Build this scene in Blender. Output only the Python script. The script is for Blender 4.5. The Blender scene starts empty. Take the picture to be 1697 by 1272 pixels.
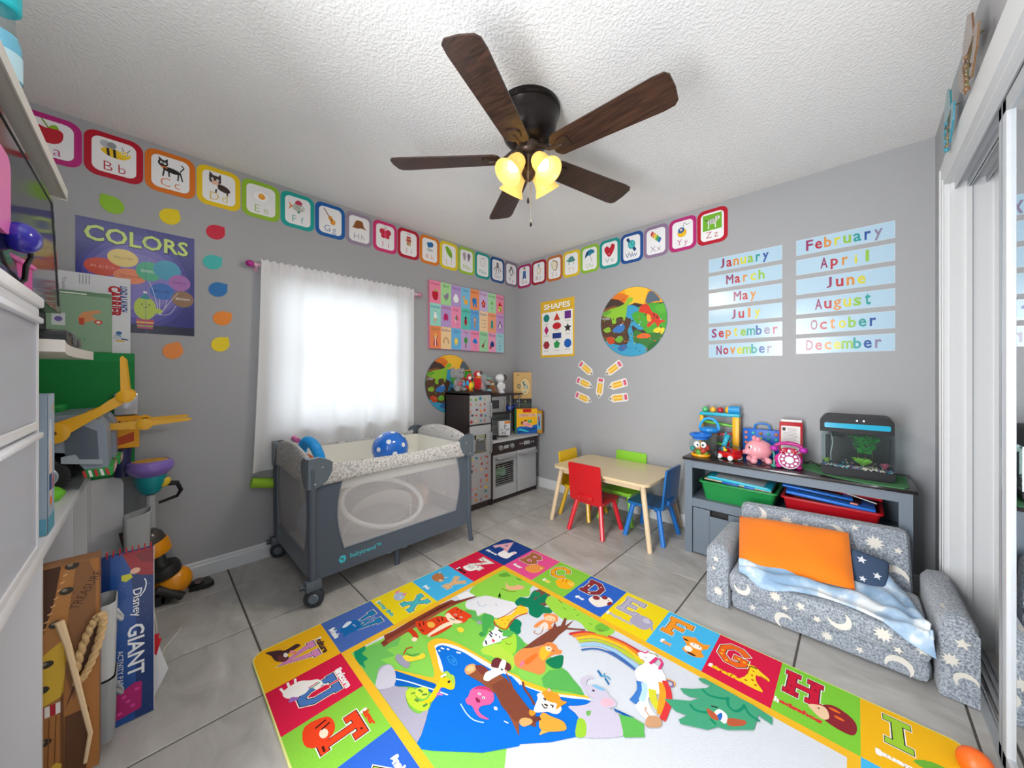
import bpy, bmesh, math, random
from mathutils import Vector, Matrix
PI=math.pi
R=math.radians
S=bpy.context.scene
COL=S.collection
# ---------------------------------------------------------------- camera, world, light, exposure
FPX=585.0
cd=bpy.data.cameras.new('camera'); cam=bpy.data.objects.new('camera',cd); COL.objects.link(cam)
cam.location=(2.740,-2.902,1.172); cam.rotation_euler=(R(90),0,0.772768)
cd.sensor_fit='HORIZONTAL'; cd.sensor_width=36; cd.lens=FPX*36/1697; cd.shift_y=-13.3/1697; cd.clip_start=0.02
S.camera=cam
S.view_settings.view_transform='Standard'; S.view_settings.look='None'; S.view_settings.gamma=1
S.view_settings.use_curve_mapping=False; S.view_settings.exposure=0.27
W=bpy.data.worlds.new('world'); S.world=W; W.use_nodes=True
bg=W.node_tree.nodes['Background']; bg.inputs[0].default_value=(0.80,0.90,1.0,1); bg.inputs[1].default_value=1.1
def area(name,loc,rot,sx,sy,power,col=(1,1,1)):
    d=bpy.data.lights.new(name,'AREA'); d.shape='RECTANGLE'; d.size=sx; d.size_y=sy; d.energy=power; d.color=col
    o=bpy.data.objects.new(name,d); COL.objects.link(o); o.location=loc; o.rotation_euler=rot
    return o
area('window_daylight',(-0.30,-1.88,1.32),(0,R(-90),0),1.15,1.05,5.5,(0.93,0.97,1.0))
area('doorway_fill',(2.11,-3.66,1.03),(R(90),0,0),0.56,2.0,66,(0.97,0.985,1.0))  # added fill light in an unseen doorway, brightens the room
FAN=(1.62,-1.64)
for k in range(4):
    a=R(85+90*k)
    d=bpy.data.lights.new('fan_bulb_light','SPOT'); d.spot_size=R(180); d.spot_blend=0.5; d.energy=9.5; d.color=(1,0.90,0.76); d.shadow_soft_size=0.035
    o=bpy.data.objects.new('fan_bulb_light',d); COL.objects.link(o)
    o.location=(FAN[0]+math.cos(a)*0.125,FAN[1]+math.sin(a)*0.125,2.02)
    o.rotation_euler=Vector((math.cos(a)*0.62,math.sin(a)*0.62,-0.785)).to_track_quat('-Z','Y').to_euler()
# ---------------------------------------------------------------- materials
def lin(c):
    if isinstance(c,str):
        c=[int(c[i:i+2],16)/255 for i in (0,2,4)]
    return tuple((x/12.92 if x<=0.04045 else ((x+0.055)/1.055)**2.4) for x in c)
MC={}
def M(hexc,rough=0.5,metal=0,bump=0,scale=60,var=0.0,trans=0,alpha=1,emit=0,spec=0.5,coat=0,sheen=0,ecol=None,ior=1.45):
    key=(hexc,rough,metal,bump,scale,var,trans,alpha,emit,spec,coat,sheen,ecol)
    if key in MC: return MC[key]
    m=bpy.data.materials.new('mat_'+hexc); m.use_nodes=True; nt=m.node_tree; b=nt.nodes['Principled BSDF']
    c=lin(hexc)+(1,)
    b.inputs['Base Color'].default_value=c; b.inputs['Roughness'].default_value=rough; b.inputs['Metallic'].default_value=metal
    b.inputs['IOR'].default_value=ior; b.inputs['Specular IOR Level'].default_value=spec
    b.inputs['Transmission Weight'].default_value=trans; b.inputs['Alpha'].default_value=alpha
    b.inputs['Coat Weight'].default_value=coat; b.inputs['Sheen Weight'].default_value=sheen
    if emit:
        b.inputs['Emission Color'].default_value=(lin(ecol) if ecol else c[:3])+(1,); b.inputs['Emission Strength'].default_value=emit
    tc=nt.nodes.new('ShaderNodeTexCoord'); n=nt.nodes.new('ShaderNodeTexNoise'); n.inputs['Scale'].default_value=scale; n.inputs['Detail'].default_value=3
    nt.links.new(tc.outputs['Object'],n.inputs['Vector'])
    if var or not bump:
        v=var or 0.04
        cr=nt.nodes.new('ShaderNodeMix'); cr.data_type='RGBA'
        cr.inputs['A'].default_value=tuple(x*(1-v) for x in c[:3])+(1,); cr.inputs['B'].default_value=tuple(min(1,x*(1+v)) for x in c[:3])+(1,)
        nt.links.new(n.outputs['Fac'],cr.inputs['Factor']); nt.links.new(cr.outputs['Result'],b.inputs['Base Color'])
    if bump:
        bp=nt.nodes.new('ShaderNodeBump'); bp.inputs['Strength'].default_value=bump; bp.inputs['Distance'].default_value=0.002
        nt.links.new(n.outputs['Fac'],bp.inputs['Height']); nt.links.new(bp.outputs['Normal'],b.inputs['Normal'])
    MC[key]=m; return m
def nodes(name):
    m=bpy.data.materials.new(name); m.use_nodes=True; nt=m.node_tree
    return m,nt,nt.nodes['Principled BSDF'],nt.nodes.new,nt.links.new
def print_mat(name,rough,spec=0.5,bump=0,coat=0):
    m,nt,b,N,L=nodes(name)
    a=N('ShaderNodeVertexColor'); a.layer_name='Col'; L(a.outputs[0],b.inputs['Base Color'])
    b.inputs['Roughness'].default_value=rough; b.inputs['Specular IOR Level'].default_value=spec; b.inputs['Coat Weight'].default_value=coat
    if bump:
        tc=N('ShaderNodeTexCoord'); n=N('ShaderNodeTexNoise'); n.inputs['Scale'].default_value=350; L(tc.outputs['Object'],n.inputs['Vector'])
        bp=N('ShaderNodeBump'); bp.inputs['Strength'].default_value=bump; bp.inputs['Distance'].default_value=0.002
        L(n.outputs['Fac'],bp.inputs['Height']); L(bp.outputs['Normal'],b.inputs['Normal'])
    return m
PM_GLOSS=print_mat('glossy_print',0.28); PM_SATIN=print_mat('satin_print',0.5,0.3); PM_CLOTH=print_mat('cloth_print',0.95,0.1,0.5)
PM_SEMI=print_mat('laminated_print',0.38,0.4)
# ---------------------------------------------------------------- mesh builder
class B:
    def __init__(s): s.v=[]; s.f=[]; s.c=[]; s.m=[]
    def add(s,vs,fs,col=None,mi=0):
        o=len(s.v); s.v+= [tuple(v) for v in vs]
        for f in fs: s.f.append(tuple(i+o for i in f)); s.c.append(col); s.m.append(mi)
        return s
    def box(s,c,d,bev=0,rot=None,mi=0,seg=2):
        bm=bmesh.new(); bmesh.ops.create_cube(bm,size=1)
        bmesh.ops.scale(bm,vec=d,verts=bm.verts)
        if bev: bmesh.ops.bevel(bm,geom=bm.edges[:],offset=min(bev,min(d)*0.49),segments=seg,affect='EDGES',profile=0.5)
        mt=Matrix.Translation(c)
        if rot: mt=mt@(rot if isinstance(rot,Matrix) else euler(*rot))
        bmesh.ops.transform(bm,matrix=mt,verts=bm.verts)
        bm.verts.index_update()
        s.add([v.co[:] for v in bm.verts],[[v.index for v in f.verts] for f in bm.faces],mi=mi); bm.free(); return s
    def bb(s,x0,x1,y0,y1,z0,z1,bev=0,mi=0): return s.box(((x0+x1)/2,(y0+y1)/2,(z0+z1)/2),(abs(x1-x0),abs(y1-y0),abs(z1-z0)),bev,mi=mi)
    def loft(s,rings,cap=True,mi=0,closed=True):
        n=len(rings[0]); vs=[p for r in rings for p in r]; fs=[]
        for i in range(len(rings)-1):
            for j in range(n if closed else n-1):
                k=(j+1)%n; fs.append((i*n+j,i*n+k,(i+1)*n+k,(i+1)*n+j))
        if cap and closed: fs.append(tuple(range(n))[::-1]); fs.append(tuple((len(rings)-1)*n+j for j in range(n)))
        return s.add(vs,fs,mi=mi)
    def tube(s,path,r,seg=10,cap=True,mi=0,closed=False):
        P=[Vector(p) for p in path]; rr=r if isinstance(r,(list,tuple)) else [r]*len(P)
        rings=[]; n=len(P); up=None
        for i in range(n):
            if closed: t=(P[(i+1)%n]-P[i-1]).normalized()
            else: t=(P[min(i+1,n-1)]-P[max(i-1,0)]).normalized()
            if up is None:
                up=Vector((0,0,1)) if abs(t.z)<0.9 else Vector((1,0,0))
            a=t.cross(up)
            if a.length<1e-6: a=t.orthogonal()
            a.normalize(); b=a.cross(t).normalized(); up=b
            rings.append([tuple(P[i]+(a*math.cos(2*PI*k/seg)+b*math.sin(2*PI*k/seg))*rr[i]) for k in range(seg)])
        if closed: rings.append(rings[0]); return s.loft(rings,False,mi)
        return s.loft(rings,cap,mi)
    def cyl(s,p0,p1,r0,r1=None,seg=16,mi=0): return s.tube([p0,p1],[r0,r0 if r1 is None else r1],seg,mi=mi)
    def lathe(s,prof,c=(0,0,0),seg=24,mat=None,mi=0,cap=True,sx=1,sy=1):
        mt=mat or Matrix.Identity(4); rings=[]
        for r,z in prof: rings.append([tuple(Vector(c)+(mt@Vector((sx*r*math.cos(2*PI*k/seg),sy*r*math.sin(2*PI*k/seg),z)))) for k in range(seg)])
        return s.loft(rings,cap,mi)
    def ell(s,c,r,seg=16,rot=None,mi=0):
        if not isinstance(r,(tuple,list)): r=(r,r,r)
        mt=rot if isinstance(rot,Matrix) else (euler(*rot) if rot else Matrix.Identity(4))
        vs=[];fs=[];h=seg//2
        for i in range(1,h):
            a=PI*i/h
            for k in range(seg): vs.append(tuple(Vector(c)+mt@Vector((r[0]*math.sin(a)*math.cos(2*PI*k/seg),r[1]*math.sin(a)*math.sin(2*PI*k/seg),r[2]*math.cos(a)))))
        t=len(vs); vs.append(tuple(Vector(c)+mt@Vector((0,0,r[2])))); vs.append(tuple(Vector(c)+mt@Vector((0,0,-r[2]))))
        for k in range(seg):
            q=(k+1)%seg; fs.append((t,k,q)); fs.append((t+1,(h-2)*seg+q,(h-2)*seg+k))
            for i in range(h-2): fs.append((i*seg+k,(i+1)*seg+k,(i+1)*seg+q,i*seg+q))
        return s.add(vs,fs,mi=mi)
    def prism(s,pts,o,u,v,n,t,mi=0):   # extruded outline: pts in (u,v), from o, thickness t along n
        o,u,v,n=map(Vector,(o,u,v,n)); k=len(pts)
        a=[tuple(o+u*p[0]+v*p[1]) for p in pts]; b=[tuple(o+u*p[0]+v*p[1]+n*t) for p in pts]
        fs=[tuple(range(k)),tuple(range(2*k-1,k-1,-1))]+[(i,(i+1)%k,k+(i+1)%k,k+i) for i in range(k)]
        return s.add(a+b,fs,mi=mi)
    def xf(s,m): s.v=[tuple(m@Vector(v)) for v in s.v]; return s
def euler(x=0,y=0,z=0): return Matrix.Rotation(z,4,'Z')@Matrix.Rotation(y,4,'Y')@Matrix.Rotation(x,4,'X')
def wm(o):
    m=Matrix.Identity(4)
    while o is not None: m=o.matrix_basis@m; o=o.parent
    return m
def link(name,me,parent=None):
    o=bpy.data.objects.new(name,me); COL.objects.link(o)
    if parent is not None: o.parent=parent
    return o
def mesh(b,mats,loc=None,inv=None,smooth=35,fix=True):
    me=bpy.data.meshes.new('m'); vs=b.v
    if inv is not None: vs=[tuple(inv@Vector(v)) for v in vs]
    if loc is not None: vs=[(v[0]-loc[0],v[1]-loc[1],v[2]-loc[2]) for v in vs]
    me.from_pydata(vs,[],b.f)
    for m in (mats if isinstance(mats,(list,tuple)) else [mats]): me.materials.append(m)
    if any(b.m): me.polygons.foreach_set('material_index',b.m)
    if any(c is not None for c in b.c):
        at=me.color_attributes.new('Col','FLOAT_COLOR','CORNER'); i=0; dat=[]
        for p,c in zip(me.polygons,b.c): dat+=list(c or (1,1,1,1))*p.loop_total
        at.data.foreach_set('color',dat)
    elif fix:
        bm=bmesh.new(); bm.from_mesh(me); bmesh.ops.recalc_face_normals(bm,faces=bm.faces[:]); bm.to_mesh(me); bm.free()
    if smooth:
        me.shade_smooth(); me.set_sharp_from_angle(angle=R(smooth))
    me.update(); return me
def thing(name,label,cat,loc=(0,0,0),rz=0,group=None):
    o=link(name,None); o.empty_display_size=0.05; o.location=loc; o.rotation_euler=(0,0,rz); return tag(o,label,cat,group)
def tag(o,label=None,cat=None,group=None,kind=None):
    if label: o['label']=label
    if cat: o['category']=cat
    if group: o['group']=group
    if kind: o['kind']=kind
    return o
def part(name,b,mat,parent,label=None,local=False,smooth=35,kind=None):
    me=mesh(b,mat,inv=None if local else wm(parent).inverted(),smooth=smooth)
    return tag(link(name,me,parent),label,kind=kind)
def solo(name,b,mat,label,cat,loc,group=None,smooth=35):   # a thing that is one mesh, built in world coordinates
    o=link(name,mesh(b,mat,loc=loc,smooth=smooth)); o.location=loc; return tag(o,label,cat,group)
def struct(name,b,mat,parent=None,smooth=35):
    o=link(name,mesh(b,mat,smooth=smooth),parent)
    if parent is None: o['kind']='structure'
    return o
def fuse(b,vox,mat,name,parent=None,loc=None,label=None,it=4,cat=None,group=None):   # several lumps grown into one continuous skin
    me=mesh(b,mat,loc=loc,inv=wm(parent).inverted() if parent is not None else None)
    t=link('tmp',me); r=t.modifiers.new('r','REMESH'); r.mode='VOXEL'; r.voxel_size=vox; r.use_smooth_shade=True
    if it:
        q=t.modifiers.new('s','SMOOTH'); q.iterations=it; q.factor=0.5
    dg=bpy.context.evaluated_depsgraph_get(); me2=bpy.data.meshes.new_from_object(t.evaluated_get(dg)); 
    bpy.data.objects.remove(t)
    me2.materials.clear(); me2.materials.append(mat if not isinstance(mat,list) else mat[0]); me2.shade_smooth()
    o=link(name,me2,parent)
    if loc is not None: o.location=loc
    return tag(o,label,cat,group)
def dup(o,parent=None):
    c=o.copy(); COL.objects.link(c); c.parent=parent
    for ch in list(o.children): dup(ch,c)
    return c
# ---------------------------------------------------------------- flat print
def smoothpts(p,k=4,closed=True):
    n=len(p); out=[]
    for i in range(n if closed else n-1):
        if closed: a,b,c,d=p[i-1],p[i],p[(i+1)%n],p[(i+2)%n]
        else: a,b,c,d=p[max(i-1,0)],p[i],p[i+1],p[min(i+2,n-1)]
        for j in range(k):
            t=j/k; out.append(tuple(0.5*((2*b[q])+(c[q]-a[q])*t+(2*a[q]-5*b[q]+4*c[q]-d[q])*t*t+(-a[q]+3*b[q]-3*c[q]+d[q])*t**3) for q in (0,1)))
    if not closed: out.append(p[-1])
    return out
def clip(p,cv):    # keep the part of polygon p inside the convex outline cv (counter-clockwise)
    for i in range(len(cv)):
        a,b=cv[i],cv[(i+1)%len(cv)]; out=[]
        f=lambda q:(b[0]-a[0])*(q[1]-a[1])-(b[1]-a[1])*(q[0]-a[0])
        for j in range(len(p)):
            s,e=p[j-1],p[j]; fs,fe=f(s),f(e)
            if (fs>=0)!=(fe>=0):
                t=fs/(fs-fe); out.append((s[0]+(e[0]-s[0])*t,s[1]+(e[1]-s[1])*t))
            if fe>=0: out.append(e)
        p=out
        if len(p)<3: return []
    return p
def rrect(w,h,r,k=5,c=(0,0)):
    out=[]
    for sx,sy,a0 in ((1,1,0),(-1,1,90),(-1,-1,180),(1,-1,270)):
        for i in range(k+1):
            a=R(a0+90*i/k); out.append((c[0]+sx*(w/2-r)+r*math.cos(a),c[1]+sy*(h/2-r)+r*math.sin(a)))
    return out
def circ(cx,cy,rx,ry=None,n=24,a0=0): ry=ry or rx; return [(cx+rx*math.cos(2*PI*k/n+a0),cy+ry*math.sin(2*PI*k/n+a0)) for k in range(n)]
def star(cx,cy,r,q=0.45,n=5,a0=PI/2): return [(cx+(r if k%2==0 else r*q)*math.cos(a0+PI*k/n),cy+(r if k%2==0 else r*q)*math.sin(a0+PI*k/n)) for k in range(2*n)]
def moon(cx,cy,r,a=0,k=10):
    o=[(r*math.cos(t),r*math.sin(t)) for t in [R(-125+250*i/k) for i in range(k+1)]]
    x=o[-1]; e=[(0.42*-r+0.80*r*math.cos(t),0.80*r*math.sin(t)) for t in [R(95-190*i/k) for i in range(1,k)]]
    p=o+[( -q[0]*0+q[0],q[1]) for q in e]
    return [(cx+u*math.cos(a)-v*math.sin(a),cy+u*math.sin(a)+v*math.cos(a)) for u,v in p]
TC={}
def textpolys(s,bold=0.0):
    if (s,bold) in TC: return TC[(s,bold)]
    cu=bpy.data.curves.new('t','FONT'); cu.body=s; cu.offset=bold; cu.resolution_u=2; cu.fill_mode='FRONT'
    o=bpy.data.objects.new('t',cu); COL.objects.link(o)
    dg=bpy.context.evaluated_depsgraph_get(); me=bpy.data.meshes.new_from_object(o.evaluated_get(dg))
    vs=[(v.co.x,v.co.y) for v in me.vertices]; fs=[tuple(p.vertices) for p in me.polygons]
    bpy.data.objects.remove(o); bpy.data.meshes.remove(me)
    x0=min(v[0] for v in vs);x1=max(v[0] for v in vs);y0=min(v[1] for v in vs);y1=max(v[1] for v in vs)
    TC[(s,bold)]=(vs,fs,x0,x1,y0,y1); return TC[(s,bold)]
class Print(B):
    def __init__(s,o,u,v,n,cv=None,dz=0.00003):
        B.__init__(s); s.o,s.u,s.w,s.n=map(Vector,(o,u,v,n)); s.k=1; s.cv=cv; s.dz=dz; s.base=0
    def P(s,x,y): return tuple(s.o+s.u*x+s.w*y+s.n*(s.base+s.k*s.dz))
    def poly(s,pts,col,sm=0,clipit=True):
        if sm: pts=smoothpts(pts,sm)
        if s.cv and clipit: pts=clip(pts,s.cv)
        s.k+=1
        if len(pts)<3: return s
        ar=sum(pts[i-1][0]*pts[i][1]-pts[i][0]*pts[i-1][1] for i in range(len(pts)))
        if ar<0: pts=pts[::-1]
        if s.u.cross(s.w).dot(s.n)<0: pts=pts[::-1]
        return s.add([s.P(*p) for p in pts],[tuple(range(len(pts)))],lin(col)+(1,))
    def line(s,pts,w,col,sm=0):
        if sm: pts=smoothpts(pts,sm,False)
        n=len(pts); nr=[]
        for i in range(n-1):
            dx,dy=pts[i+1][0]-pts[i][0],pts[i+1][1]-pts[i][1]; l=math.hypot(dx,dy) or 1; nr.append((-dy/l,dx/l))
        L=[];Rr=[]
        for i in range(n):
            a,b=nr[max(i-1,0)],nr[min(i,n-2)]; mx,my=a[0]+b[0],a[1]+b[1]; l=math.hypot(mx,my)
            if l<0.3: mx,my,l=a[0],a[1],1
            mx/=l; my/=l; q=min(1.6,1/max(0.3,mx*a[0]+my*a[1]))*w/2; ex=ey=0
            if i==0: ex,ey=-(nr[0][1])*w*0.3,(nr[0][0])*w*0.3
            if i==n-1: ex,ey=nr[-1][1]*w*0.3,-nr[-1][0]*w*0.3
            L.append((pts[i][0]+mx*q+ex,pts[i][1]+my*q+ey)); Rr.append((pts[i][0]-mx*q+ex,pts[i][1]-my*q+ey))
        for i in range(n-1):
            k=s.k; s.poly([L[i],Rr[i],Rr[i+1],L[i+1]],col); s.k=k
        s.k+=1; return s
    def ell(s,x,y,rx,ry,col,n=20,a=0):
        p=circ(0,0,rx,ry,n); return s.poly([(x+q[0]*math.cos(a)-q[1]*math.sin(a),y+q[0]*math.sin(a)+q[1]*math.cos(a)) for q in p],col)
    def text(s,t,x,y,h,col,w=None,bold=0.0,al='c',rot=0,ref=None,minw=None):
        vs,fs,x0,x1,y0,y1=textpolys(t,bold)
        r0,r1=(textpolys(ref,bold)[4:6] if ref else (y0,y1)); sc=h/(r1-r0); sx=sc
        if w: sx=w/(x1-x0)
        ax={'c':(x0+x1)/2,'l':x0,'r':x1}[al]; s.k+=1; ca,sa=math.cos(rot),math.sin(rot)
        out=[]
        for v in vs:
            q=((v[0]-ax)*sx,(v[1]-r0)*sc-h/2); out.append(s.P(x+q[0]*ca-q[1]*sa,y+q[0]*sa+q[1]*ca))
        if s.u.cross(s.w).dot(s.n)<0: fs=[f[::-1] for f in fs]
        return s.add(out,fs,lin(col)+(1,))
    def art(s,txt,x,y,sc,sy=None):     # tiny drawings: e=ellipse, p=polygon, q=smooth polygon, l=line, in units of sc around x,y
        sy=sy or sc
        for it in txt.split(';'):
            t=it.split()
            if not t: continue
            c=t[1]; a=[float(z) for z in t[2:]]
            if t[0]=='e': s.ell(x+a[0]*sc,y+a[1]*sy,a[2]*sc,a[3]*sy,c,14,R(a[4]) if len(a)>4 else 0)
            elif t[0] in 'pq': s.poly([(x+a[i]*sc,y+a[i+1]*sy) for i in range(0,len(a),2)],c,3 if t[0]=='q' else 0)
            elif t[0]=='l': s.line([(x+a[i]*sc,y+a[i+1]*sy) for i in range(1,len(a),2)],a[0]*sc,c)
        return s
    def pic(s,data,ox=0,oy=0,sc=0.001,vox=1,voy=1):   # traced print, whole millimetres
        for it in data.split(';'):
            if not it: continue
            h,body=it.split(':'); a=[int(z)*sc for z in body.split(',')]; pts=[(a[i]*vox+ox,a[i+1]*voy+oy) for i in range(0,len(a),2)]
            if h[0]=='~': w,c=h[1:].split('_'); s.line(pts,float(w)*sc,c,2)
            elif h[0]=='s': s.poly(pts,h[1:],3)
            else: s.poly(pts,h)
        return s
def put(name,p,mat,parent,label=None): return part(name,p,mat,parent,label,smooth=0)
# ================================================================ room shell
XR,YF,ZC=3.04,-3.65,2.44
def wall_mat(name,hexc,scale,strength,dist,rough=0.6,vor=False):
    m,nt,b,N,L=nodes(name)
    tc=N('ShaderNodeTexCoord'); n=N('ShaderNodeTexNoise'); n.inputs['Scale'].default_value=scale; n.inputs['Detail'].default_value=4; n.inputs['Roughness'].default_value=0.55
    L(tc.outputs['Object'],n.inputs['Vector']); src=n.outputs['Fac']
    if vor:
        r=N('ShaderNodeValToRGB'); r.color_ramp.elements[0].position=0.42; r.color_ramp.elements[1].position=0.62; L(src,r.inputs['Fac']); src=r.outputs['Color']
    bp=N('ShaderNodeBump'); bp.inputs['Strength'].default_value=strength; bp.inputs['Distance'].default_value=dist
    L(src,bp.inputs['Height']); L(bp.outputs['Normal'],b.inputs['Normal'])
    n2=N('ShaderNodeTexNoise'); n2.inputs['Scale'].default_value=1.3; L(tc.outputs['Object'],n2.inputs['Vector'])
    c=lin(hexc); mx=N('ShaderNodeMix'); mx.data_type='RGBA'; mx.inputs['A'].default_value=tuple(x*0.97 for x in c)+(1,); mx.inputs['B'].default_value=tuple(x*1.03 for x in c)+(1,)
    L(n2.outputs['Fac'],mx.inputs['Factor']); L(mx.outputs['Result'],b.inputs['Base Color'])
    b.inputs['Roughness'].default_value=rough; b.inputs['Specular IOR Level'].default_value=0.3
    return m
m_wall=wall_mat('grey_wall_paint','a5a6a9',120,0.35,0.0015,0.45)
m_ceil=wall_mat('knockdown_ceiling','f0f0f0',80,0.45,0.004,0.8,True)
m_white=M('d6d8da',0.4,bump=0.15,scale=40)
m_closet=wall_mat('closet_plaster','b5b6b8',70,0.4,0.003,0.6)
m_grout=M('56514b',0.9,bump=0.3,scale=300)
T=0.12
b=B(); WY0,WY1,WZ0,WZ1=-2.33,-1.40,0.82,1.80
b.bb(-T,0,YF-T,WY0,0,ZC).bb(-T,0,WY1,T,0,ZC).bb(-T,0,WY0,WY1,0,WZ0).bb(-T,0,WY0,WY1,WZ1,ZC); struct('wall_left',b,m_wall,smooth=0)
b=B().bb(0,XR+0.75,0,T,0,ZC); struct('wall_back',b,m_wall,smooth=0)
CY0,CY1,CZ=-2.75,-0.40,2.035
b=B().bb(XR,XR+0.13,CY1,0,0,ZC).bb(XR,XR+0.13,YF,CY0,0,ZC).bb(XR,XR+0.13,CY0,CY1,CZ+0.01,ZC); struct('wall_right',b,m_wall,smooth=0)
DX0,DX1=1.82,2.40  # unseen opening, placed and sized for the added fill light
b=B().bb(0,DX0,YF-T,YF,0,ZC).bb(DX1,XR+T,YF-T,YF,0,ZC).bb(DX0,DX1,YF-T,YF,2.05,ZC); struct('wall_front',b,m_wall,smooth=0)
b=B().bb(-T,XR+0.75,YF-T,T,ZC,ZC+0.1); struct('ceiling',b,m_ceil,smooth=0)
# closet behind the sliding mirror doors
b=B().bb(XR+0.70,XR+0.75,-2.95,0,0,ZC); struct('wall_closet_back',b,m_closet,smooth=0)
b=B().bb(XR+0.13,XR+0.70,-0.05,0,0,ZC); struct('wall_closet_end',b,m_closet,smooth=0)
b=B().bb(XR+0.13,XR+0.70,-3.0,-2.95,0,ZC); struct('wall_closet_near',b,m_closet,smooth=0)
# floor: grout bed with one object per tile
fl=struct('floor',B().bb(-T,XR+0.75,YF-T,T,-0.06,-0.004),m_grout,smooth=0)
m_tile,nt,bs,N,L=nodes('porcelain_floor_tile')
tc=N('ShaderNodeTexCoord'); oi=N('ShaderNodeObjectInfo'); ad=N('ShaderNodeVectorMath'); ad.operation='MULTIPLY_ADD'
cmb=N('ShaderNodeCombineXYZ'); 
for i in range(3): L(oi.outputs['Random'],cmb.inputs[i])
ad.inputs[1].default_value=(1,1,1); mu=N('ShaderNodeVectorMath'); mu.operation='SCALE'; mu.inputs['Scale'].default_value=40
L(cmb.outputs[0],mu.inputs[0]); L(tc.outputs['Object'],ad.inputs[0]); L(mu.outputs[0],ad.inputs[2])
mp=N('ShaderNodeMapping'); mp.inputs['Rotation'].default_value=(0,0,R(38)); mp.inputs['Scale'].default_value=(2.2,4.6,1); L(ad.outputs[0],mp.inputs['Vector'])
n1=N('ShaderNodeTexNoise'); n1.inputs['Scale'].default_value=1.6; n1.inputs['Detail'].default_value=6; n1.inputs['Roughness'].default_value=0.62; n1.inputs['Distortion'].default_value=0.6; L(mp.outputs[0],n1.inputs['Vector'])
n2=N('ShaderNodeTexNoise'); n2.inputs['Scale'].default_value=160; n2.inputs['Detail'].default_value=2; L(tc.outputs['Object'],n2.inputs['Vector'])
cr=N('ShaderNodeValToRGB'); e=cr.color_ramp.elements; e[0].position=0.32; e[0].color=lin('9f9c98')+(1,); e[1].position=0.62; e[1].color=lin('b9b7b4')+(1,)
q=e.new(0.72); q.color=lin('cbc9c6')+(1,)
L(n1.outputs['Fac'],cr.inputs['Fac'])
mx=N('ShaderNodeMix'); mx.data_type='RGBA'; mx.blend_type='OVERLAY'; mx.inputs['Factor'].default_value=0.25; L(cr.outputs[0],mx.inputs['A']); L(n2.outputs['Color'],mx.inputs['B'])
L(cr.outputs[0],bs.inputs['Base Color']); bs.inputs['Roughness'].default_value=0.34; bs.inputs['Specular IOR Level'].default_value=0.45
bp=N('ShaderNodeBump'); bp.inputs['Strength'].default_value=0.12; bp.inputs['Distance'].default_value=0.001; L(n1.outputs['Fac'],bp.inputs['Height']); L(bp.outputs[0],bs.inputs['Normal'])
TX,TY,PX,PY,G=0.7148,-2.5728,0.4611,0.4623,0.0035
tm={}
xs=[TX+PX*i for i in range(-2,8)]; ys=[TY+PY*j for j in range(-3,7)]
for i in range(len(xs)-1):
    for j in range(len(ys)-1):
        x0,x1,y0,y1=max(xs[i],0)+G,min(xs[i+1],XR+0.70)-G,max(ys[j],YF)+G,min(ys[j+1],0)-G
        if x1-x0<0.02 or y1-y0<0.02: continue
        k=(round(x1-x0,3),round(y1-y0,3))
        if k not in tm: tm[k]=mesh(B().box((0,0,-0.004),(k[0],k[1],0.008),0.0018,seg=1),m_tile)
        o=link('tile',tm[k],fl); o.location=((x0+x1)/2,(y0+y1)/2,0)
# baseboards
def base(name,x0,x1,y0,y1,ax):
    b=B(); h=0.095
    if ax=='x+': pf=[(0,0),(0.014,0),(0.014,h*0.72),(0.009,h*0.8),(0.009,h*0.9),(0.004,h),(0,h)]; b.prism([(p[0],p[1]) for p in pf],(x0,y0,0),(1,0,0),(0,0,1),(0,1,0),y1-y0)
    if ax=='x-': pf=[(0,0),(0.014,0),(0.014,h*0.72),(0.009,h*0.8),(0.009,h*0.9),(0.004,h),(0,h)]; b.prism([(-p[0],p[1]) for p in pf],(x0,y0,0),(1,0,0),(0,0,1),(0,1,0),y1-y0)
    if ax=='y-': pf=[(0,0),(0.014,0),(0.014,h*0.72),(0.009,h*0.8),(0.009,h*0.9),(0.004,h),(0,h)]; b.prism([(-p[0],p[1]) for p in pf],(x0,y0,0),(0,1,0),(0,0,1),(1,0,0),x1-x0)
    struct(name,b,m_white,smooth=0)
base('baseboard_left',0,0,YF,0,'x+'); base('baseboard_back',0.014,XR,0,0,'y-'); base('baseboard_right',XR,0,-0.28,-0.014,'x-')
# window behind the curtain
wf=struct('window_1',B().bb(-0.09,-0.05,WY0,WY0+0.05,WZ0,WZ1).bb(-0.09,-0.05,WY1-0.05,WY1,WZ0,WZ1).bb(-0.09,-0.05,WY0,WY1,WZ0,WZ0+0.05).bb(-0.09,-0.05,WY0,WY1,WZ1-0.05,WZ1).bb(-0.085,-0.055,WY0,WY1,1.285,1.33),M('f2f3f4',0.35),smooth=0)
gl,nt,bs,N,L=nodes('clear_window_glass'); 
tr=N('ShaderNodeBsdfTransparent'); gs=N('ShaderNodeBsdfGlossy'); gs.inputs['Roughness'].default_value=0.02; mxs=N('ShaderNodeMixShader'); mxs.inputs[0].default_value=0.06
L(tr.outputs[0],mxs.inputs[1]); L(gs.outputs[0],mxs.inputs[2]); L(mxs.outputs[0],nt.nodes['Material Output'].inputs[0])
for z0,z1 in ((WZ0+0.05,1.285),(1.33,WZ1-0.05)): struct('pane',B().bb(-0.072,-0.068,WY0+0.05,WY1-0.05,z0,z1),gl,wf,smooth=0)
struct('window_sill',B().bb(-0.05,0.03,WY0-0.04,WY1+0.04,WZ0-0.03,WZ0,0.004),m_white,wf)
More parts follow.
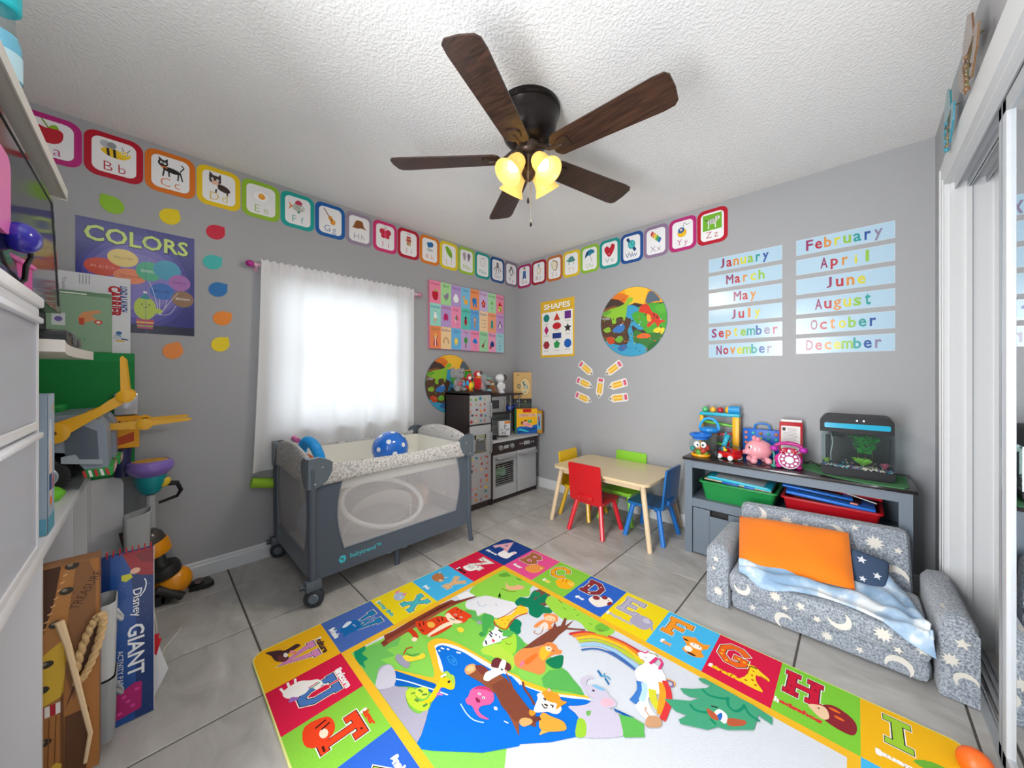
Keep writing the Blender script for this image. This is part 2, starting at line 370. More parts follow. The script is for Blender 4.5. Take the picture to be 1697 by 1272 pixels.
# closet casing, jambs, tracks
struct('trim_1',B().bb(XR-0.016,XR,CY1+0.0,CY1+0.125,0,CZ+0.115).bb(XR-0.02,XR-0.016,CY1+0.09,CY1+0.11,0,CZ+0.10).bb(XR-0.02,XR-0.016,CY1+0.02,CY1+0.03,0,CZ+0.03),m_white,smooth=0)
struct('trim_2',B().bb(XR-0.018,XR,CY0-0.1,CY1,CZ,CZ+0.115),m_white,smooth=0)
struct('trim_3',B().bb(XR,XR+0.13,CY1-0.012,CY1,0,CZ).bb(XR+0.045,XR+0.06,CY1-0.022,CY1-0.012,0,CZ).bb(XR+0.118,XR+0.13,CY1-0.02,CY1-0.012,0,CZ),m_white,smooth=0)
struct('trim_4',B().bb(XR,XR+0.13,CY0,CY1,CZ-0.006,CZ+0.01),m_white,smooth=0)
m_alu=M('c9cccf',0.3,0.85); m_alu_w=M('c2c6cb',0.4,0.1)
b=B()
for x0,x1,h in ((0.012,0.040,0.004),(0.012,0.016,0.012),(0.036,0.040,0.012),(0.052,0.092,0.004),(0.052,0.056,0.014),(0.070,0.074,0.014),(0.088,0.092,0.014)): b.bb(XR+x0,XR+x1,CY0,CY1-0.012,0,h)
struct('trim_5',b,m_alu,smooth=0)
b=B()
for x0,x1,z in ((0.012,0.100,0.004),(0.012,0.016,0.03),(0.046,0.050,0.036),(0.054,0.058,0.036),(0.096,0.100,0.03)): b.bb(XR+x0,XR+x1,CY0,CY1-0.012,CZ-0.006-z,CZ-0.006)
struct('trim_6',b,m_alu_w,smooth=0)
m_mirror=M('e6ebee',0.01,1.0)
for n,(x,y1,y0) in enumerate(((XR+0.026,-1.085,-2.25),(XR+0.070,-1.55,-2.74))):
    d=struct('door_%d'%(n+1),B().bb(x-0.013,x+0.013,y1-0.075,y1,0.014,1.985,0.002).bb(x-0.013,x+0.013,y0,y0+0.03,0.014,1.985,0.002).bb(x-0.013,x+0.013,y0,y1,0.014,0.06,0.002).bb(x-0.013,x+0.013,y0,y1,1.945,1.985,0.002),m_alu_w)
    struct('mirror',B().bb(x-0.004,x+0.002,y0+0.03,y1-0.075,0.06,1.945),m_mirror,d,smooth=0)
    struct('door_edge_bead',B().bb(x-0.0145,x-0.013,y1-0.042,y1-0.036,0.014,1.985),M('9aa0a8',0.3,0.6),d,smooth=0)
# ================================================================ curtain and rod
random.seed(4)
m_cur,nt,bs,N,L=nodes('white_voile')
tl=N('ShaderNodeBsdfTranslucent'); tl.inputs[0].default_value=(0.95,0.96,0.97,1); df=N('ShaderNodeBsdfDiffuse'); df.inputs[0].default_value=(0.93,0.94,0.95,1)
tp=N('ShaderNodeBsdfTransparent'); m1=N('ShaderNodeMixShader'); m1.inputs[0].default_value=0.38; L(df.outputs[0],m1.inputs[1]); L(tl.outputs[0],m1.inputs[2])
m2=N('ShaderNodeMixShader'); m2.inputs[0].default_value=0.01; L(m1.outputs[0],m2.inputs[1]); L(tp.outputs[0],m2.inputs[2]); L(m2.outputs[0],nt.nodes['Material Output'].inputs[0])
tc=N('ShaderNodeTexCoord'); wv=N('ShaderNodeTexNoise'); wv.inputs['Scale'].default_value=420; L(tc.outputs['Object'],wv.inputs['Vector']); bp=N('ShaderNodeBump'); bp.inputs['Strength'].default_value=0.25; bp.inputs['Distance'].default_value=0.001
L(wv.outputs['Fac'],bp.inputs['Height']); L(bp.outputs[0],df.inputs['Normal'])
rod=thing('curtain_rod','thin pink curtain rod with round magenta ball ends above the window','curtain rod',(0.042,-1.88,1.872))
part('pole',B().cyl((0.042,-2.45,1.872),(0.042,-1.29,1.872),0.009,seg=12),M('e7b9cc',0.4),rod)
for y in (-2.468,-1.275):
    part('finial',B().ell((0.042,y,1.872),(0.021,0.024,0.021),16),M('b5238f' if y<-2 else 'c98aa6',0.15,0.1,coat=0.6),rod)
    s=1 if y<-2 else -1
    part('bracket',B().bb(0,0.042,y+s*0.035-0.006,y+s*0.035+0.006,1.858,1.868).bb(0,0.006,y+s*0.035-0.012,y+s*0.035+0.012,1.835,1.885),M('d9a9c0',0.4),rod)
def curtain():
    b=B(); nz,ny=40,260; y0,y1=-2.415,-1.335; rows=[]
    ph=[random.uniform(0,6) for _ in range(9)]
    for i in range(nz+1):
        t=i/nz; z=1.908-t*(1.908-0.57)
        row=[]
        for j in range(ny+1):
            u=j/ny; ya=y0-0.045*t**1.5; yb=y1+0.005*t; y=ya+(yb-ya)*u
            big=math.sin(u*34+ph[0]+0.8*math.sin(u*7+ph[1]))*0.026*(0.35+0.65*t)+math.sin(u*61+ph[2])*0.007*(0.6+0.4*t)
            g=max(0,1-abs(z-1.872)/0.06); gather=(math.sin(u*210+ph[3])+0.6*math.sin(u*131+ph[4]))*0.006*(g+0.25*max(0,1-t*5))
            zz=z+(0.006*math.sin(u*170+ph[5]) if i==0 else 0)
            pk=0.018*g if 1.845<z<1.9 else 0
            row.append((0.054+pk*0.8+big*0.8*(1-0.8*g)+gather*0.8,y,zz))
        rows.append(row)
    b.loft(rows,False,closed=False); return b
cu=solo('curtain',curtain(),m_cur,'white gathered curtain hanging over the bright window','curtain',(0.1,-1.88,0.57),smooth=180)
# lime pool noodle leaning between playpen and wall
b=B(); b.tube([(0.034,-2.46,0.505),(0.034,-2.0,0.40),(0.032,-1.5,0.2),(0.032,-1.05,0.036)],0.031,seg=14)
solo('pool_noodle',b,M('a6d63a',0.8,bump=0.3,scale=200),'lime green foam pool noodle behind the playpen under the curtain','pool noodle',(0.034,-1.2,0.0))
# ================================================================ playpen
m_slate=M('4c5661',0.55,bump=0.1,scale=300); m_slatef=M('4d5763',0.9,bump=0.35,scale=500,sheen=0.2); m_steel=M('8e9398',0.35,0.7); m_pl=M('4a535d',0.4)
def mesh_mat(name,hexc,a):
    m,nt,bs,N,L=nodes(name); bs.inputs['Base Color'].default_value=lin(hexc)+(1,); bs.inputs['Roughness'].default_value=0.9
    t=N('ShaderNodeBsdfTransparent'); x=N('ShaderNodeMixShader'); x.inputs[0].default_value=a; L(t.outputs[0],x.inputs[1]); L(bs.outputs[0],x.inputs[2]); L(x.outputs[0],nt.nodes['Material Output'].inputs[0]); return m
m_net=mesh_mat('white_playpen_net','e4e2e5',0.27)
m_pat,nt,bs,N,L=nodes('woodland_print_fabric')
tc=N('ShaderNodeTexCoord'); n=N('ShaderNodeTexNoise'); n.inputs['Scale'].default_value=110; n.inputs['Detail'].default_value=6; L(tc.outputs['Object'],n.inputs['Vector'])
r=N('ShaderNodeValToRGB'); e=r.color_ramp.elements; e[0].position=0.34; e[0].color=lin('8d8d90')+(1,); e[1].position=0.58; e[1].color=lin('cfccc8')+(1,); L(n.outputs['Fac'],r.inputs[0])
vo=N('ShaderNodeTexVoronoi'); vo.inputs['Scale'].default_value=17; L(tc.outputs['Object'],vo.inputs['Vector'])
r2=N('ShaderNodeValToRGB'); e=r2.color_ramp.elements; e[0].position=0.10; e[0].color=(1,1,1,1); e[1].position=0.13; e[1].color=(0,0,0,1); L(vo.outputs['Distance'],r2.inputs[0])
mx=N('ShaderNodeMix'); mx.data_type='RGBA'; mx.inputs['B'].default_value=lin('3c4048')+(1,); L(r2.outputs[0],mx.inputs['Factor']); L(r.outputs[0],mx.inputs['A']); L(mx.outputs['Result'],bs.inputs['Base Color']); bs.inputs['Roughness'].default_value=0.9
X0,X1,Y0,Y1=0.07,0.755,-2.33,-1.31
pp=thing('playpen','slate grey folding playpen with net sides and patterned rails, in front of the curtain','playpen',(0.41,-1.82,0))
for (x,y,w) in ((X1+0.012,Y0,1),(X0-0.008,Y0,1),(X1+0.0,Y1,0),(X0-0.008,Y1,0)):
    if w: p=[(x,y,0.10),(x,y,0.35),(x,y,0.70)]; rr=[0.016,0.019,0.021]
    else: p=[(x+(0.012 if x>0.4 else -0.005),y+0.012,0.0),(x,y,0.16),(x,y,0.70)]; rr=[0.014,0.017,0.021]
    lg=part('leg',B().tube(p,rr,14),m_slate,pp)
    if w:
        s=1
        part('wheel_fork',B().box((x,y+0.004,0.115),(0.05,0.075,0.05),0.008).box((x-0.02,y+0.02,0.075),(0.008,0.05,0.07),0.003).ell((x-0.004,y-0.03,0.105),(0.012,0.03,0.008),10),M('59626b',0.35),lg)
        wh=part('wheel',B().lathe([(0.0,-0.014),(0.036,-0.014),(0.047,-0.008),(0.047,0.008),(0.036,0.014),(0.0,0.014)],(x,y+0.01,0.047),28,euler(0,R(90),R(-28))),M('33383f',0.5),lg)
        part('hub_cap',B().lathe([(0,0.0),(0.024,0.0),(0.02,0.006),(0,0.006)],(x+0.013,y+0.003,0.047),18,euler(0,R(90),R(-28))),M('6b757e',0.35),lg)
        part('brake_lever',B().box((x+0.005,y-0.035,0.12),(0.022,0.05,0.008),0.003,(R(-18),0,0)),M('59626b',0.4),lg)
    else: part('foot',B().cyl((p[0][0],p[0][1],0.0),(p[0][0],p[0][1],0.02),0.017,0.016,14),m_pl,lg)
def outline(yl,yr,z0,z1,k=9):    # net window outline with curved sides
    P=[];
    for i in range(k+1): t=i/k; P.append((yl-0.035*math.sin(PI*t)*(1 if yl<yr else -1),z0+(z1-z0)*t))
    for i in range(k+1): t=1-i/k; P.append((yr+0.035*math.sin(PI*t)*(1 if yl<yr else -1),z0+(z1-z0)*t))
    return P
def panel(along,c,a0,a1,nrm,wl,wr):
    # gray fabric: left strip, right strip, bottom band and the net window between
    if along=='y': o,u,n=(c,0,0),(0,1,0),(nrm,0,0)
    else: o,u,n=(0,c,0),(1,0,0),(0,nrm,0)
    v=(0,0,1); zb,zl,zt=0.125,0.245,0.645; k=9
    Lc=[(wl-0.035*math.sin(PI*i/k),zl+(zt-zl)*i/k) for i in range(k+1)]; Rc=[(wr+0.035*math.sin(PI*i/k),zl+(zt-zl)*i/k) for i in range(k+1)]
    b=B()
    for i in range(k):
        b.prism([(a0,Lc[i][1]),(Lc[i][0],Lc[i][1]),(Lc[i+1][0],Lc[i+1][1]),(a0,Lc[i+1][1])],o,u,v,n,0.004)
        b.prism([(Rc[i][0],Rc[i][1]),(a1,Rc[i][1]),(a1,Rc[i+1][1]),(Rc[i+1][0],Rc[i+1][1])],o,u,v,n,0.004)
    b.prism([(a0,zb),(a1,zb),(a1,zl),(a0,zl)],o,u,v,n,0.004)
    f=part('side_fabric',b,m_slatef,pp,smooth=0)
    b=B()
    for i in range(k): b.prism([Lc[i],Rc[i],Rc[i+1],Lc[i+1]],o,u,v,n,0.0012)
    part('net_window',b,m_net,pp,'white see-through net panel',smooth=0)
    P=[Vector(o)+Vector(u)*p[0]+Vector(v)*p[1]+Vector(n)*0.005 for p in Lc[::-1]+Rc]
    part('piping',B().tube(P,0.0035,6),M('7b828c',0.8),f)
    return f
fr=panel('y',X1,Y0+0.01,Y1-0.005,1,-2.17,-1.43)
bk=panel('y',X0,Y0+0.01,Y1-0.005,-1,-2.17,-1.43)
panel('x',Y0,X0+0.005,X1,-1,X0+0.07,X1-0.09)
panel('x',Y1,X0+0.005,X1-0.005,1,X0+0.09,X1-0.09)
def rail(p,zt,zb,th,nrm): # padded rail: ring of oval sections
    rings=[]
    for i,(x,y) in enumerate(p):
        a,b2=zt[i],zb[i]; r=[]
        for q in range(14):
            t=2*PI*q/14; r.append((x+nrm[0]*th*math.cos(t),y+nrm[1]*th*math.cos(t),(a+b2)/2+(a-b2)/2*math.copysign(abs(math.sin(t))**0.6,math.sin(t))))
        rings.append(r)
    return B().loft(rings)
def lerp(a,b,t): return a+(b-a)*t
k=12
for x in (X1+0.006,X0-0.004): part('long_rail',rail([(x,lerp(Y0+0.05,Y1-0.05,i/k)) for i in range(k+1)],[0.722-0.022*math.sin(PI*i/k) for i in range(k+1)],[0.605+0.01*math.sin(PI*i/k) for i in range(k+1)],0.017,(1,0)),m_pat,pp,'patterned grey and cream padded rail',smooth=60)
for y in (Y0,Y1): part('arched_rail',rail([(lerp(X0+0.03,X1-0.03,i/k),y) for i in range(k+1)],[0.735+0.058*math.sin(PI*i/k)**0.7 for i in range(k+1)],[0.60 for i in range(k+1)],0.020,(0,1)),m_pat,pp,'patterned grey and cream arched end rail',smooth=60)
for x,sx in ((X1,1),(X0,-1)):
    for y,sy in ((Y0,-1),(Y1,1)):
        P=[(0.022,0.752),(-0.03,0.756),(-0.075,0.738),(-0.094,0.725),(-0.092,0.68),(-0.07,0.635),(-0.03,0.607),(0.022,0.60)]
        b=B().prism([(p[0],p[1]) for p in P],(x+sx*0.0,y,0),(0,sy,0),(0,0,1),(sx,0,0),0.03)
        b.prism([(p[0]*0.85,p[1]) for p in P],(x,y,0),(sx,0,0),(0,0,1),(0,sy,0),0.026)
        c=part('corner_bracket',b,M('5b666f',0.35),pp)
        for ry,rz in ((0.045,0.705),(0.01,0.625)): part('rivet',B().ell((x+sx*0.031,y-sy*ry,rz),(0.003,0.005,0.005),8),M('c8ccd0',0.3,0.8),c)
for (a,b_) in (((X1-0.01,Y0+0.02,0.13),(X1-0.07,-1.87,0.095)),((X1-0.07,-1.78,0.095),(X1-0.01,Y1-0.02,0.125)),((X0+0.01,Y0+0.02,0.13),(X0+0.07,-1.87,0.095)),((X0+0.07,-1.78,0.095),(X0+0.01,Y1-0.02,0.125))):
    part('base_tube',B().cyl(a,b_,0.0085,seg=10),m_steel,pp)
for x in (X1-0.066,X0+0.066):
    mf=part('middle_foot',B().tube([(x,-1.826,0.0),(x,-1.826,0.09)],[0.016,0.013],12),m_slate,pp)
    
    for yy in (-1.875,-1.775): part('hinge',B().box((x,yy,0.10),(0.02,0.035,0.028),0.005).ell((x+0.012,yy,0.10),0.006,8),m_steel,mf)
part('floor_board',B().bb(X0+0.012,X1-0.012,Y0+0.014,Y1-0.014,0.13,0.15,0.006),M('cfcbc8',0.9),pp)
# hanging bassinet tray inside the top
b=B(); 
rings=[]
for z,sx_,sy_ in ((0.69,0.315,0.485),(0.58,0.31,0.48),(0.552,0.30,0.47),(0.545,0.15,0.24)):
    rings.append([(0.412+p[0],-1.82+p[1],z) for p in rrect(2*sx_,2*sy_,0.04,3)])
b.loft(rings,False); b.add(rings[-1],[tuple(range(len(rings[-1])))])
part('bassinet',b,M('e4e2d8',0.9,bump=0.2),pp,'cream hanging bassinet tray')
p=Print((X1+0.0045,0,0),(0,1,0),(0,0,1),(1,0,0))
c='45c3d2'
p.ell(-2.178,0.187,0.020,0.022,c,6); p.art('q 4c5661 -0.4,0.5 0.0,0.1 0.45,0.5 0.3,0.1 0.1,-0.7 -0.05,-0.1 -0.5,0.1'.replace(',',' '),-2.178,0.187,0.022)
part('printed_emblem',p,PM_SATIN,pp,'round turquoise emblem',smooth=0); p=Print((X1+0.0045,0,0),(0,1,0),(0,0,1),(1,0,0)); p.text('babytrend™',-2.05,0.188,0.034,c,bold=0.006,w=0.175)
part('printed_logo',p,PM_SATIN,pp,'turquoise lettering babytrend with a round emblem',smooth=0)
p=Print((0,Y0-0.0045,0),(1,0,0),(0,0,1),(0,-1,0)); p.text('babytrend',0.16,0.19,0.016,c,bold=0.005); part('printed_logo',p,PM_SATIN,pp,'small turquoise lettering babytrend',smooth=0)
# contents
bo=thing('baby_bouncer','white oval framed baby bouncer stored inside the playpen','baby bouncer',(0.45,-1.86,0.15))
m_w=M('e9e7e6',0.5)
ring=[(0.60-0.10*math.cos(a)*0-0.05*math.sin(a),-1.865+0.255*math.cos(a)-0.04*math.sin(a),0.372+0.145*math.sin(a)-0.03*math.cos(a)) for a in [2*PI*i/36 for i in range(36)]]
part('ring_frame',B().tube(ring,0.015,10,closed=True),m_w,bo)
part('seat_sling',B().loft([[(0.30+0.28*i/8,-1.865+(0.24-0.03*i/8)*math.cos(a),0.33-0.10*math.sin(PI*i/8)+0.11*math.sin(a)*(0.4+0.6*i/8)) for a in [2*PI*j/20 for j in range(20)]] for i in range(9)],False),M('d9cfcb',0.95,bump=0.2),bo,'pale pink grey fabric sling')
for s in (-1,1):
    part('wire_leg',B().tube([(0.58,-1.87+s*0.2,0.30),(0.50,-1.87+s*0.24,0.17),(0.25,-1.87+s*0.24,0.165),(0.22,-1.87+s*0.18,0.30)],0.006,8),m_w,bo)
for nm,lb,cc,c,r in (('blanket_bundle','pale blue folded blanket inside the left end of the playpen','9fb6cf',(0.25,-2.2,0.26),(0.10,0.06,0.11)),('blanket_bundle','dusty pink folded blanket inside the left end of the playpen','c99aa2',(0.44,-2.2,0.27),(0.09,0.06,0.12)),('blanket_bundle','peach coloured blanket bundle inside the playpen behind the bouncer','e3b08f',(0.33,-1.47,0.24),(0.10,0.07,0.09))):
    b=B().ell(c,r,16).ell((c[0]+0.03,c[1]+0.01,c[2]+0.05),(r[0]*0.8,r[1]*0.9,r[2]*0.6),14)
    fuse(b,0.012,M(cc,0.95,bump=0.3),nm,loc=(c[0],c[1],c[2]-r[2]),label=lb,cat='blanket')
bl=thing('dotted_ball','shiny blue ball with white dots resting in the playpen top','ball',(0.42,-1.735,0.545))
cb=Vector((0.42,-1.735,0.668)); 
part('ball_skin',B().ell(cb,0.121,32),M('1f6fd6',0.15,coat=0.5),bl)
for i in range(24):
    z=1-2*(i+0.5)/24; a=i*2.39996; d=Vector((math.sqrt(1-z*z)*math.cos(a),math.sqrt(1-z*z)*math.sin(a),z))
    rt=d.to_track_quat('Z','Y').to_matrix().to_4x4(); q=[tuple(cb+rt@Vector((0.016*math.cos(t),0.016*math.sin(t),0.1205))) for t in [2*PI*j/12 for j in range(12)]]; q2=[tuple(cb+rt@Vector((0.008*math.cos(t),0.008*math.sin(t),0.1218))) for t in [2*PI*j/12 for j in range(12)]]
    part('dot',B().loft([q,q2]),M('e8eef4',0.3),bl)
hs=thing('corrugated_hose','bright blue corrugated toy hose arching over the near left playpen rail','toy hose',(0.33,-2.2,0.60))
P=smoothpts([(0.10,0.62),(0.125,0.70),(0.20,0.755),(0.30,0.752),(0.39,0.71),(0.44,0.645),(0.455,0.59)],12,False); rr=[0.030+0.0035*math.sin(i*PI/1.5) for i in range(len(P))]
part('hose',B().tube([(x+0.03,-2.21+0.05*(x-0.1),z) for x,z in P],[0.031 if i%2 else 0.0255 for i in range(len(P))],14),M('1e9be6',0.45),hs)
part('hose_end',B().cyl((0.05,-2.24,0.765),(0.14,-2.23,0.75),0.016,seg=12),M('d065a0',0.4),hs,'pink hose connector')
solo('toy_ball',B().ell((0.28,-2.22,0.64),0.045,18),M('f0761f',0.4),'small orange ball under the blue hose in the playpen','ball',(0.28,-2.22,0.595))
solo('toy_teether',B().ell((0.36,-2.25,0.63),(0.035,0.04,0.045),14).ell((0.40,-2.22,0.61),(0.03,0.03,0.03),12).ell((0.33,-2.2,0.62),(0.03,0.03,0.03),12),M('c3cbb5',0.6),'pale green and cream soft toy beside the orange ball in the playpen','soft toy',(0.36,-2.23,0.585))
# ================================================================ play kitchen
m_esp=M('33292a',0.4,bump=0.1,scale=90); m_sil=M('b3b4b7',0.35,0.2); m_sild=M('a9a9ac',0.4,0.25); m_chr=M('c5c8cb',0.22,0.85); m_blk=M('17171a',0.4)
pk=thing('play_kitchen','dark brown and silver toy kitchen with fridge, oven and hutch in the room corner','toy kitchen',(0.18,-0.55,0))
XF=0.368; FY0,FY1,KY1=-1.005,-0.732,-0.10
part('fridge_cabinet',B().bb(0.03,XF-0.016,FY0,FY0+0.016,0,1.02).bb(0.03,XF-0.016,FY1-0.016,FY1,0,1.02).bb(0.03,XF-0.004,FY0,FY1,1.004,1.022).bb(0.03,0.045,FY0,FY1,0.02,1.0).bb(0.045,XF-0.016,FY0+0.016,FY1-0.016,0.03,0.05)
     .bb(XF-0.016,XF,FY0,FY0+0.014,0,1.02).bb(XF-0.016,XF,FY1-0.012,FY1,0,1.02).bb(XF-0.016,XF,FY0,FY1,1.003,1.022).bb(XF-0.016,XF,FY0,FY1,0.738,0.748).bb(XF-0.016,XF,FY0,FY1,0.02,0.058)
     .bb(0.05,XF-0.002,FY0,FY1,1.022,1.035,0.004),m_esp,pk,'dark brown fridge carcass',smooth=0)
def handle(p0,p1,out,r,parent,name='handle'):
    a,b_=Vector(p0),Vector(p1); o=Vector(out); part(name,B().tube([a,a+o*0.8+(b_-a)*0.04,a+o+(b_-a)*0.15,b_+o-(b_-a)*0.15,b_+o*0.8-(b_-a)*0.04,b_],r,10),m_chr,parent)
random.seed(11)
stc=['c8402e','e08a3c','d9c23e','6f9e3c','2f7f94','7a3a6a','c76a4a','a83a3a','e0b98a','3a3a44','88a83a','d88a8a']
def sticker(parent,x,y,z,r,c,k):
    b=B(); o=(x,y,z)
    r*=1.25
    if k==0: pts=circ(0,0,r,r,12)
    elif k==1: pts=circ(0,0,r,r*0.6,10,0.5)
    elif k==2: pts=[(p[0]*r*0.09,p[1]*r*0.09) for p in moon(0,0,11,1.2,5)]
    elif k==3: pts=star(0,0,r*1.1,0.6,6)
    else: pts=[(-r*0.4,-r),(r*0.3,-r*0.8),(r*0.5,r),(0,r*0.8)]
    part('sticker',b.prism(pts,(x,y,z),(0,1,0),(0,0,1),(1,0,0),0.0022),M(c,0.5),parent,smooth=0)
d1=part('freezer_door',B().bb(XF-0.014,XF+0.003,FY0+0.016,FY1-0.014,0.750,1.001,0.002),m_sil,pk); handle((XF+0.003,-0.762,0.80),(XF+0.003,-0.762,0.93),(0.028,0,0),0.007,d1)
d2=part('fridge_door',B().bb(XF-0.014,XF+0.003,FY0+0.016,FY1-0.014,0.060,0.736,0.002),m_sil,pk); handle((XF+0.003,-0.762,0.48),(XF+0.003,-0.762,0.67),(0.028,0,0),0.007,d2)
for r_ in range(5):
    for c_ in range(4):
        y=-0.972+c_*0.052+random.uniform(-.009,.009); z=0.775+r_*0.048+random.uniform(-.008,.008)
        if y>-0.80 and 0.79<z<0.94: continue
        sticker(d1,XF+0.003,y,z,random.uniform(.009,.014),random.choice(stc),random.randrange(5))
for r_ in range(12):
    for c_ in range(4):
        y=-0.974+c_*0.058+random.uniform(-.010,.010); z=0.085+r_*0.052+random.uniform(-.012,.012)
        if y>-0.80 and 0.46<z<0.69: continue
        if -0.945<y<-0.80 and 0.47<z<0.68: continue
        if random.random()<0.22: continue
        sticker(d2,XF+0.003,y,z,random.uniform(.009,.014),random.choice(stc),random.randrange(5))
dp=part('water_dispenser',B().bb(XF+0.003,XF+0.010,-0.938,-0.928,0.50,0.655).bb(XF+0.003,XF+0.010,-0.822,-0.812,0.50,0.655).bb(XF+0.003,XF+0.010,-0.938,-0.812,0.50,0.512).bb(XF+0.003,XF+0.010,-0.938,-0.812,0.62,0.655).bb(XF+0.003,XF+0.022,-0.905,-0.845,0.60,0.625,0.003),m_chr,d2)
part('dispenser_recess',B().bb(XF+0.003,XF+0.005,-0.928,-0.822,0.512,0.62),M('6d7277',0.4,0.3),dp,smooth=0)
# oven block
part('oven_cabinet',B().bb(0.03,XF-0.016,FY1,FY1+0.014,0,0.555).bb(0.03,XF-0.002,KY1-0.014,KY1,0,0.555).bb(0.03,0.04,FY1,KY1,0.02,0.555).bb(0.04,XF-0.016,FY1,KY1,0.036,0.046).bb(XF-0.016,XF-0.001,FY1,FY1+0.012,0,0.555).bb(0.05,XF-0.012,FY1,KY1,0.0,0.03).bb(XF-0.016,XF-0.004,-0.404,-0.396,0.03,0.46),m_esp,pk,'dark brown oven carcass',smooth=0)
pn=part('control_panel',B().bb(XF-0.016,XF+0.002,FY1+0.010,KY1,0.448,0.556),m_esp,pk,smooth=0)
for y in (-0.625,-0.475):
    kb=part('knob',B().lathe([(0.0,0),(0.026,0),(0.024,0.012),(0.015,0.016),(0.013,0.026),(0,0.027)],(XF+0.002,y,0.503),20,euler(0,R(90),0)).box((XF+0.026,y,0.503),(0.010,0.008,0.034),0.002),m_chr,pn)
for y in (-0.36,-0.33,-0.19,-0.16): part('button',B().lathe([(0,0),(0.010,0),(0.009,0.006),(0,0.007)],(XF+0.002,y,0.505),14,euler(0,R(90),0)),m_chr,pn)
part('display',B().bb(XF+0.002,XF+0.005,-0.305,-0.215,0.487,0.523,0.001),M('b9bcbf',0.3,0.4),pn)
part('display',B().bb(XF+0.002,XF+0.005,-0.580,-0.520,0.488,0.518,0.001),M('b9bcbf',0.3,0.4),pn)
part('worktop',B().bb(0.03,XF+0.012,FY1+0.002,KY1+0.012,0.556,0.576,0.003),M('b9bbbd',0.35),pk,'pale grey worktop')
part('burner',B().lathe([(0,0),(0.062,0),(0.066,0.003),(0.058,0.006),(0,0.004)],(0.24,-0.48,0.576),28),m_blk,pk)
part('burner',B().lathe([(0,0),(0.045,0),(0.049,0.003),(0.042,0.006),(0,0.004)],(0.28,-0.64,0.576),28),m_blk,pk)
ov=part('oven_door',B().bb(XF-0.014,XF+0.004,-0.718,-0.690,0.044,0.444).bb(XF-0.014,XF+0.004,-0.440,-0.408,0.044,0.444).bb(XF-0.014,XF+0.004,-0.690,-0.440,0.044,0.150).bb(XF-0.014,XF+0.004,-0.690,-0.440,0.365,0.444),m_sil,pk,smooth=0)
handle((XF+0.004,-0.69,0.408),(XF+0.004,-0.43,0.408),(0.032,0,0),0.013,ov)
for i in range(11): part('grille_bar',B().bb(XF-0.006,XF-0.002,-0.688,-0.442,0.158+i*0.0195,0.166+i*0.0195),m_chr,ov,smooth=0)
part('oven_cavity',B().bb(0.06,0.065,-0.70,-0.43,0.05,0.44).bb(0.065,XF-0.02,-0.70,-0.43,0.05,0.055),M('1b1b1e',0.6),pk,smooth=0)
cd_=part('cupboard_door',B().bb(XF-0.014,XF+0.004,-0.394,-0.116,0.044,0.444,0.002),m_sil,pk); handle((XF+0.004,-0.375,0.408),(XF+0.004,-0.135,0.408),(0.032,0,0),0.013,cd_)
# hutch
part('back_panel',B().bb(0.03,0.036,FY1,-0.12,0.576,0.975),M('9c9da0',0.5,bump=0.1),pk,smooth=0)
for i in range(7): part('wire_rack',B().cyl((0.042,-0.50,0.62+i*0.05),(0.042,-0.14,0.62+i*0.05),0.0022,seg=6),m_chr,pk)
part('hutch_shelf',B().bb(0.03,0.165,FY1,-0.125,0.793,0.805),m_esp,pk,smooth=0)
part('hutch_top',B().bb(0.03,0.185,FY1,-0.11,0.975,0.990,0.003),m_esp,pk)
for y in (-0.27,-0.135): part('hutch_post',B().cyl((0.15,y,0.576),(0.15,y,0.975),0.006,seg=10),m_chr,pk)
mw=part('microwave',B().bb(0.036,0.155,-0.715,-0.335,0.806,0.968,0.003),M('b4b5b8',0.35,0.4),pk)
part('microwave_window',B().bb(0.155,0.158,-0.56,-0.44,0.845,0.93,0.001),M('3c3d42',0.2),mw); handle((0.156,-0.375,0.83),(0.156,-0.375,0.945),(0.022,0,0),0.0065,mw)
# green towel in the oven
b=B(); b.loft([[(0.20+0.10*i/6,-0.60+0.11*j/6*(1-0.1*i/6),0.16+0.14*(i/6)+0.012*math.sin(j*1.7+i)) for j in range(7)] for i in range(7)],False,closed=False)
b.loft([[(0.302+0.012*math.sin(j+i),-0.66+0.16*j/6,0.30-0.022*i-0.005*abs(j-3)) for j in range(7)] for i in range(4)],False,closed=False)
b.add([(v[0],v[1],v[2]-0.003) for v in b.v],[f[::-1] for f in b.f])
solo('play_leaf',b,M('8fd0a0',0.7),'pale green crumpled toy leaf behind the oven grille','toy',(0.25,-0.58,0.15))
# things on the kitchen
def boxprint(name,label,cat,c,d,rz,hexc,draw,face='x+',edge=None,group=None):
    t=thing(name,label,cat,(c[0],c[1],c[2]),rz,group)
    b=B().bb(-d[0]/2,d[0]/2,-d[1]/2,d[1]/2,0,d[2],0.0015); part('box',b,M(hexc,0.45),t,local=True)
    F={'x+':((d[0]/2+0.0008,0,0),(0,1,0),(1,0,0)),'y-':((0,-d[1]/2-0.0008,0),(1,0,0),(0,-1,0)),'y+':((0,d[1]/2+0.0008,0),(-1,0,0),(0,1,0)),'x-':((-d[0]/2-0.0008,0,0),(0,-1,0),(-1,0,0))}
    for fc,fn in (draw if isinstance(draw,list) else [(face,draw)]):
        o,u,n=F[fc]; w=d[1] if fc[0]=='x' else d[0]
        p=Print(o,u,(0,0,1),n,[(-w/2+.001,0.001),(w/2-.001,0.001),(w/2-.001,d[2]-.001),(-w/2+.001,d[2]-.001)])
        fn(p,w,d[2]); part('printed_front' if fc==face else 'printed_side',p,PM_SATIN,t,local=True,smooth=0)
    return t
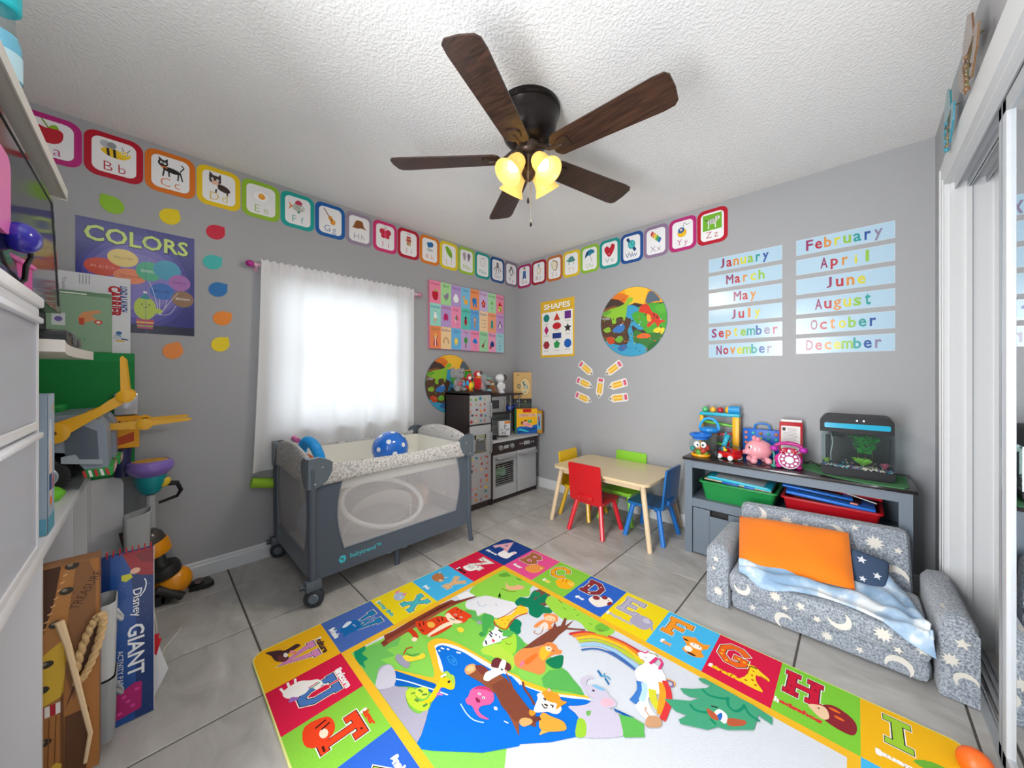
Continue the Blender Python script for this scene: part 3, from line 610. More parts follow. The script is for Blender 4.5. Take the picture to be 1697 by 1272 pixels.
def f_oper(p,w,h):
    p.poly([(-w/2,0),(w/2,0),(w/2,h),(-w/2,h)],'f4b81e'); p.poly([(-w/2,0),(w/2,0),(w/2,h*.35),(-w/2,h*.25)],'1f5fae'); p.poly([(-w*.2,h*.86),(w*.2,h*.86),(w*.2,h),(-w*.2,h)],'c22a22')
    p.text('OPERATION',0,h*.74,h*.13,'f7ece0',bold=0.09,w=w*.86); p.text('OPERATION',0,h*.74,h*.115,'b0202a',bold=0.02,w=w*.82)
    p.art('e 8a5a3a -.45 .1 .16 .2;e 2f9e5a .25 .25 .2 .18;e e8a0a0 0 -.1 .45 .22 -20;e e8a0a0 .35 -.3 .2 .14;e f0b8a8 -.15 .2 .14 .16;e 5a2a1a -.15 .32 .13 .08;e d8343a .1 -.1 .05 .05;e 2c6fc0 -.6 -.35 .3 .1;e ffffff .25 .3 .05 .06;p 16406f -.9 -.8 .9 -.5 .9 -.62 -.9 -.95;p 3ac1d0 -.9 -.6 0 -.9 .2 -.8 -.7 -.5',0,h*.4,w*.5,h*.38)
def f_side(c,txt,tc='2a2a2a'):
    def f(p,w,h):
        p.poly([(-w/2,0),(w/2,0),(w/2,h),(-w/2,h)],c)
        if txt: p.text(txt,0,h/2,w*.5,tc,rot=PI/2,w=h*.7)
    return f
boxprint('board_game','yellow board game box lettered OPERATION on the toy kitchen worktop','board game',(0.275,-0.165,0.577),(0.055,0.235,0.255),R(-24),'f2a51c',[('x+',f_oper),('y+',f_side('f2a51c','')),('y-',f_side('3a8f5a','')),])
def f_puz(p,w,h):
    p.poly([(-w/2,0),(w/2,0),(w/2,h),(-w/2,h)],'c9962e'); p.poly([(-w*.36,h*.16),(w*.36,h*.16),(w*.36,h*.86),(-w*.36,h*.86)],'7fb5dc')
    p.art('q c23a2a -.3 .3 0 .8 .3 .4 0 0;e 2a3a6a .1 -.2 .3 .4;e 4fc0d8 -.1 -.6 .4 .2;e f2d23a .2 .7 .15 .1',0,h*.5,w*.4,h*.4)
boxprint('puzzle_box','narrow brown picture puzzle box with blue front behind the yellow board game','puzzle',(0.372,-0.060,0.577),(0.085,0.020,0.235),R(0),'7a4a22',f_puz,'y-')
def f_tan(p,w,h):
    p.poly([(-w/2,0),(w/2,0),(w/2,h),(-w/2,h)],'cfa869'); p.ell(0.02,h*.45,w*.28,h*.34,'5a4a34',28); p.ell(0.02,h*.45,w*.27,h*.325,'dcc08c',28)
    p.text('EAR',-w*.28,h*.90,h*.05,'4a3a26'); 
    for k in range(10): p.ell(0.02+random.uniform(-.025,.025),h*.45+random.uniform(-.06,.06),.008,.012,random.choice(['3a7f94','2f5f74','6aa6b4','e8e0cc']))
    p.ell(-w*.22,h*.47,.02,.025,'4a5a5e'); p.ell(-w*.22,h*.47,.011,.014,'cfa869')
boxprint('cardboard_box','tall tan cardboard box with an oval picture, top of the stack in the corner','box',(0.13,-0.055,0.927),(0.05,0.21,0.285),R(-38),'d69a4a',f_tan)
def f_dark(p,w,h):
    p.poly([(-w/2,0),(w/2,0),(w/2,h),(-w/2,h)],'2c2e30'); p.poly([(-w/2,h*.72),(w/2,h*.72),(w/2,h*.86),(-w/2,h*.86)],'49524a'); p.ell(-w*.3,h*.92,.010,.010,'9ea3a2'); p.ell(w*.1,h*.91,.008,.008,'c9b24a'); p.poly([(-w*.3,h*.66),(w*.3,h*.66),(w*.3,h*.72),(-w*.3,h*.72)],'7a4a4a')
boxprint('board_game','dark green and black game box under the tan cardboard box','board game',(0.13,-0.055,0.577),(0.055,0.21,0.349),R(-38),'26282a',f_dark)
def f_col(p,w,h):
    p.poly([(-w/2,0),(w/2,0),(w/2,h),(-w/2,h)],'dcdde0'); p.poly([(w*.0,h*.8),(w/2,h*.8),(w/2,h*.98),(0,h*.98)],'e08a3c')
    for k in range(12): p.ell(random.uniform(-.4,.4)*w,random.uniform(.1,.72)*h,.008,.010,random.choice(['8c9096','b9bcc2','6c7076','a9adb6']))
boxprint('small_box','small white and grey printed box standing on the toy kitchen worktop','box',(0.20,-0.42,0.577),(0.04,0.13,0.145),R(-15),'c9cace',f_col)
t=thing('toy_teapot','small dark blue toy teapot on the hutch shelf beside the microwave','toy teapot',(0.10,-0.235,0.8055))
part('pot',B().lathe([(0,0),(0.035,0),(0.045,0.02),(0.04,0.05),(0.02,0.062),(0,0.066)],(0.10,-0.235,0.8055),20),M('1c3f9e',0.2,coat=0.4),t); part('spout',B().tube([(0.11,-0.20,0.83),(0.115,-0.17,0.85),(0.12,-0.155,0.868)],[0.012,0.009,0.006],10),M('1c3f9e',0.2),t); part('lid_knob',B().ell((0.10,-0.235,0.874),0.008,10),M('d8c23e',0.3),t)
t=thing('toy_pan','small black toy pan on the front burner','toy pan',(0.28,-0.64,0.583)); part('pan',B().lathe([(0,0),(0.036,0),(0.042,0.022),(0.038,0.022),(0.033,0.004),(0,0.004)],(0.28,-0.64,0.583),22),M('2b2b2f',0.35,0.3),t); part('pan_handle',B().cyl((0.245,-0.625,0.60),(0.18,-0.60,0.605),0.006),M('9ea2a6',0.3,0.6),t)
# ================================================================ children's table and chairs
m_wood=M('dcc79f',0.28,var=0.05,scale=14,coat=0.3); m_leg=M('e2c9a6',0.45,var=0.05,scale=30)
tb=thing('childrens_table','low pale wooden children\'s table with rounded corners among four coloured chairs','table',(1.375,-0.365,0))
b=B().prism(rrect(0.79,0.565,0.05,6),(1.368,-0.345,0.434),(1,0,0),(0,1,0),(0,0,1),0.018); part('tabletop',b,m_wood,tb)
part('apron',B().bb(1.06,1.69,-0.585,-0.570,0.395,0.434).bb(1.06,1.69,-0.150,-0.135,0.395,0.434).bb(1.04,1.055,-0.57,-0.15,0.395,0.434).bb(1.695,1.71,-0.57,-0.15,0.395,0.434),m_leg,tb,smooth=0)
for x0,y0,x1,y1 in ((0.952,-0.602,1.035,-0.575),(1.762,-0.590,1.705,-0.575),(1.760,-0.024,1.705,-0.14),(0.952,-0.024,1.035,-0.14)):
    part('leg',B().cyl((x0,y0,0),(x1,y1,0.436),0.0165,0.0185,16),m_leg,tb)
def chair(hexb,hexl,label):
    t=thing('childrens_chair',label,'chair'); mb=M(hexb,0.35,coat=0.2); ml=M(hexl,0.35,coat=0.2)
    part('seat',B().prism([(-0.115,-0.125),(0.115,-0.125),(0.135,-0.105),(0.13,0.115),(0.11,0.13),(-0.11,0.13),(-0.13,0.115),(-0.135,-0.105)],(0,0,0.235),(1,0,0),(0,1,0),(0,0,1),0.018),mb,t,local=True)
    b=B().prism(rrect(0.27,0.285,0.014,3,(0,0.1425)),(0,0,0),(1,0,0),(0,0,1),(0,1,0),0.012); b.xf(Matrix.Translation((0,-0.137,0.238))@euler(R(6),0,0)); part('backrest',b,mb,t,local=True)
    part('back_cleat',B().box((0,-0.146,0.276),(0.13,0.014,0.036),0.003),mb,t,local=True)
    for x in (-0.045,0.045): part('screw',B().ell((x,-0.1545,0.276),(0.004,0.002,0.004),8),M('d9a08a',0.3,0.4),t,local=True)
    for x in (-1,1):
        for y in (-1,1): 
            part('leg',B().tube([(x*0.145,y*0.14-0.005,0),(x*0.098,y*0.092,0.236)],[0.0165,0.0175],8),ml,t,local=True,smooth=20)
    
    for y in (-0.10,0.07): part('under_brace',B().bb(-0.11,0.11,y,y+0.03,0.214,0.235),ml,t,local=True,smooth=0)
    return t
for hb,hl,lb,x,y,r in (('c5191f','dc2030','red children\'s chair with its back to the camera, tucked under the table',1.306,-0.515,0),('1769b0','1f74c8','blue children\'s chair at the table end beside the grey cabinet',1.650,-0.305,90),('e8bb14','e2b31a','yellow children\'s chair at the table end nearest the toy kitchen',1.068,-0.310,-88),('8fd23c','86c83a','lime green children\'s chair on the wall side of the table',1.355,-0.172,180)):
    c=chair(hb,hl,lb); c.location=(x,y,0); c.rotation_euler=(0,0,R(r)); c['group']='coloured children\'s chairs around the table'
# ================================================================ grey cabinet
m_cab=M('6e7a87',0.45,var=0.03,scale=120); m_ctop=M('2c2728',0.25,coat=0.3); m_cin=M('626d79',0.6)
cb=thing('storage_cabinet','grey toy storage cabinet with a dark top along the back wall','cabinet',(2.42,-0.2,0))
part('top',B().bb(1.902,2.948,-0.398,-0.004,0.613,0.631,0.002),m_ctop,cb,'dark brown top board')
part('carcass',B().bb(1.916,1.934,-0.375,-0.01,0,0.613).bb(2.914,2.932,-0.375,-0.01,0,0.613).bb(1.934,2.914,-0.02,-0.01,0.02,0.613).bb(1.934,2.914,-0.37,-0.02,0.348,0.366).bb(1.916,1.961,-0.392,-0.372,0,0.613).bb(2.886,2.932,-0.392,-0.372,0,0.613).bb(1.961,2.886,-0.390,-0.372,0.566,0.613).bb(1.961,2.886,-0.390,-0.372,0.312,0.366).bb(1.934,2.914,-0.37,-0.02,0.015,0.03),m_cab,cb,smooth=0)
for x0,x1 in ((1.966,2.424),(2.430,2.882)):
    dr=part('pull_out_bin',B().bb(x0,x1-0.012,-0.389,-0.371,0.012,0.27).bb(x0,x0+0.10,-0.389,-0.371,0.27,0.306).bb(x0+0.205,x1-0.012,-0.389,-0.371,0.27,0.306).bb(x0+0.01,x0+0.02,-0.371,-0.06,0.03,0.28).bb(x1-0.03,x1-0.02,-0.371,-0.06,0.03,0.28).bb(x0+0.01,x1-0.02,-0.371,-0.06,0.03,0.036),m_cab,cb,smooth=0)
    for k in range(4): part('groove',B().bb(x0+0.098+k*0.107-0.0015,x0+0.098+k*0.107+0.0015,-0.3898,-0.3888,0.014,0.27),M('55606b',0.6),dr,smooth=0)
    part('handle_liner',B().bb(x0+0.10,x0+0.205,-0.3885,-0.372,0.262,0.272).bb(x0+0.10,x0+0.104,-0.3885,-0.372,0.262,0.306).bb(x0+0.201,x0+0.205,-0.3885,-0.372,0.262,0.306).bb(x0+0.104,x0+0.201,-0.370,-0.366,0.268,0.306),m_blk,dr,smooth=0)
def tray(name,label,x0,x1,hexc):
    t=thing(name,label,'bin',((x0+x1)/2,-0.235,0.366),group='coloured plastic bins in the cabinet'); m=M(hexc,0.35)
    cx=(x0+x1)/2; rings=[]
    for z,dx,dy in ((0.367,-0.022,-0.02),(0.478,0.0,0.0),(0.478,0.010,0.010),(0.488,0.010,0.010),(0.488,-0.004,-0.004),(0.372,-0.026,-0.024)):
        rings.append([(cx+p[0],-0.235+p[1],z) for p in rrect(x1-x0+2*dx,0.27+2*dy,0.02,4)])
    b=B().loft(rings,False); b.add(rings[0],[tuple(range(len(rings[0])))]); b.add(rings[-1],[tuple(range(len(rings[-1])))])
    part('bin_body',b,m,t); return t
tray('toy_bin','green plastic bin in the cabinet\'s upper shelf holding flat board games',2.005,2.405,'1f8a45')
tray('toy_bin','red plastic bin in the cabinet\'s upper shelf with a blue drawing board',2.438,2.83,'b3121f')
def slab(name,label,cat,c,d,rot,hexc,bev=0.004,detail=None,rough=0.4):
    t=thing(name,label,cat,c); m=Matrix.Translation(c)@euler(*rot)
    b=B().box((0,0,0),d,bev).xf(m); part('board',b,M(hexc,rough),t)
    if detail:
        for nm,cc,dd,h in detail: part(nm,B().box(cc,dd,0.002).xf(m),M(h,0.4),t)
    return t
slab('drawing_tablet','turquoise drawing tablet lying on the green bin','toy',(2.215,-0.25,0.511),(0.34,0.22,0.014),(R(3),R(2.5),R(-1)),'23b4cf',detail=[('screen',(0,0,0.0075),(0.26,0.16,0.002),'c9ced0'),('rim',(0,-0.104,0.008),(0.31,0.008,0.004),'7fdbe8')])
slab('folded_game_board','beige folding game board on the green bin under the turquoise tablet','board game',(2.205,-0.26,0.495),(0.36,0.20,0.010),(R(0),R(1.5),0),'b9ad94',detail=[('clip',(-0.03,-0.104,0.0),(0.09,0.012,0.012),'2a55a8'),('clip',(0.07,-0.106,0.001),(0.05,0.012,0.012),'3568bc')])
slab('drawing_board','blue magnetic drawing board lying across the red bin','toy',(2.63,-0.25,0.503),(0.36,0.22,0.016),(R(2),R(3.5),R(1)),'1e6fd2',detail=[('screen',(0,0.01,0.009),(0.26,0.15,0.002),'20242a'),('slider',(0.10,-0.085,0.011),(0.03,0.014,0.008),'e88a7a')])
slab('drawing_board','second blue drawing board with a black screen on top of the red bin','toy',(2.575,-0.215,0.526),(0.30,0.17,0.012),(R(4),R(4),R(3)),'2a7be0',detail=[('screen',(0,0.0,0.007),(0.22,0.12,0.002),'15171b')])
slab('flat_toy_case','red flat toy case at the back of the red bin','toy',(2.68,-0.17,0.535),(0.32,0.13,0.018),(R(4),R(3),0),'c01a28',detail=[('knob',(0.05,-0.05,0.011),(0.02,0.012,0.008),'e8554a'),('knob',(0.09,-0.05,0.011),(0.02,0.012,0.008),'e8554a')])
slab('toy_pointer','white stick lying on the drawing boards in the red bin','toy',(2.70,-0.27,0.538),(0.24,0.006,0.006),(0,R(12),R(-8)),'cfc8be',0.001)
# ================================================================ things on the cabinet
ZT=0.6312
m_clr,nt,bs,N,L=nodes('clear_plastic'); tr=N('ShaderNodeBsdfTransparent'); tr.inputs[0].default_value=(0.90,0.95,0.96,1); gs=N('ShaderNodeBsdfGlossy'); gs.inputs['Roughness'].default_value=0.04; x=N('ShaderNodeMixShader'); x.inputs[0].default_value=0.045; L(tr.outputs[0],x.inputs[1]); L(gs.outputs[0],x.inputs[2]); L(x.outputs[0],nt.nodes['Material Output'].inputs[0])
fb=thing('fish_bowl_toy','round clear fish bowl toy with blue rim, orange base and big white eyes','toy',(1.987,-0.305,ZT))
part('base',B().lathe([(0,0),(0.052,0),(0.06,0.008),(0.057,0.02),(0,0.022)],(1.987,-0.305,ZT),28,sx=1,sy=0.9),M('f2a318',0.3),fb)
part('bowl',B().lathe([(0.045,0.02),(0.066,0.04),(0.073,0.065),(0.070,0.09),(0.055,0.118)],(1.987,-0.305,ZT),30,cap=False),m_clr,fb,'clear bowl')
part('rim',B().lathe([(0.048,0.116),(0.052,0.128),(0.066,0.138),(0.069,0.148),(0.063,0.155),(0.045,0.152),(0.04,0.14),(0.0,0.135)],(1.987,-0.305,ZT),30),M('1c74d8',0.25,coat=0.3),fb)
dv=Vector((0.27,-0.96,0)).normalized(); sv=Vector((0.96,0.27,0)).normalized()
for s in (-1,1):
    e0=Vector((1.985,-0.305,ZT+0.088))+dv*0.065+sv*s*0.019
    ey=part('eye',B().ell(e0,(0.018,0.012,0.021),14),M('f4f4f2',0.2),fb); part('pupil',B().ell(e0+dv*0.009+sv*(-s*0.003),(0.007,0.005,0.009),10),m_blk,ey)
part('beak',B().ell(Vector((1.985,-0.305,ZT+0.066))+dv*0.07,(0.010,0.010,0.008),10),M('ef6a2c',0.4),fb)
for h,dx,dy,dz,r in (('d8473a',0.03,0.0,0.06,0.026),('d8473a',0.025,-0.03,0.045,0.022),('6aa63a',0.0,-0.035,0.032,0.022),('e2a33a',-0.02,0.0,0.04,0.026),('2f9e9a',-0.042,-0.02,0.05,0.018),('8a5a3a',-0.02,-0.03,0.035,0.018),('6aa63a',0.035,-0.02,0.028,0.018)):
    part('play_piece',B().ell((1.987+dx,-0.305+dy,ZT+dz),r,12),M(h,0.4),fb)
bk_=thing('toy_bucket','clear toy bucket with bright blue lid and arched handle behind the fish bowl','toy',(2.008,-0.19,ZT))
part('bucket_body',B().lathe([(0.0,0),(0.045,0),(0.052,0.15),(0.0,0.152)],(2.008,-0.185,ZT),24),mesh_mat('smoky_plastic','8d8a86',0.45),bk_)
part('lid',B().lathe([(0,0.152),(0.055,0.152),(0.064,0.165),(0.062,0.178),(0.04,0.186),(0,0.188)],(2.008,-0.185,ZT),28),M('2590e0',0.3),bk_)
part('handle',B().tube([(2.008-0.060*math.cos(PI*i/14),-0.185,ZT+0.172+0.075*math.sin(PI*i/14)) for i in range(15)],0.009,10),M('35a9e8',0.3),bk_)
tw=thing('ball_tower_toy','yellow and turquoise ball tower toy with coloured balls along the top, against the wall','toy',(2.05,-0.075,ZT))
m_y=M('f3b51c',0.35); m_c=M('2fb3cf',0.35); m_g=M('6cc43a',0.35); m_r=M('c4222c',0.35)
for x0,x1 in ((1.925,1.950),(2.130,2.172)): part('post',B().bb(x0,x1,-0.115,-0.055,ZT,ZT+0.26,0.006),m_y,tw)
for z in (0.08,0.14,0.2): part('post_hole',B().ell((2.168,-0.085,ZT+z),(0.006,0.012,0.010),10),M('7a4a1c',0.5),tw)
part('top_track',B().bb(1.922,2.176,-0.118,-0.05,ZT+0.258,ZT+0.282,0.008),m_c,tw)
for z,h,s in ((0.225,'6cc43a',-1),(0.15,'c4222c',1),(0.085,'6cc43a',-1)):
    part('ramp',B().box((2.04,-0.085,ZT+z-0.02),(0.185,0.055,0.014),0.004,(0,R(6*s)*-1,0)),M(h,0.35),tw)
part('back_frame',B().bb(1.95,2.13,-0.062,-0.056,ZT+0.05,ZT+0.07).bb(1.95,2.13,-0.062,-0.056,ZT+0.12,ZT+0.14).bb(2.12,2.13,-0.062,-0.056,ZT,ZT+0.26),m_c,tw,smooth=0)
part('top_knob',B().cyl((2.105,-0.085,ZT+0.305),(2.172,-0.085,ZT+0.305),0.026,0.028,18),M('2a9ad8',0.3),tw); part('knob_collar',B().cyl((2.088,-0.085,ZT+0.303),(2.108,-0.085,ZT+0.303),0.020,0.024,18),m_y,tw)
for x,h in ((1.955,'53b873'),(2.005,'efb02a'),(2.052,'c1222e')): solo('toy_ball',B().ell((x,-0.085,ZT+0.300),0.021,16),M(h,0.25,coat=0.4),{'53b873':'small green ball','efb02a':'small yellow ball','c1222e':'small dark red ball'}[h]+' on top of the ball tower','ball',(x,-0.085,ZT+0.279))
cr_=thing('toy_car','small red open toy car with white wheels beside the pink pig','toy car',(2.15,-0.27,ZT))
mt=Matrix.Translation((2.150,-0.272,ZT))@euler(0,0,R(-28))
part('car_body',B().box((0,0,0.030),(0.125,0.075,0.036),0.010).box((0.0,0.033,0.055),(0.12,0.008,0.02),0.003).box((0.055,0,0.055),(0.012,0.07,0.022),0.003).xf(mt),M('c9151c',0.3,coat=0.3),cr_)
part('windshield',B().tube([(-0.055,-0.03,0.052),(-0.02,-0.036,0.085),(0.035,-0.036,0.082),(0.058,-0.03,0.052)],0.0035,8).tube([(-0.055,0.03,0.052),(-0.02,0.036,0.085),(0.035,0.036,0.082),(0.058,0.03,0.052)],0.0035,8).xf(mt),M('4b5577',0.3),cr_)
for x in (-0.038,0.04):
    for y in (-0.039,0.039): part('wheel',B().lathe([(0,-0.006),(0.0155,-0.006),(0.017,0),(0.0155,0.006),(0,0.006)],(x,y,0.017),16,euler(R(90),0,0)).xf(mt),M('eef0f2',0.3),cr_)
part('headlamp',B().ell((-0.062,-0.022,0.03),(0.004,0.010,0.006),8).xf(mt),M('f0a63a',0.3),cr_); part('headlamp',B().ell((-0.062,0.022,0.03),(0.004,0.010,0.006),8).xf(mt),M('f0a63a',0.3),cr_)
sp=thing('spiky_ring_toy','spiky turquoise ring toy with a red centre standing behind the red car','toy',(2.115,-0.185,ZT))
b=B().tube([(2.112+0.012*math.cos(a),-0.195+0.034*math.sin(a),ZT+0.085+0.052*math.cos(a)) for a in [2*PI*i/24 for i in range(24)]],0.014,8,closed=True)
for i in range(20):
    a=2*PI*i/20; b.cyl((2.112,-0.195+0.040*math.sin(a),ZT+0.085+0.060*math.cos(a)),(2.112,-0.195+0.058*math.sin(a),ZT+0.085+0.080*math.cos(a)),0.005,0.002,6)
part('spiky_ring',b,M('35b5cf',0.5),sp); part('ring_centre',B().ell((2.118,-0.195,ZT+0.08),(0.016,0.024,0.034),12),M('b01c2a',0.4),sp); part('stand',B().lathe([(0,0),(0.032,0),(0.028,0.012),(0,0.014)],(2.112,-0.195,ZT),16),M('35b5cf',0.5),sp)
b=B().ell((2.075,-0.29,ZT+0.028),(0.016,0.016,0.028),12).ell((2.075,-0.292,ZT+0.065),(0.013,0.013,0.014),12); fuse(b,0.003,M('2a2c30',0.5),'small_figurine',loc=(2.075,-0.29,ZT),label='tiny black and white figurine between the fish bowl and red car',cat='figurine')
t=thing('rubber_duck','tiny yellow rubber duck riding on the red car','rubber duck',(2.128,-0.282,ZT+0.048)); part('duck_body',B().ell((2.128,-0.284,ZT+0.060),(0.012,0.010,0.010),10).ell((2.124,-0.288,ZT+0.074),0.0075,10),M('f0cf2c',0.4),t); part('bill',B().ell((2.119,-0.295,ZT+0.073),(0.004,0.004,0.002),8),M('e8832a',0.4),t)
pb=thing('peg_board_toy','blue peg board toy with carry handle and round coloured pegs','toy',(2.285,-0.045,ZT))
part('board',B().bb(2.182,2.392,-0.06,-0.035,ZT,ZT+0.185,0.006),M('1568cf',0.35),pb)
part('handle',B().tube([(2.245,-0.047,ZT+0.183),(2.252,-0.047,ZT+0.212),(2.27,-0.047,ZT+0.222),(2.31,-0.047,ZT+0.222),(2.328,-0.047,ZT+0.212),(2.335,-0.047,ZT+0.183)],0.006,8),M('2a85df',0.3),pb)
pc=['d9795a','35b7ab','b8783a','2fb39f','c96a3a','d9795a','d5d27a','b9d87a','2fa89f','35b7ab','d9795a','e8a08a','9ccf8a','d0603a','35b7ab']
for i in range(15):
    x=2.202+(i%5)*0.0415; z=ZT+0.158-(i//5)*0.034; part('peg',B().lathe([(0,0),(0.010,0),(0.010,0.004),(0.007,0.007),(0,0.007)],(x,-0.060,z),12,euler(R(90),0,0)),M(pc[i],0.4),pb)
pg=thing('piggy_bank','glossy pink piggy bank toy with large eyes','piggy bank',(2.305,-0.262,ZT)); m_pink=M('f0a0ab',0.28,coat=0.4)
pm=Matrix.Translation((2.305,-0.262,ZT))@euler(0,0,R(28))
b=B().ell((0,0,0.085),(0.073,0.060,0.062),24)
for x in (-0.036,0.042):
    for y in (-0.034,0.034): b.ell((x,y,0.020),(0.021,0.021,0.021),12)
b.ell((-0.066,-0.012,0.070),(0.020,0.020,0.018),12); b.xf(pm); fuse(b,0.004,m_pink,'body',pg)
for y in (-0.028,0.028): part('ear',B().ell((-0.012,y,0.147),(0.014,0.010,0.020),10,(R(18 if y<0 else -18),0,0)).xf(pm),M('e58e9c',0.3),pg)
part('snout_disc',B().ell((-0.084,-0.014,0.069),(0.006,0.016,0.014),12).xf(pm),M('e98a98',0.3),pg)
for y in (-0.034,0.012): 
    e=part('eye',B().ell((-0.053,y-0.004,0.103),(0.010,0.012,0.015),12).xf(pm),M('f4e4e6',0.2),pg); part('pupil',B().ell((-0.062,y-0.008,0.102),(0.004,0.006,0.008),10).xf(pm),m_blk,e)
bx=thing('instruction_box','red toy box with a white instruction label leaning against the wall','box',(2.45,-0.10,ZT))
mt=Matrix.Translation((2.447,-0.105,ZT))@euler(R(-9),0,R(4))
part('box',B().bb(-0.058,0.058,-0.022,0.022,0.0,0.250,0.002).xf(mt),M('b5121c',0.4),bx)
part('white_lining',B().bb(-0.05,0.055,-0.02,0.02,0.250,0.266,0.004).xf(mt),M('eceae8',0.6),bx)
pr_=Print(mt@Vector((0,-0.0225,0)),(mt.to_3x3()@Vector((1,0,0))),(mt.to_3x3()@Vector((0,0,1))),(mt.to_3x3()@Vector((0,-1,0))))
pr_.poly([(-0.048,0.06),(0.046,0.06),(0.046,0.225),(-0.048,0.225)],'e6e2e0'); pr_.poly([(-0.042,0.195),(-0.026,0.195),(-0.026,0.215),(-0.042,0.215)],'3a2a2c')
for i in range(16): pr_.poly([(-0.018 if i<3 else -0.042,0.208-i*0.0088),(random.uniform(0.02,0.04),0.208-i*0.0088),(0.03,0.211-i*0.0088),(-0.018 if i<3 else -0.042,0.211-i*0.0088)],'9a9496')
put('printed_label',pr_,PM_SATIN,bx)
ph=thing('toy_telephone','magenta toy rotary telephone with spotted bow and white dial','toy telephone',(2.452,-0.285,ZT)); m_mag=M('d22f92',0.25,coat=0.4); 
pm=Matrix.Translation((2.455,-0.285,ZT))@euler(0,0,R(12))
b=B().ell((0,0.012,0.045),(0.070,0.042,0.046),20).ell((0,-0.012,0.050),(0.066,0.024,0.052),20).ell((-0.045,-0.01,0.012),(0.02,0.03,0.012),12).ell((0.045,-0.01,0.012),(0.02,0.03,0.012),12).ell((0,0.01,0.09),(0.045,0.028,0.03),16); b.xf(pm); fuse(b,0.004,m_mag,'body',ph)
dm=pm@Matrix.Translation((0,-0.030,0.052))@euler(R(70),0,0)
part('dial_plate',B().lathe([(0,0),(0.052,0),(0.050,0.009),(0,0.010)],(0,0,0),32).xf(dm),M('e9e2ea',0.3),ph)
dl=part('dial',B().lathe([(0.022,0.010),(0.046,0.010),(0.046,0.014),(0.022,0.014)],(0,0,0),32,cap=False).xf(dm),M('a9366f',0.3),ph)
for i in range(10): a=2*PI*i/10; part('finger_hole',B().lathe([(0,0.0142),(0.0075,0.0142),(0.0075,0.0155),(0,0.0155)],(0.034*math.cos(a),0.034*math.sin(a),0),10).xf(dm),M('f2eef4',0.3),dl)
part('dial_centre',B().lathe([(0,0.010),(0.019,0.010),(0.018,0.017),(0,0.018)],(0,0,0),20).xf(dm),M('f6f4f8',0.3),ph)
rc=part('receiver',B().tube([(-0.062,0.0,0.128),(-0.035,0.0,0.142),(0,0,0.147),(0.035,0,0.142),(0.062,0,0.128)],[0.010,0.011,0.011,0.011,0.010],12).xf(pm),M('c0378a',0.25),ph)
for s in (-1,1): part('receiver_cup',B().ell((s*0.068,-0.006,0.112),(0.022,0.020,0.017),14).xf(pm),M('b52fa6',0.25),rc)
bwl=part('bow',B().ell((-0.022,-0.034,0.106),(0.022,0.008,0.016),12,(0,R(-20),0)).ell((0.022,-0.034,0.106),(0.022,0.008,0.016),12,(0,R(20),0)).xf(pm),M('b3163a',0.4),ph,'dark red spotted bow')
part('bow_knot',B().ell((0,-0.038,0.106),(0.010,0.008,0.011),10).xf(pm),M('e8dfe4',0.4),bwl)
for x,z in ((-0.03,0.112),(-0.018,0.098),(0.03,0.112),(0.018,0.098),(-0.036,0.10),(0.036,0.10)): part('bow_dot',B().ell((x,-0.0415,z),(0.003,0.002,0.003),8).xf(pm),M('f4f0f2',0.4),bwl)
t=thing('toy_receiver_cord','sea green toy whistle hanging beside the pink pig and telephone','toy',(2.385,-0.30,ZT)); part('cord',B().tube([(2.372,-0.245,ZT+0.09),(2.383,-0.265,ZT+0.075),(2.388,-0.285,ZT+0.045),(2.39,-0.31,ZT+0.012)],0.005,8),M('5ab09a',0.5),t)
for dx,dy in ((0,0),(0.010,0.004),(-0.008,0.006),(0.002,-0.008)): part('cord_bead',B().ell((2.39+dx,-0.315+dy,ZT+0.009),0.008,10),M('4aa38e',0.5),t)
mat_pts=[(2.41,-0.20),(2.46,-0.205),(2.52,-0.245),(2.60,-0.315),(2.68,-0.365),(2.78,-0.393),(2.905,-0.394),(2.925,-0.34),(2.928,-0.10),(2.88,-0.06),(2.60,-0.055),(2.44,-0.12)]
m_felt=M('4f8a5b',1.0,bump=1.0,scale=260,var=0.18)
solo('felt_mat',B().prism(mat_pts,(0,0,ZT),(1,0,0),(0,1,0),(0,0,1),0.004),m_felt,'green felt mat under the aquarium','mat',(2.7,-0.22,ZT),smooth=0)
# aquarium
aq=thing('aquarium','small glass aquarium with rounded black hood, black base and green plants','aquarium',(2.74,-0.225,ZT+0.0045)); AX0,AX1,AY0,AY1,AZ=2.600,2.880,-0.322,-0.13,ZT+0.0045
m_bk=M('121316',0.45,spec=0.3); 
def bowed(z0,z1,top):   # front outline of hood / base with two rounded corners
    r=0.03; w=AX1-AX0; P=[]
    if top: P=[(0,z0),(w,z0)]+[(w-r+r*math.cos(R(a)),z1-r+r*math.sin(R(a))) for a in range(0,91,15)]+[(r+r*math.cos(R(a)),z1-r+r*math.sin(R(a))) for a in range(90,181,15)]
    else: P=[(0,z1)]+[(r+r*math.cos(R(a)),z0+r*0.8+r*0.8*math.sin(R(a))) for a in range(180,271,15)]+[(w-r+r*math.cos(R(a)),z0+r*0.8+r*0.8*math.sin(R(a))) for a in range(270,361,15)]+[(w,z1)]
    return P
part('base',B().prism(bowed(0,0.046,False),(AX0,AY0,AZ),(1,0,0),(0,0,1),(0,1,0),AY1-AY0),m_bk,aq)
hd=part('hood',B().prism(bowed(0.236,0.322,True),(AX0-0.003,AY0-0.004,AZ),(1,0,0),(0,0,1),(0,1,0),AY1-AY0+0.008),m_bk,aq)
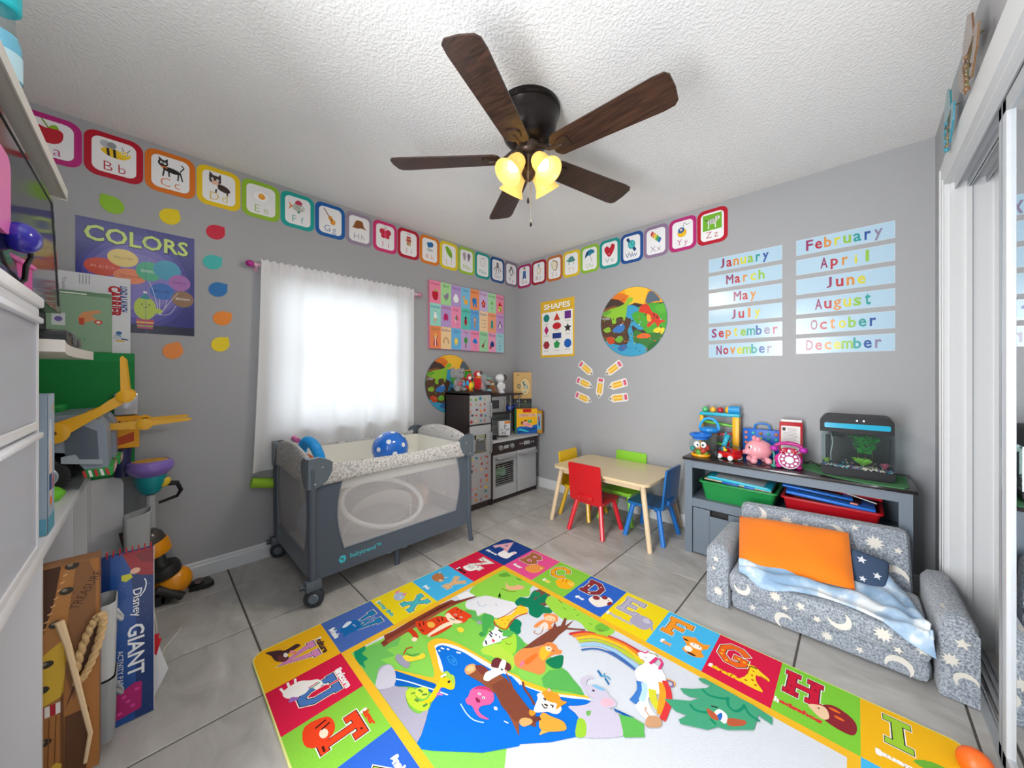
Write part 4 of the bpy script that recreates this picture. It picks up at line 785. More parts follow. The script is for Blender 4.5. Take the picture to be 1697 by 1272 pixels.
part('cyan_panel',B().prism(rrect(0.248,0.026,0.006,3,(0.143,0.271)),(AX0-0.003,AY0-0.004,AZ),(1,0,0),(0,0,1),(0,-1,0),0.0015),M('16a9cf',0.15,coat=0.6),hd)
for x in (0.143,0.168): part('indicator_light',B().ell((AX0+x,AY0-0.004,AZ+0.302),(0.0035,0.002,0.0035),8),M('cfe0ff',0.3,emit=4),hd)
part('glass',B().bb(AX0,AX1,AY0,AY0+0.002,AZ+0.046,AZ+0.236).bb(AX0,AX1,AY1-0.002,AY1,AZ+0.046,AZ+0.236).bb(AX0,AX0+0.002,AY0,AY1,AZ+0.046,AZ+0.236).bb(AX1-0.002,AX1,AY0,AY1,AZ+0.046,AZ+0.236),m_clr,aq,'clear glass walls',smooth=0)
m_wat,nt,bs,N,L=nodes('still_water'); tr=N('ShaderNodeBsdfTransparent'); tr.inputs[0].default_value=(0.88,0.90,0.88,1); gs=N('ShaderNodeBsdfGlossy'); gs.inputs['Roughness'].default_value=0.05; x=N('ShaderNodeMixShader'); x.inputs[0].default_value=0.03; L(tr.outputs[0],x.inputs[1]); L(gs.outputs[0],x.inputs[2]); L(x.outputs[0],nt.nodes['Material Output'].inputs[0])
part('water',B().bb(AX0+0.004,AX1-0.004,AY0+0.004,AY1-0.004,AZ+0.058,AZ+0.215),m_wat,aq,smooth=0)
random.seed(7)
b=B(); gc=['2f6f9e','1d4f7a','7a3a4a','2a9aa6','c9b8a0','d9cbb8','b0566a','34506a']
mg=[M(h,0.5) for h in gc]
for i in range(260):
    x=random.uniform(AX0+0.008,AX1-0.008); y=random.choice([AY0+0.007,AY0+0.012,random.uniform(AY0+.01,AY1-.01)]); k=random.randrange(8)
    if abs(x-2.79)<0.03: k=random.choice([4,5])
    b.ell((x,y,AZ+0.048+random.uniform(0,0.012)),random.uniform(0.004,0.006),6,mi=k)
part('gravel',b,mg,aq,kind='stuff')
def plant(name,cx,cy,z,n,h,sp,hexc,w,label=None):
    b=B()
    for i in range(n):
        a=random.uniform(0,2*PI); r=random.uniform(0.2,1)*sp; hh=h*random.uniform(0.6,1); P=[]
        x1,y1=cx+r*math.cos(a),max(min(cy+r*0.6*math.sin(a),AY1-0.012),AY0+0.012)
        for j in range(5):
            t=j/4; P.append((cx+(x1-cx)*t+0.004*math.sin(j*2+i),cy+(y1-cy)*t,z+hh*math.sin(t*PI*0.6)))
        b.tube(P,[w*q for q in (0.3,1,1.2,0.8,0.1)],4)
    return part(name,b,M(hexc,0.5),aq,label,kind='stuff')
for x in (2.745,2.775,2.80): part('plant_stem',B().cyl((x,-0.22,AZ+0.055),(x+0.003,-0.22,AZ+0.13),0.002,seg=6),M('6a4a3a',0.6),aq)

b=B()
for i in range(150):
    a=random.uniform(0,2*PI); q=random.random()**0.5; z=random.uniform(0,1); b.ell((2.772+0.062*q*math.cos(a)*(0.5+0.5*z),-0.228+0.045*q*math.sin(a),AZ+0.125+0.085*z),(0.011,0.005,0.003),6,(random.uniform(-1,1),random.uniform(-1,1),random.uniform(0,6)))
part('leafy_plant',b,M('2fae45',0.5),aq,kind='stuff')
plant('leafy_plant',2.765,-0.24,AZ+0.055,70,0.04,0.048,'8fd045',0.005); plant('leafy_plant',2.622,-0.27,AZ+0.055,20,0.03,0.018,'8ab03a',0.004,'small yellow green plant'); plant('leafy_plant',2.845,-0.28,AZ+0.055,24,0.035,0.022,'c05a78',0.003,'small pink plant')
part('filter_pump',B().bb(2.614,2.632,-0.20,-0.16,AZ+0.07,AZ+0.20,0.003).bb(2.64,2.67,-0.20,-0.17,AZ+0.195,AZ+0.225,0.003).bb(2.67,2.69,-0.20,-0.18,AZ+0.19,AZ+0.202,0.002),m_bk,aq)
part('air_tube',B().tube([(2.638,-0.18,AZ+0.21),(2.645,-0.19,AZ+0.16),(2.636,-0.20,AZ+0.10),(2.638,-0.21,AZ+0.06)],0.0025,8),M('dfe6ea',0.4),aq)
t=part('thermometer',B().cyl((2.868,-0.20,AZ+0.08),(2.868,-0.20,AZ+0.20),0.004,seg=8),M('3a3c3e',0.4),aq)
b=B().tube([(2.52,-0.11,ZT+0.004),(2.545,-0.15,ZT+0.035),(2.57,-0.145,ZT+0.02),(2.58,-0.13,ZT+0.008),(2.596,-0.12,ZT+0.012)],0.0028,8); solo('power_cord',b,m_blk,'short black power cord behind the aquarium','cord',(2.55,-0.13,ZT))
# ================================================================ ceiling fan
m_orb=M('2a2422',0.3,0.6); m_bra=M('4a3c34',0.35,0.6)
m_bld,nt,bs,N,L=nodes('walnut_blade'); tc=N('ShaderNodeTexCoord'); mp=N('ShaderNodeMapping'); mp.inputs['Scale'].default_value=(3,38,10); L(tc.outputs['Object'],mp.inputs['Vector'])
n=N('ShaderNodeTexNoise'); n.inputs['Scale'].default_value=2.5; n.inputs['Detail'].default_value=6; n.inputs['Distortion'].default_value=1.2; L(mp.outputs[0],n.inputs['Vector'])
r=N('ShaderNodeValToRGB'); e=r.color_ramp.elements; e[0].position=0.35; e[0].color=lin('241712')+(1,); e[1].position=0.68; e[1].color=lin('4a3024')+(1,); L(n.outputs['Fac'],r.inputs[0]); L(r.outputs[0],bs.inputs['Base Color']); bs.inputs['Roughness'].default_value=0.32
fn=thing('ceiling_fan','dark bronze ceiling fan with five walnut blades and four lit amber glass shades','ceiling fan',(FAN[0],FAN[1],2.44))
F0=(FAN[0],FAN[1],0)
part('motor_housing',B().lathe([(0,2.44),(0.150,2.44),(0.150,2.425),(0.143,2.418),(0.146,2.408),(0.140,2.395),(0.134,2.37),(0.130,2.34),(0.118,2.305),(0.095,2.28),(0.062,2.268),(0,2.266)],F0,44),m_orb,fn)
part('switch_housing',B().lathe([(0,2.29),(0.058,2.29),(0.060,2.27),(0.060,2.245),(0.052,2.228),(0.035,2.218),(0,2.216)],F0,32),m_bra,fn)
part('light_fitter',B().lathe([(0,2.22),(0.03,2.218),(0.028,2.155),(0.034,2.135),(0.022,2.11),(0.008,2.10),(0,2.095)],F0,24),m_bra,fn)
for k in range(5):
    a=R(4.4+72*k); mt=Matrix.Translation((FAN[0],FAN[1],2.205))@Matrix.Rotation(a,4,'Z')@Matrix.Rotation(R(-12),4,'X')
    P=[(0.150,0.052),(0.165,0.060),(0.40,0.068),(0.60,0.076),(0.640,0.072),(0.655,0.055),(0.660,0.0),(0.655,-0.055),(0.640,-0.072),(0.60,-0.076),(0.40,-0.068),(0.165,-0.060),(0.150,-0.052),(0.138,-0.03),(0.136,0.03)]
    bd=part('blade',B().prism(P,(0,0,0),(1,0,0),(0,1,0),(0,0,1),0.006).xf(mt),m_bld,fn)
    m2=Matrix.Translation((FAN[0],FAN[1],2.205))@Matrix.Rotation(a,4,'Z')
    b=B().prism([(0.225,0.0),(0.222,0.022),(0.21,0.034),(0.175,0.03),(0.15,0.010),(0.15,-0.010),(0.175,-0.03),(0.21,-0.034),(0.222,-0.022)],(0,0,-0.006),(1,0,0),(0,1,0),(0,0,1),0.006).xf(mt)
    b2=B().tube([(0.055,0,0.045),(0.085,0.0,0.03),(0.12,0,0.004),(0.165,0,-0.005),(0.19,0,-0.006)],[0.013,0.011,0.010,0.009,0.006],10).xf(m2)
    b.add(b2.v,b2.f); part('blade_bracket',b,m_bra,bd)
m_shade,nt,bs,N,L=nodes('amber_glass'); bs.inputs['Base Color'].default_value=lin('e6b45a')+(1,); bs.inputs['Roughness'].default_value=0.35
bs.inputs['Emission Color'].default_value=lin('ffd67a')+(1,); bs.inputs['Emission Strength'].default_value=0.55
lw=N('ShaderNodeLayerWeight'); lw.inputs[0].default_value=0.35
m_bulb=M('fff2d0',0.4,emit=5,ecol='fff0cf')
for k in range(4):
    a=R(85+90*k); ax=Vector((math.cos(a)*0.62,math.sin(a)*0.62,-0.785)).normalized(); q=ax.to_track_quat('Z','Y').to_matrix().to_4x4(); o=Vector((FAN[0]+math.cos(a)*0.045,FAN[1]+math.sin(a)*0.045,2.20)); mt=Matrix.Translation(o)@q
    sh=part('glass_shade',B().lathe([(0.024,0.018),(0.034,0.026),(0.041,0.05),(0.043,0.08),(0.047,0.105),(0.060,0.128),(0.066,0.138),(0.062,0.139),(0.056,0.128),(0.043,0.105),(0.039,0.08),(0.037,0.05),(0.030,0.030),(0.022,0.022)],(0,0,0),28,cap=False).xf(mt),m_shade,fn,'lit amber glass shade')
    part('lamp_holder',B().lathe([(0,-0.012),(0.016,-0.012),(0.022,0.0),(0.026,0.02),(0.020,0.03),(0,0.03)],(0,0,0),18).xf(mt),m_bra,sh)
    part('bulb',B().lathe([(0,0.028),(0.012,0.03),(0.016,0.045),(0.027,0.065),(0.029,0.082),(0.022,0.098),(0,0.105)],(0,0,0),18).xf(mt),m_bulb,sh)
for x,y,z0,z1 in ((0.028,-0.035,2.20,2.0),(-0.012,0.03,2.10,1.925)):
    ch=part('pull_chain',B().cyl((FAN[0]+x,FAN[1]+y,z0),(FAN[0]+x,FAN[1]+y,z1),0.0011,seg=6),M('b9a98a',0.3,0.8),fn)
    part('chain_pull',B().lathe([(0,0.0),(0.002,-0.002),(0.005,-0.014),(0.006,-0.022),(0.004,-0.028),(0,-0.03)],(FAN[0]+x,FAN[1]+y,z1+0.002),10),m_orb,ch)
# ================================================================ sofa
m_fur,nt,bs,N,L=nodes('grey_fleece'); tc=N('ShaderNodeTexCoord'); n=N('ShaderNodeTexNoise'); n.inputs['Scale'].default_value=150; n.inputs['Detail'].default_value=4; L(tc.outputs['Object'],n.inputs['Vector'])
r=N('ShaderNodeValToRGB'); e=r.color_ramp.elements; e[0].position=0.36; e[0].color=lin('6e7885')+(1,); e[1].position=0.64; e[1].color=lin('b3bac3')+(1,); L(n.outputs['Fac'],r.inputs[0]); L(r.outputs[0],bs.inputs['Base Color']); bs.inputs['Roughness'].default_value=1; bs.inputs['Sheen Weight'].default_value=0.35
bp=N('ShaderNodeBump'); bp.inputs['Strength'].default_value=0.9; bp.inputs['Distance'].default_value=0.006; L(n.outputs['Fac'],bp.inputs['Height']); L(bp.outputs[0],bs.inputs['Normal'])
sf=thing('childrens_sofa','grey fleece children\'s sofa with cream moons and stars in front of the grey cabinet','sofa',(2.61,-0.66,0))
part('base_cushion',B().bb(2.285,2.945,-0.86,-0.47,0.002,0.098,0.03),m_fur,sf)
part('seat_cushion',B().bb(2.285,2.945,-0.905,-0.505,0.100,0.208,0.032),m_fur,sf)
part('backrest',B().box((2.592,-0.468,0.265),(0.66,0.078,0.37),0.032,(R(-3),R(-2.4),0)),m_fur,sf)
def armb(x0,x1,yb,yf,lean):
    prof=[(0,0.003),(0,0.27),(0.02,0.300),(0.06,0.306),(x1-x0-0.02,0.298),(x1-x0,0.27),(x1-x0,0.003)]
    b=B(); rings=[]
    for t in (0,0.04,0.1,0.9,0.96,1):
        y=yb+(yf-yb)*t; s=0.93 if t in (0,1) else (0.985 if t in (0.04,0.96) else 1)
        rings.append([((x0+x1)/2+(x0+p[0]-(x0+x1)/2)*s+lean*t,y,0.003+(p[1]-0.003)*s) for p in prof])
    return b.loft(rings)
part('armrest',armb(2.178,2.283,-0.44,-0.875,0.0),m_fur,sf,smooth=60); part('armrest',armb(2.948,3.045,-0.42,-0.875,0.010),m_fur,sf,smooth=60)
CR='dcd8cf'
def deco(name,o,u,v,n,items,parent=sf):
    p=Print(o,u,v,n)
    for it in items:
        if it[0]=='m': p.poly(moon(*it[1:]),CR)
        elif it[0]=='s': p.poly(star(it[1],it[2],it[3],0.45,5,it[4]),CR)
        else: p.poly(star(it[1],it[2],it[3],0.55,10,it[4]),CR)
    for i in range(len(p.f)): pass
    part(name,p,PM_CLOTH,parent,'cream moon and star patches',smooth=0,kind='stuff')
a=R(-3); bm_=Matrix.Translation((2.592,-0.468,0.265))@euler(R(-3),R(-2.4),0); rr3=bm_.to_3x3()
deco('moon_star_print',bm_@Vector((0,-0.0405,0)),rr3@Vector((1,0,0)),rr3@Vector((0,0,1)),rr3@Vector((0,-1,0)),
  [('m',-0.245,0.135,0.042,-0.6),('b',-0.115,0.125,0.03,0.2),('s',-0.035,0.12,0.018,1.2),('m',0.07,0.105,0.05,-0.3),('b',0.215,0.105,0.036,0.5),('s',0.15,0.16,0.015,0.3),('s',0.225,0.03,0.018,0.9),('s',0.29,0.09,0.018,0.2),('m',0.27,-0.03,0.05,1.9),('s',0.10,0.0,0.022,0.5),('b',0.0,0.0,0.03,0),('m',-0.2,-0.02,0.04,2)])
deco('moon_star_print',(0,-0.9065,0),(1,0,0),(0,0,1),(0,-1,0),[('m',2.345,0.150,0.034,-1.2),('b',2.475,0.165,0.026,0.1),('s',2.565,0.160,0.02,0.7),('s',2.51,0.128,0.014,0.2),('s',2.62,0.13,0.016,1.1),('m',2.69,0.160,0.038,-1.0),('b',2.815,0.165,0.030,0.4),('s',2.855,0.125,0.015,0),('s',2.915,0.155,0.018,0.6)])
deco('moon_star_print',(0,-0.8615,0),(1,0,0),(0,0,1),(0,-1,0),[('m',2.50,0.045,0.035,2.4),('b',2.65,0.05,0.022,0),('s',2.75,0.045,0.016,1),('m',2.86,0.04,0.04,1.4),('s',2.38,0.05,0.016,0.4)])
deco('moon_star_print',(0,-0.877,0),(1,0,0),(0,0,1),(0,-1,0),[('s',2.225,0.235,0.017,0.4),('s',2.215,0.185,0.012,0.9),('b',2.235,0.075,0.026,0.2),('s',3.012,0.215,0.022,0.3),('b',2.985,0.145,0.026,0.5),('m',3.02,0.085,0.03,2.0)])
deco('moon_star_print',(0,0,0.3005),(1,0,0),(0,1,0),(0,0,1),[('m',3.0,-0.80,0.032,2.3),('b',2.99,-0.62,0.024,0),('m',3.0,-0.50,0.026,0.6),('s',3.02,-0.70,0.014,0),('s',2.235,-0.80,0.014,0),('m',2.23,-0.62,0.024,1)])
# orange pillow
b=B(); n_=24; C4=[Vector((2.322,-0.855,0.232)),Vector((2.735,-0.752,0.228)),Vector((2.712,-0.545,0.405)),Vector((2.262,-0.548,0.362))]
nv=((C4[1]-C4[0]).cross(C4[3]-C4[0])).normalized(); grid={}
for s in (1,-1):
    rows=[]
    for i in range(n_+1):
        row=[]
        for j in range(n_+1):
            u,v=i/n_,j/n_; p=(C4[0]*(1-u)+C4[1]*u)*(1-v)+(C4[3]*(1-u)+C4[2]*u)*v
            e=(max(0,1-(2*u-1)**4)**0.6)*(max(0,1-(2*v-1)**4)**0.6); w=0.004*math.sin(9*u+5*v)*e
            pin=0.018*(1-(2*u-1)**2)*(2*v-1)*0+0
            row.append(tuple(p+nv*(s*(0.040 if s>0 else 0.030)*e+w+0.012)))
        rows.append(row)
    b.loft(rows,False,closed=False)
solo('orange_pillow',b,M('f07c08',0.85,bump=0.25,scale=220,sheen=0.2),'bright orange rectangular pillow leaning on the children\'s sofa','pillow',(2.51,-0.70,0.22),smooth=80)
b=B().box((2.778,-0.625,0.285),(0.13,0.045,0.15),0.02,(R(-32),R(12),R(10)),seg=3)
solo('navy_cushion',b,M('3a4d68',0.9,bump=0.2),'small navy blue cushion beside the orange pillow','cushion',(2.785,-0.60,0.21))
nm_=Matrix.Translation((2.778,-0.625,0.285))@euler(R(-32),R(12),R(10)); n3=nm_.to_3x3(); nc=bpy.data.objects['navy_cushion']
for dx,dz,r_ in ((-0.03,0.035,0.018),(0.025,-0.01,0.016),(-0.02,-0.045,0.014)):
    p=Print(nm_@Vector((0,-0.0232,0)),n3@Vector((1,0,0)),n3@Vector((0,0,1)),n3@Vector((0,-1,0))); p.poly(star(dx,dz,r_,0.45,5,0.3),'d9dde2'); part('star_patch',p,PM_CLOTH,nc,'white star patch',smooth=0)
# light blue blanket
m_bk2,nt,bs,N,L=nodes('blue_fleece_blanket'); tc=N('ShaderNodeTexCoord'); n=N('ShaderNodeTexNoise'); n.inputs['Scale'].default_value=9; n.inputs['Detail'].default_value=3; L(tc.outputs['Object'],n.inputs['Vector'])
r=N('ShaderNodeValToRGB'); r.color_ramp.interpolation='EASE'; e=r.color_ramp.elements; e[0].position=0.40; e[0].color=lin('86a5c4')+(1,); e[1].position=0.64; e[1].color=lin('e6edf2')+(1,); q=e.new(0.54); q.color=lin('a9c2da')+(1,); L(n.outputs['Fac'],r.inputs[0])
v=N('ShaderNodeTexVoronoi'); v.inputs['Scale'].default_value=8; L(tc.outputs['Object'],v.inputs['Vector']); r2=N('ShaderNodeValToRGB'); e=r2.color_ramp.elements; e[0].position=0.17; e[0].color=(1,1,1,1); e[1].position=0.20; e[1].color=(0,0,0,1); L(v.outputs['Distance'],r2.inputs[0])
mx=N('ShaderNodeMix'); mx.data_type='RGBA'; mx.inputs['B'].default_value=lin('a3263c')+(1,); L(r2.outputs[0],mx.inputs['Factor']); L(r.outputs[0],mx.inputs['A']); L(mx.outputs['Result'],bs.inputs['Base Color']); bs.inputs['Roughness'].default_value=1; bs.inputs['Sheen Weight'].default_value=0.3
def blanket():
    b=B(); nu,nv_=90,40
    top=[(2.31,-0.80),(2.45,-0.72),(2.6,-0.66),(2.74,-0.58),(2.84,-0.52),(2.89,-0.60),(2.91,-0.70),(2.93,-0.80)]
    bot=[(2.33,-0.885),(2.42,-0.925),(2.52,-0.91),(2.62,-0.875),(2.72,-0.875),(2.80,-0.90),(2.88,-0.93),(2.945,-0.945)]
    T=smoothpts(top,13,False); Bt=smoothpts(bot,13,False); m=min(len(T),len(Bt)); rows=[]
    for i in range(m):
        row=[]; u=i/(m-1)
        for j in range(nv_+1):
            v=j/nv_; x=T[i][0]+(Bt[i][0]-T[i][0])*v; y=T[i][1]+(Bt[i][1]-T[i][1])*v
            w=math.sin(PI*min(1,max(0,v)))**0.5
            z=0.214+0.018*w+0.013*w*math.sin(v*22+u*9+2*math.sin(u*7))+0.008*w*math.sin(u*26-v*9)+0.012*w*math.sin(u*5+1)+0.05*math.exp(-((x-2.82)/0.06)**2-((y+0.60)/0.08)**2)
            z=max(z,0.211)
            if y<-0.905: z=0.214-(-0.905-y)*1.3
            row.append((x,y,z))
        rows.append(row)
    b.loft(rows,False,closed=False)
    return b
o=solo('blue_blanket',blanket(),m_bk2,'crumpled light blue fleece blanket with white and red print on the sofa seat','blanket',(2.62,-0.8,0.21),smooth=180)
sd=o.modifiers.new('thickness','SOLIDIFY'); sd.thickness=0.006; sd.offset=1
# ================================================================ wall art
ICON=dict(
apple='q c0172c -.5 .45 -.1 .35 .3 .5 .7 .25 .6 -.45 .15 -.75 -.3 -.65 -.7 -.3 -.75 .2;l 7a9a2a .09 0 .4 -.3 .95;q 8fbe2a 0 .45 .3 .75 .5 .5 .2 .4',
bee='e b9bcc2 -.5 .5 .3 .28 -30;e 8f9298 -.15 .5 .26 .26;e efc41a 0 -.1 .75 .35 -8;p 1d1a1a -.45 .2 -.3 .25 -.25 -.4 -.4 -.35;p 1d1a1a -.1 .25 .05 .25 .1 -.42 -.05 -.42;e f2cf2c .55 0 .35 .3;e ffffff .45 .12 .1 .1;e ffffff .7 .1 .1 .1;e 1d1a1a .45 .12 .04 .05;e 1d1a1a .7 .1 .04 .05;l 1d1a1a .04 .5 .3 .4 .6;l 1d1a1a .04 .7 .28 .85 .55',
cat='e 16171a .05 -.1 .6 .22 -8;e 16171a -.5 .35 .33 .28;p 16171a -.75 .5 -.78 .85 -.5 .6;p 16171a -.4 .6 -.2 .8 -.2 .45;e f2f2f0 -.6 .4 .09 .1;e f2f2f0 -.38 .35 .1 .1;e 16171a -.58 .4 .04 .05;e 16171a -.38 .35 .04 .05;q e07f24 -.7 .05 -.4 .12 -.2 .02 -.45 -.05;l 16171a .1 -.4 0 -.5 -.7;l 16171a .1 -.15 -.1 -.1 -.65;l 16171a .1 .5 -.2 .45 -.8;l 16171a .1 .6 -.1 .75 -.75;l 16171a .08 .6 0 .85 .4 .7 .6',
dog='e 3c2c2b .3 -.35 .55 .3 -20;e 3c2c2b -.3 .25 .45 .42;p 3c2c2b -.75 .4 -.7 .95 -.4 .6;p 3c2c2b -.1 .6 .1 .9 .15 .4;e e5b8a4 -.3 .0 .28 .2;e f2f2f0 -.5 .3 .1 .12;e f2f2f0 -.12 .28 .1 .12;e 16171a -.5 .3 .04 .05;e 16171a -.12 .28 .04 .05;l 3c2c2b .12 -.2 -.4 -.25 -.85;l 3c2c2b .12 .6 -.5 .6 -.9;e f2f2f0 -.25 -.35 .15 .2',
egg='e e3e3e6 0 0 .75 .6;e f6f6f7 0 0 .68 .54;e ee9d1c .05 0 .3 .28;e f7c45a 0 .08 .1 .08',
fish='e c9c2b8 .05 0 .6 .42;l 3f9a8a .05 -.4 .2 .4 .2;l 3f9a8a .05 -.5 0 .5 0;l 3f9a8a .05 -.4 -.2 .4 -.2;p d87f35 -.5 0 -.9 .4 -.75 0 -.9 -.4;q c22a5a -.3 .35 0 .75 .4 .55 .3 .3;e ffffff .4 .08 .12 .12;e 16171a .42 .08 .06 .06;q 1f9690 -.1 -.4 .2 -.35 .1 -.6',
guitar='e e0982c .25 -.45 .3 .3;e e0982c .0 -.1 .24 .24;e 7a4420 .1 -.25 .1 .1;l 7a4420 .1 -.1 0 -.7 .8',
hat='q 8f5526 -.7 -.1 -.4 .5 .1 .6 .4 .5 .55 0 .9 -.3 .3 -.2 -.3 -.35 -.85 -.3;l 6a3c18 .06 -.5 -.02 .4 -.02',
insect='e c41a3a -.4 .2 .38 .35 20;e c41a3a .4 .2 .38 .35 -20;e c41a3a -.3 -.3 .28 .25;e c41a3a .3 -.3 .28 .25;e e83a6a 0 -.05 .14 .5;e f2b8c4 0 .5 .16 .16;l 1d1a1a .04 -.05 .6 -.2 .9;l 1d1a1a .04 .05 .6 .2 .9',
jar='p c9a878 -.3 -.6 .3 -.6 .35 .3 -.35 .3;p c4313c -.35 -.1 .35 -.1 .35 .15 -.35 .15;e 6a4a2a -.1 -.3 .1 .1;e 6a4a2a .15 0 .1 .1;p c4313c -.3 .3 .3 .3 .3 .5 -.3 .5;l 3c3c3c .06 -.3 .8 .3 .8',
kettle='p 1c6fb0 -.5 .5 .3 .7 .5 .1 -.3 -.1;p 14507f .3 .7 .6 .5 .5 .1;e c9ccd0 0 -.35 .5 .2;l 9a9ca0 .07 -.5 -.3 .5 -.4',
leaf='q 7cb62a -.6 .8 0 .65 .5 .1 .5 -.6 0 -.4 -.5 .1;l 3f7a1a .05 -.55 .75 .6 -.85',
mitten='q b09aa6 -.75 .5 -.3 .7 -.15 .2 -.3 -.2 -.6 -.1;q 8a6f8a .75 .5 .3 .7 .15 .2 .3 -.2 .6 -.1;l 3c3440 .1 -.6 -.25 -.25 -.3;l 3c3440 .1 .6 -.25 .25 -.3',
nest='l 9fb3b6 .06 -.4 .5 .1 .7 .5 .4 .4 -.2 0 -.5 -.45 -.2 -.4 .5;l 6f8f94 .05 -.1 .5 .4 .8',
octopus='e 6a4a5c 0 .35 .3 .35;l 6a4a5c .13 -.15 .1 -.6 -.1 -.75 -.5;l 6a4a5c .13 -.08 0 -.3 -.5 -.35 -.8;l 6a4a5c .13 .08 0 .3 -.5 .35 -.8;l 6a4a5c .13 .15 .1 .6 -.1 .75 -.5;e ffffff -.1 .35 .06 .07;e ffffff .12 .35 .06 .07',
penguin='e 1e2a30 0 0 .42 .65;e eef0f0 0 -.08 .28 .45;e 1e2a30 0 .5 .28 .25;e eef0f0 -.1 .45 .08 .08;e eef0f0 .12 .45 .08 .08;p e8932a -.08 .35 .08 .35 0 .22;l 1e2a30 .1 -.35 .2 -.7 -.2;l 1e2a30 .1 .35 .2 .7 -.2',
quilt='e e9b48c 0 .65 .2 .18;p 3a6fb0 -.3 .4 .3 .4 .4 -.2 -.35 -.2;p 1f4f8f -.3 -.2 .3 -.2 .45 -.8 .1 -.8 0 -.4 -.15 -.8 -.45 -.8;p 5a2a1a -.22 .7 .22 .7 .18 .9 -.18 .9',
ring='l d8b93a .12 .0 .35 .35 .1 .35 -.4 0 -.65 -.35 -.4 -.35 .1 0 .35;p 3f9fb0 -.3 .75 .3 .75 0 .35',
sandwich='q 8a6a3a -.6 .4 -.3 .75 .3 .6 .65 .3 .5 -.6 0 -.75 -.5 -.2;q eadfc6 -.55 .45 -.25 .65 .2 .5 .5 .2 .35 -.55 -.05 -.65 -.45 -.15',
turtle='q 4f8f8a -.6 -.1 -.4 .5 .2 .6 .6 .2 .65 -.1;e 7ab08a -.75 .15 .18 .14;l 7ab08a .14 -.4 -.15 -.45 -.5;l 7ab08a .14 .4 -.15 .45 -.5;l 2f6a68 .05 -.1 .5 0 -.1',
umbrella='q 1a7fa0 -.8 -.2 -.6 .5 0 .8 .6 .7 .85 .3 .3 .2 .1 .0 -.3 .1;p 123f6a -.8 -.2 -.6 .5 -.1 .75 -.4 .1;l 6a6a6a .06 .05 .1 .4 -.8',
heart='q c0142c 0 .3 .35 .75 .8 .5 .65 -.1 0 -.8 -.6 -.3 -.85 .3 -.4 .6;e f2c8cc -.1 -.4 .12 .06 30',
watch='p 173f72 -.8 .7 -.5 .9 .7 -.7 .4 -.9;e 1f9aa8 0 0 .52 .52;e 4fc0c0 0 0 .40 .40;l 123f5f .07 0 0 0 .3;l 123f5f .07 0 0 .2 -.1',
xylo='p c23a2a -.7 .5 -.45 .85 -.2 .6 -.55 .2;p e8932a -.5 .2 -.15 .6 .0 .45 -.35 .0;p ead01e -.3 0 .0 .45 .2 .3 -.15 -.15;p 6aae3a -.1 -.2 .2 .3 .4 .1 .1 -.35;p 1f9690 .1 -.35 .4 .1 .55 -.05 .3 -.5;p 2f5fa8 .3 -.5 .55 -.05 .75 -.2 .5 -.65',
yoyo='e e8b91e -.05 -.25 .55 .45 20;e 2a5f9a -.15 .05 .4 .3 25;e f2c4a8 -.15 .1 .15 .12;l 1d1a1a .05 .1 .4 .2 .8 .5 .5 .8 .6',
zebra='p 6fb02a -1 -.75 1 -.75 1 .85 -1 .85;e e6e6e4 0 .1 .5 .26;e e6e6e4 .55 .35 .25 .2;l e6e6e4 .12 -.35 0 -.4 -.55;l e6e6e4 .12 .3 0 .35 -.55;l 2a2a2a .07 -.3 .3 -.3 -.1;l 2a2a2a .07 -.1 .35 -.1 -.1;l 2a2a2a .07 .1 .35 .1 -.1;l 2a2a2a .07 .3 .35 .3 -.05;l 2a2a2a .07 .55 .5 .5 .2;l 2a2a2a .08 -.5 .2 -.75 .4',
bird='q 8f7f9a -.7 .3 -.3 .1 .3 .5 .7 .3 .4 -.4 -.2 -.4 -.5 -.1;e 6fae4a 0 -.4 .3 .15',
cloud='e f6f6f8 -.3 -.1 .4 .4;e f6f6f8 .3 -.1 .4 .4;e f6f6f8 0 .2 .45 .4;e f6f6f8 0 -.3 .4 .3;l 8a8a90 .05 -.15 -.1 0 -.2 .15 -.1',
duck='q f2b23a -.7 .5 -.3 .5 -.2 0 .3 .1 .6 -.1 .5 -.5 -.2 -.6 -.5 -.1;e e8832a -.8 .4 .14 .07',
elephant='q 2a7fc8 -.5 .4 0 .6 .5 .4 .55 -.2 .6 -.7 .3 -.7 .2 -.3 -.1 -.3 -.2 -.7 -.5 -.7 -.6 0;e 1f6ab0 -.45 .2 .3 .35',
flower='e c0182c 0 .35 .22 .25;e c0182c .35 .05 .25 .22;e c0182c .2 -.35 .22 .24;e c0182c -.2 -.35 .22 .24;e c0182c -.35 .05 .25 .22;e f0b83a 0 0 .16 .16',
frog='e 2a2a2a .1 -.3 .08 .08;e 2a2a2a -.15 -.45 .07 .07;e 6fc04a 0 .3 .35 .25;e 2a2a2a .2 -.55 .08 .06',
house='p f2d84a -.5 -.7 .5 -.7 .5 .1 -.5 .1;p c0182c -.65 .1 .65 .1 0 .75;p 3f8f4a .05 -.7 .35 -.7 .35 -.2 .05 -.2;p 2a7f9a -.4 -.3 -.1 -.3 -.1 0 -.4 0',
icecream='p dca060 -.3 -.1 .3 -.1 0 -.95;e f4f4f6 0 .15 .38 .35;e f4f4f6 0 .5 .25 .2;e b0182c 0 .75 .08 .08',
jelly='q c01f6a -.6 0 -.4 .6 .3 .6 .6 .1 .4 -.3 0 -.15 -.4 -.35',
kite='p 2a9a8a -.3 .2 .2 .8 .1 -.2;p d83a2a .2 .8 .55 .2 .1 -.2;p f2f0e8 -.3 .2 .1 -.2 0 -.5;l c02a5a .06 .1 -.2 .3 -.6 .7 -.8',
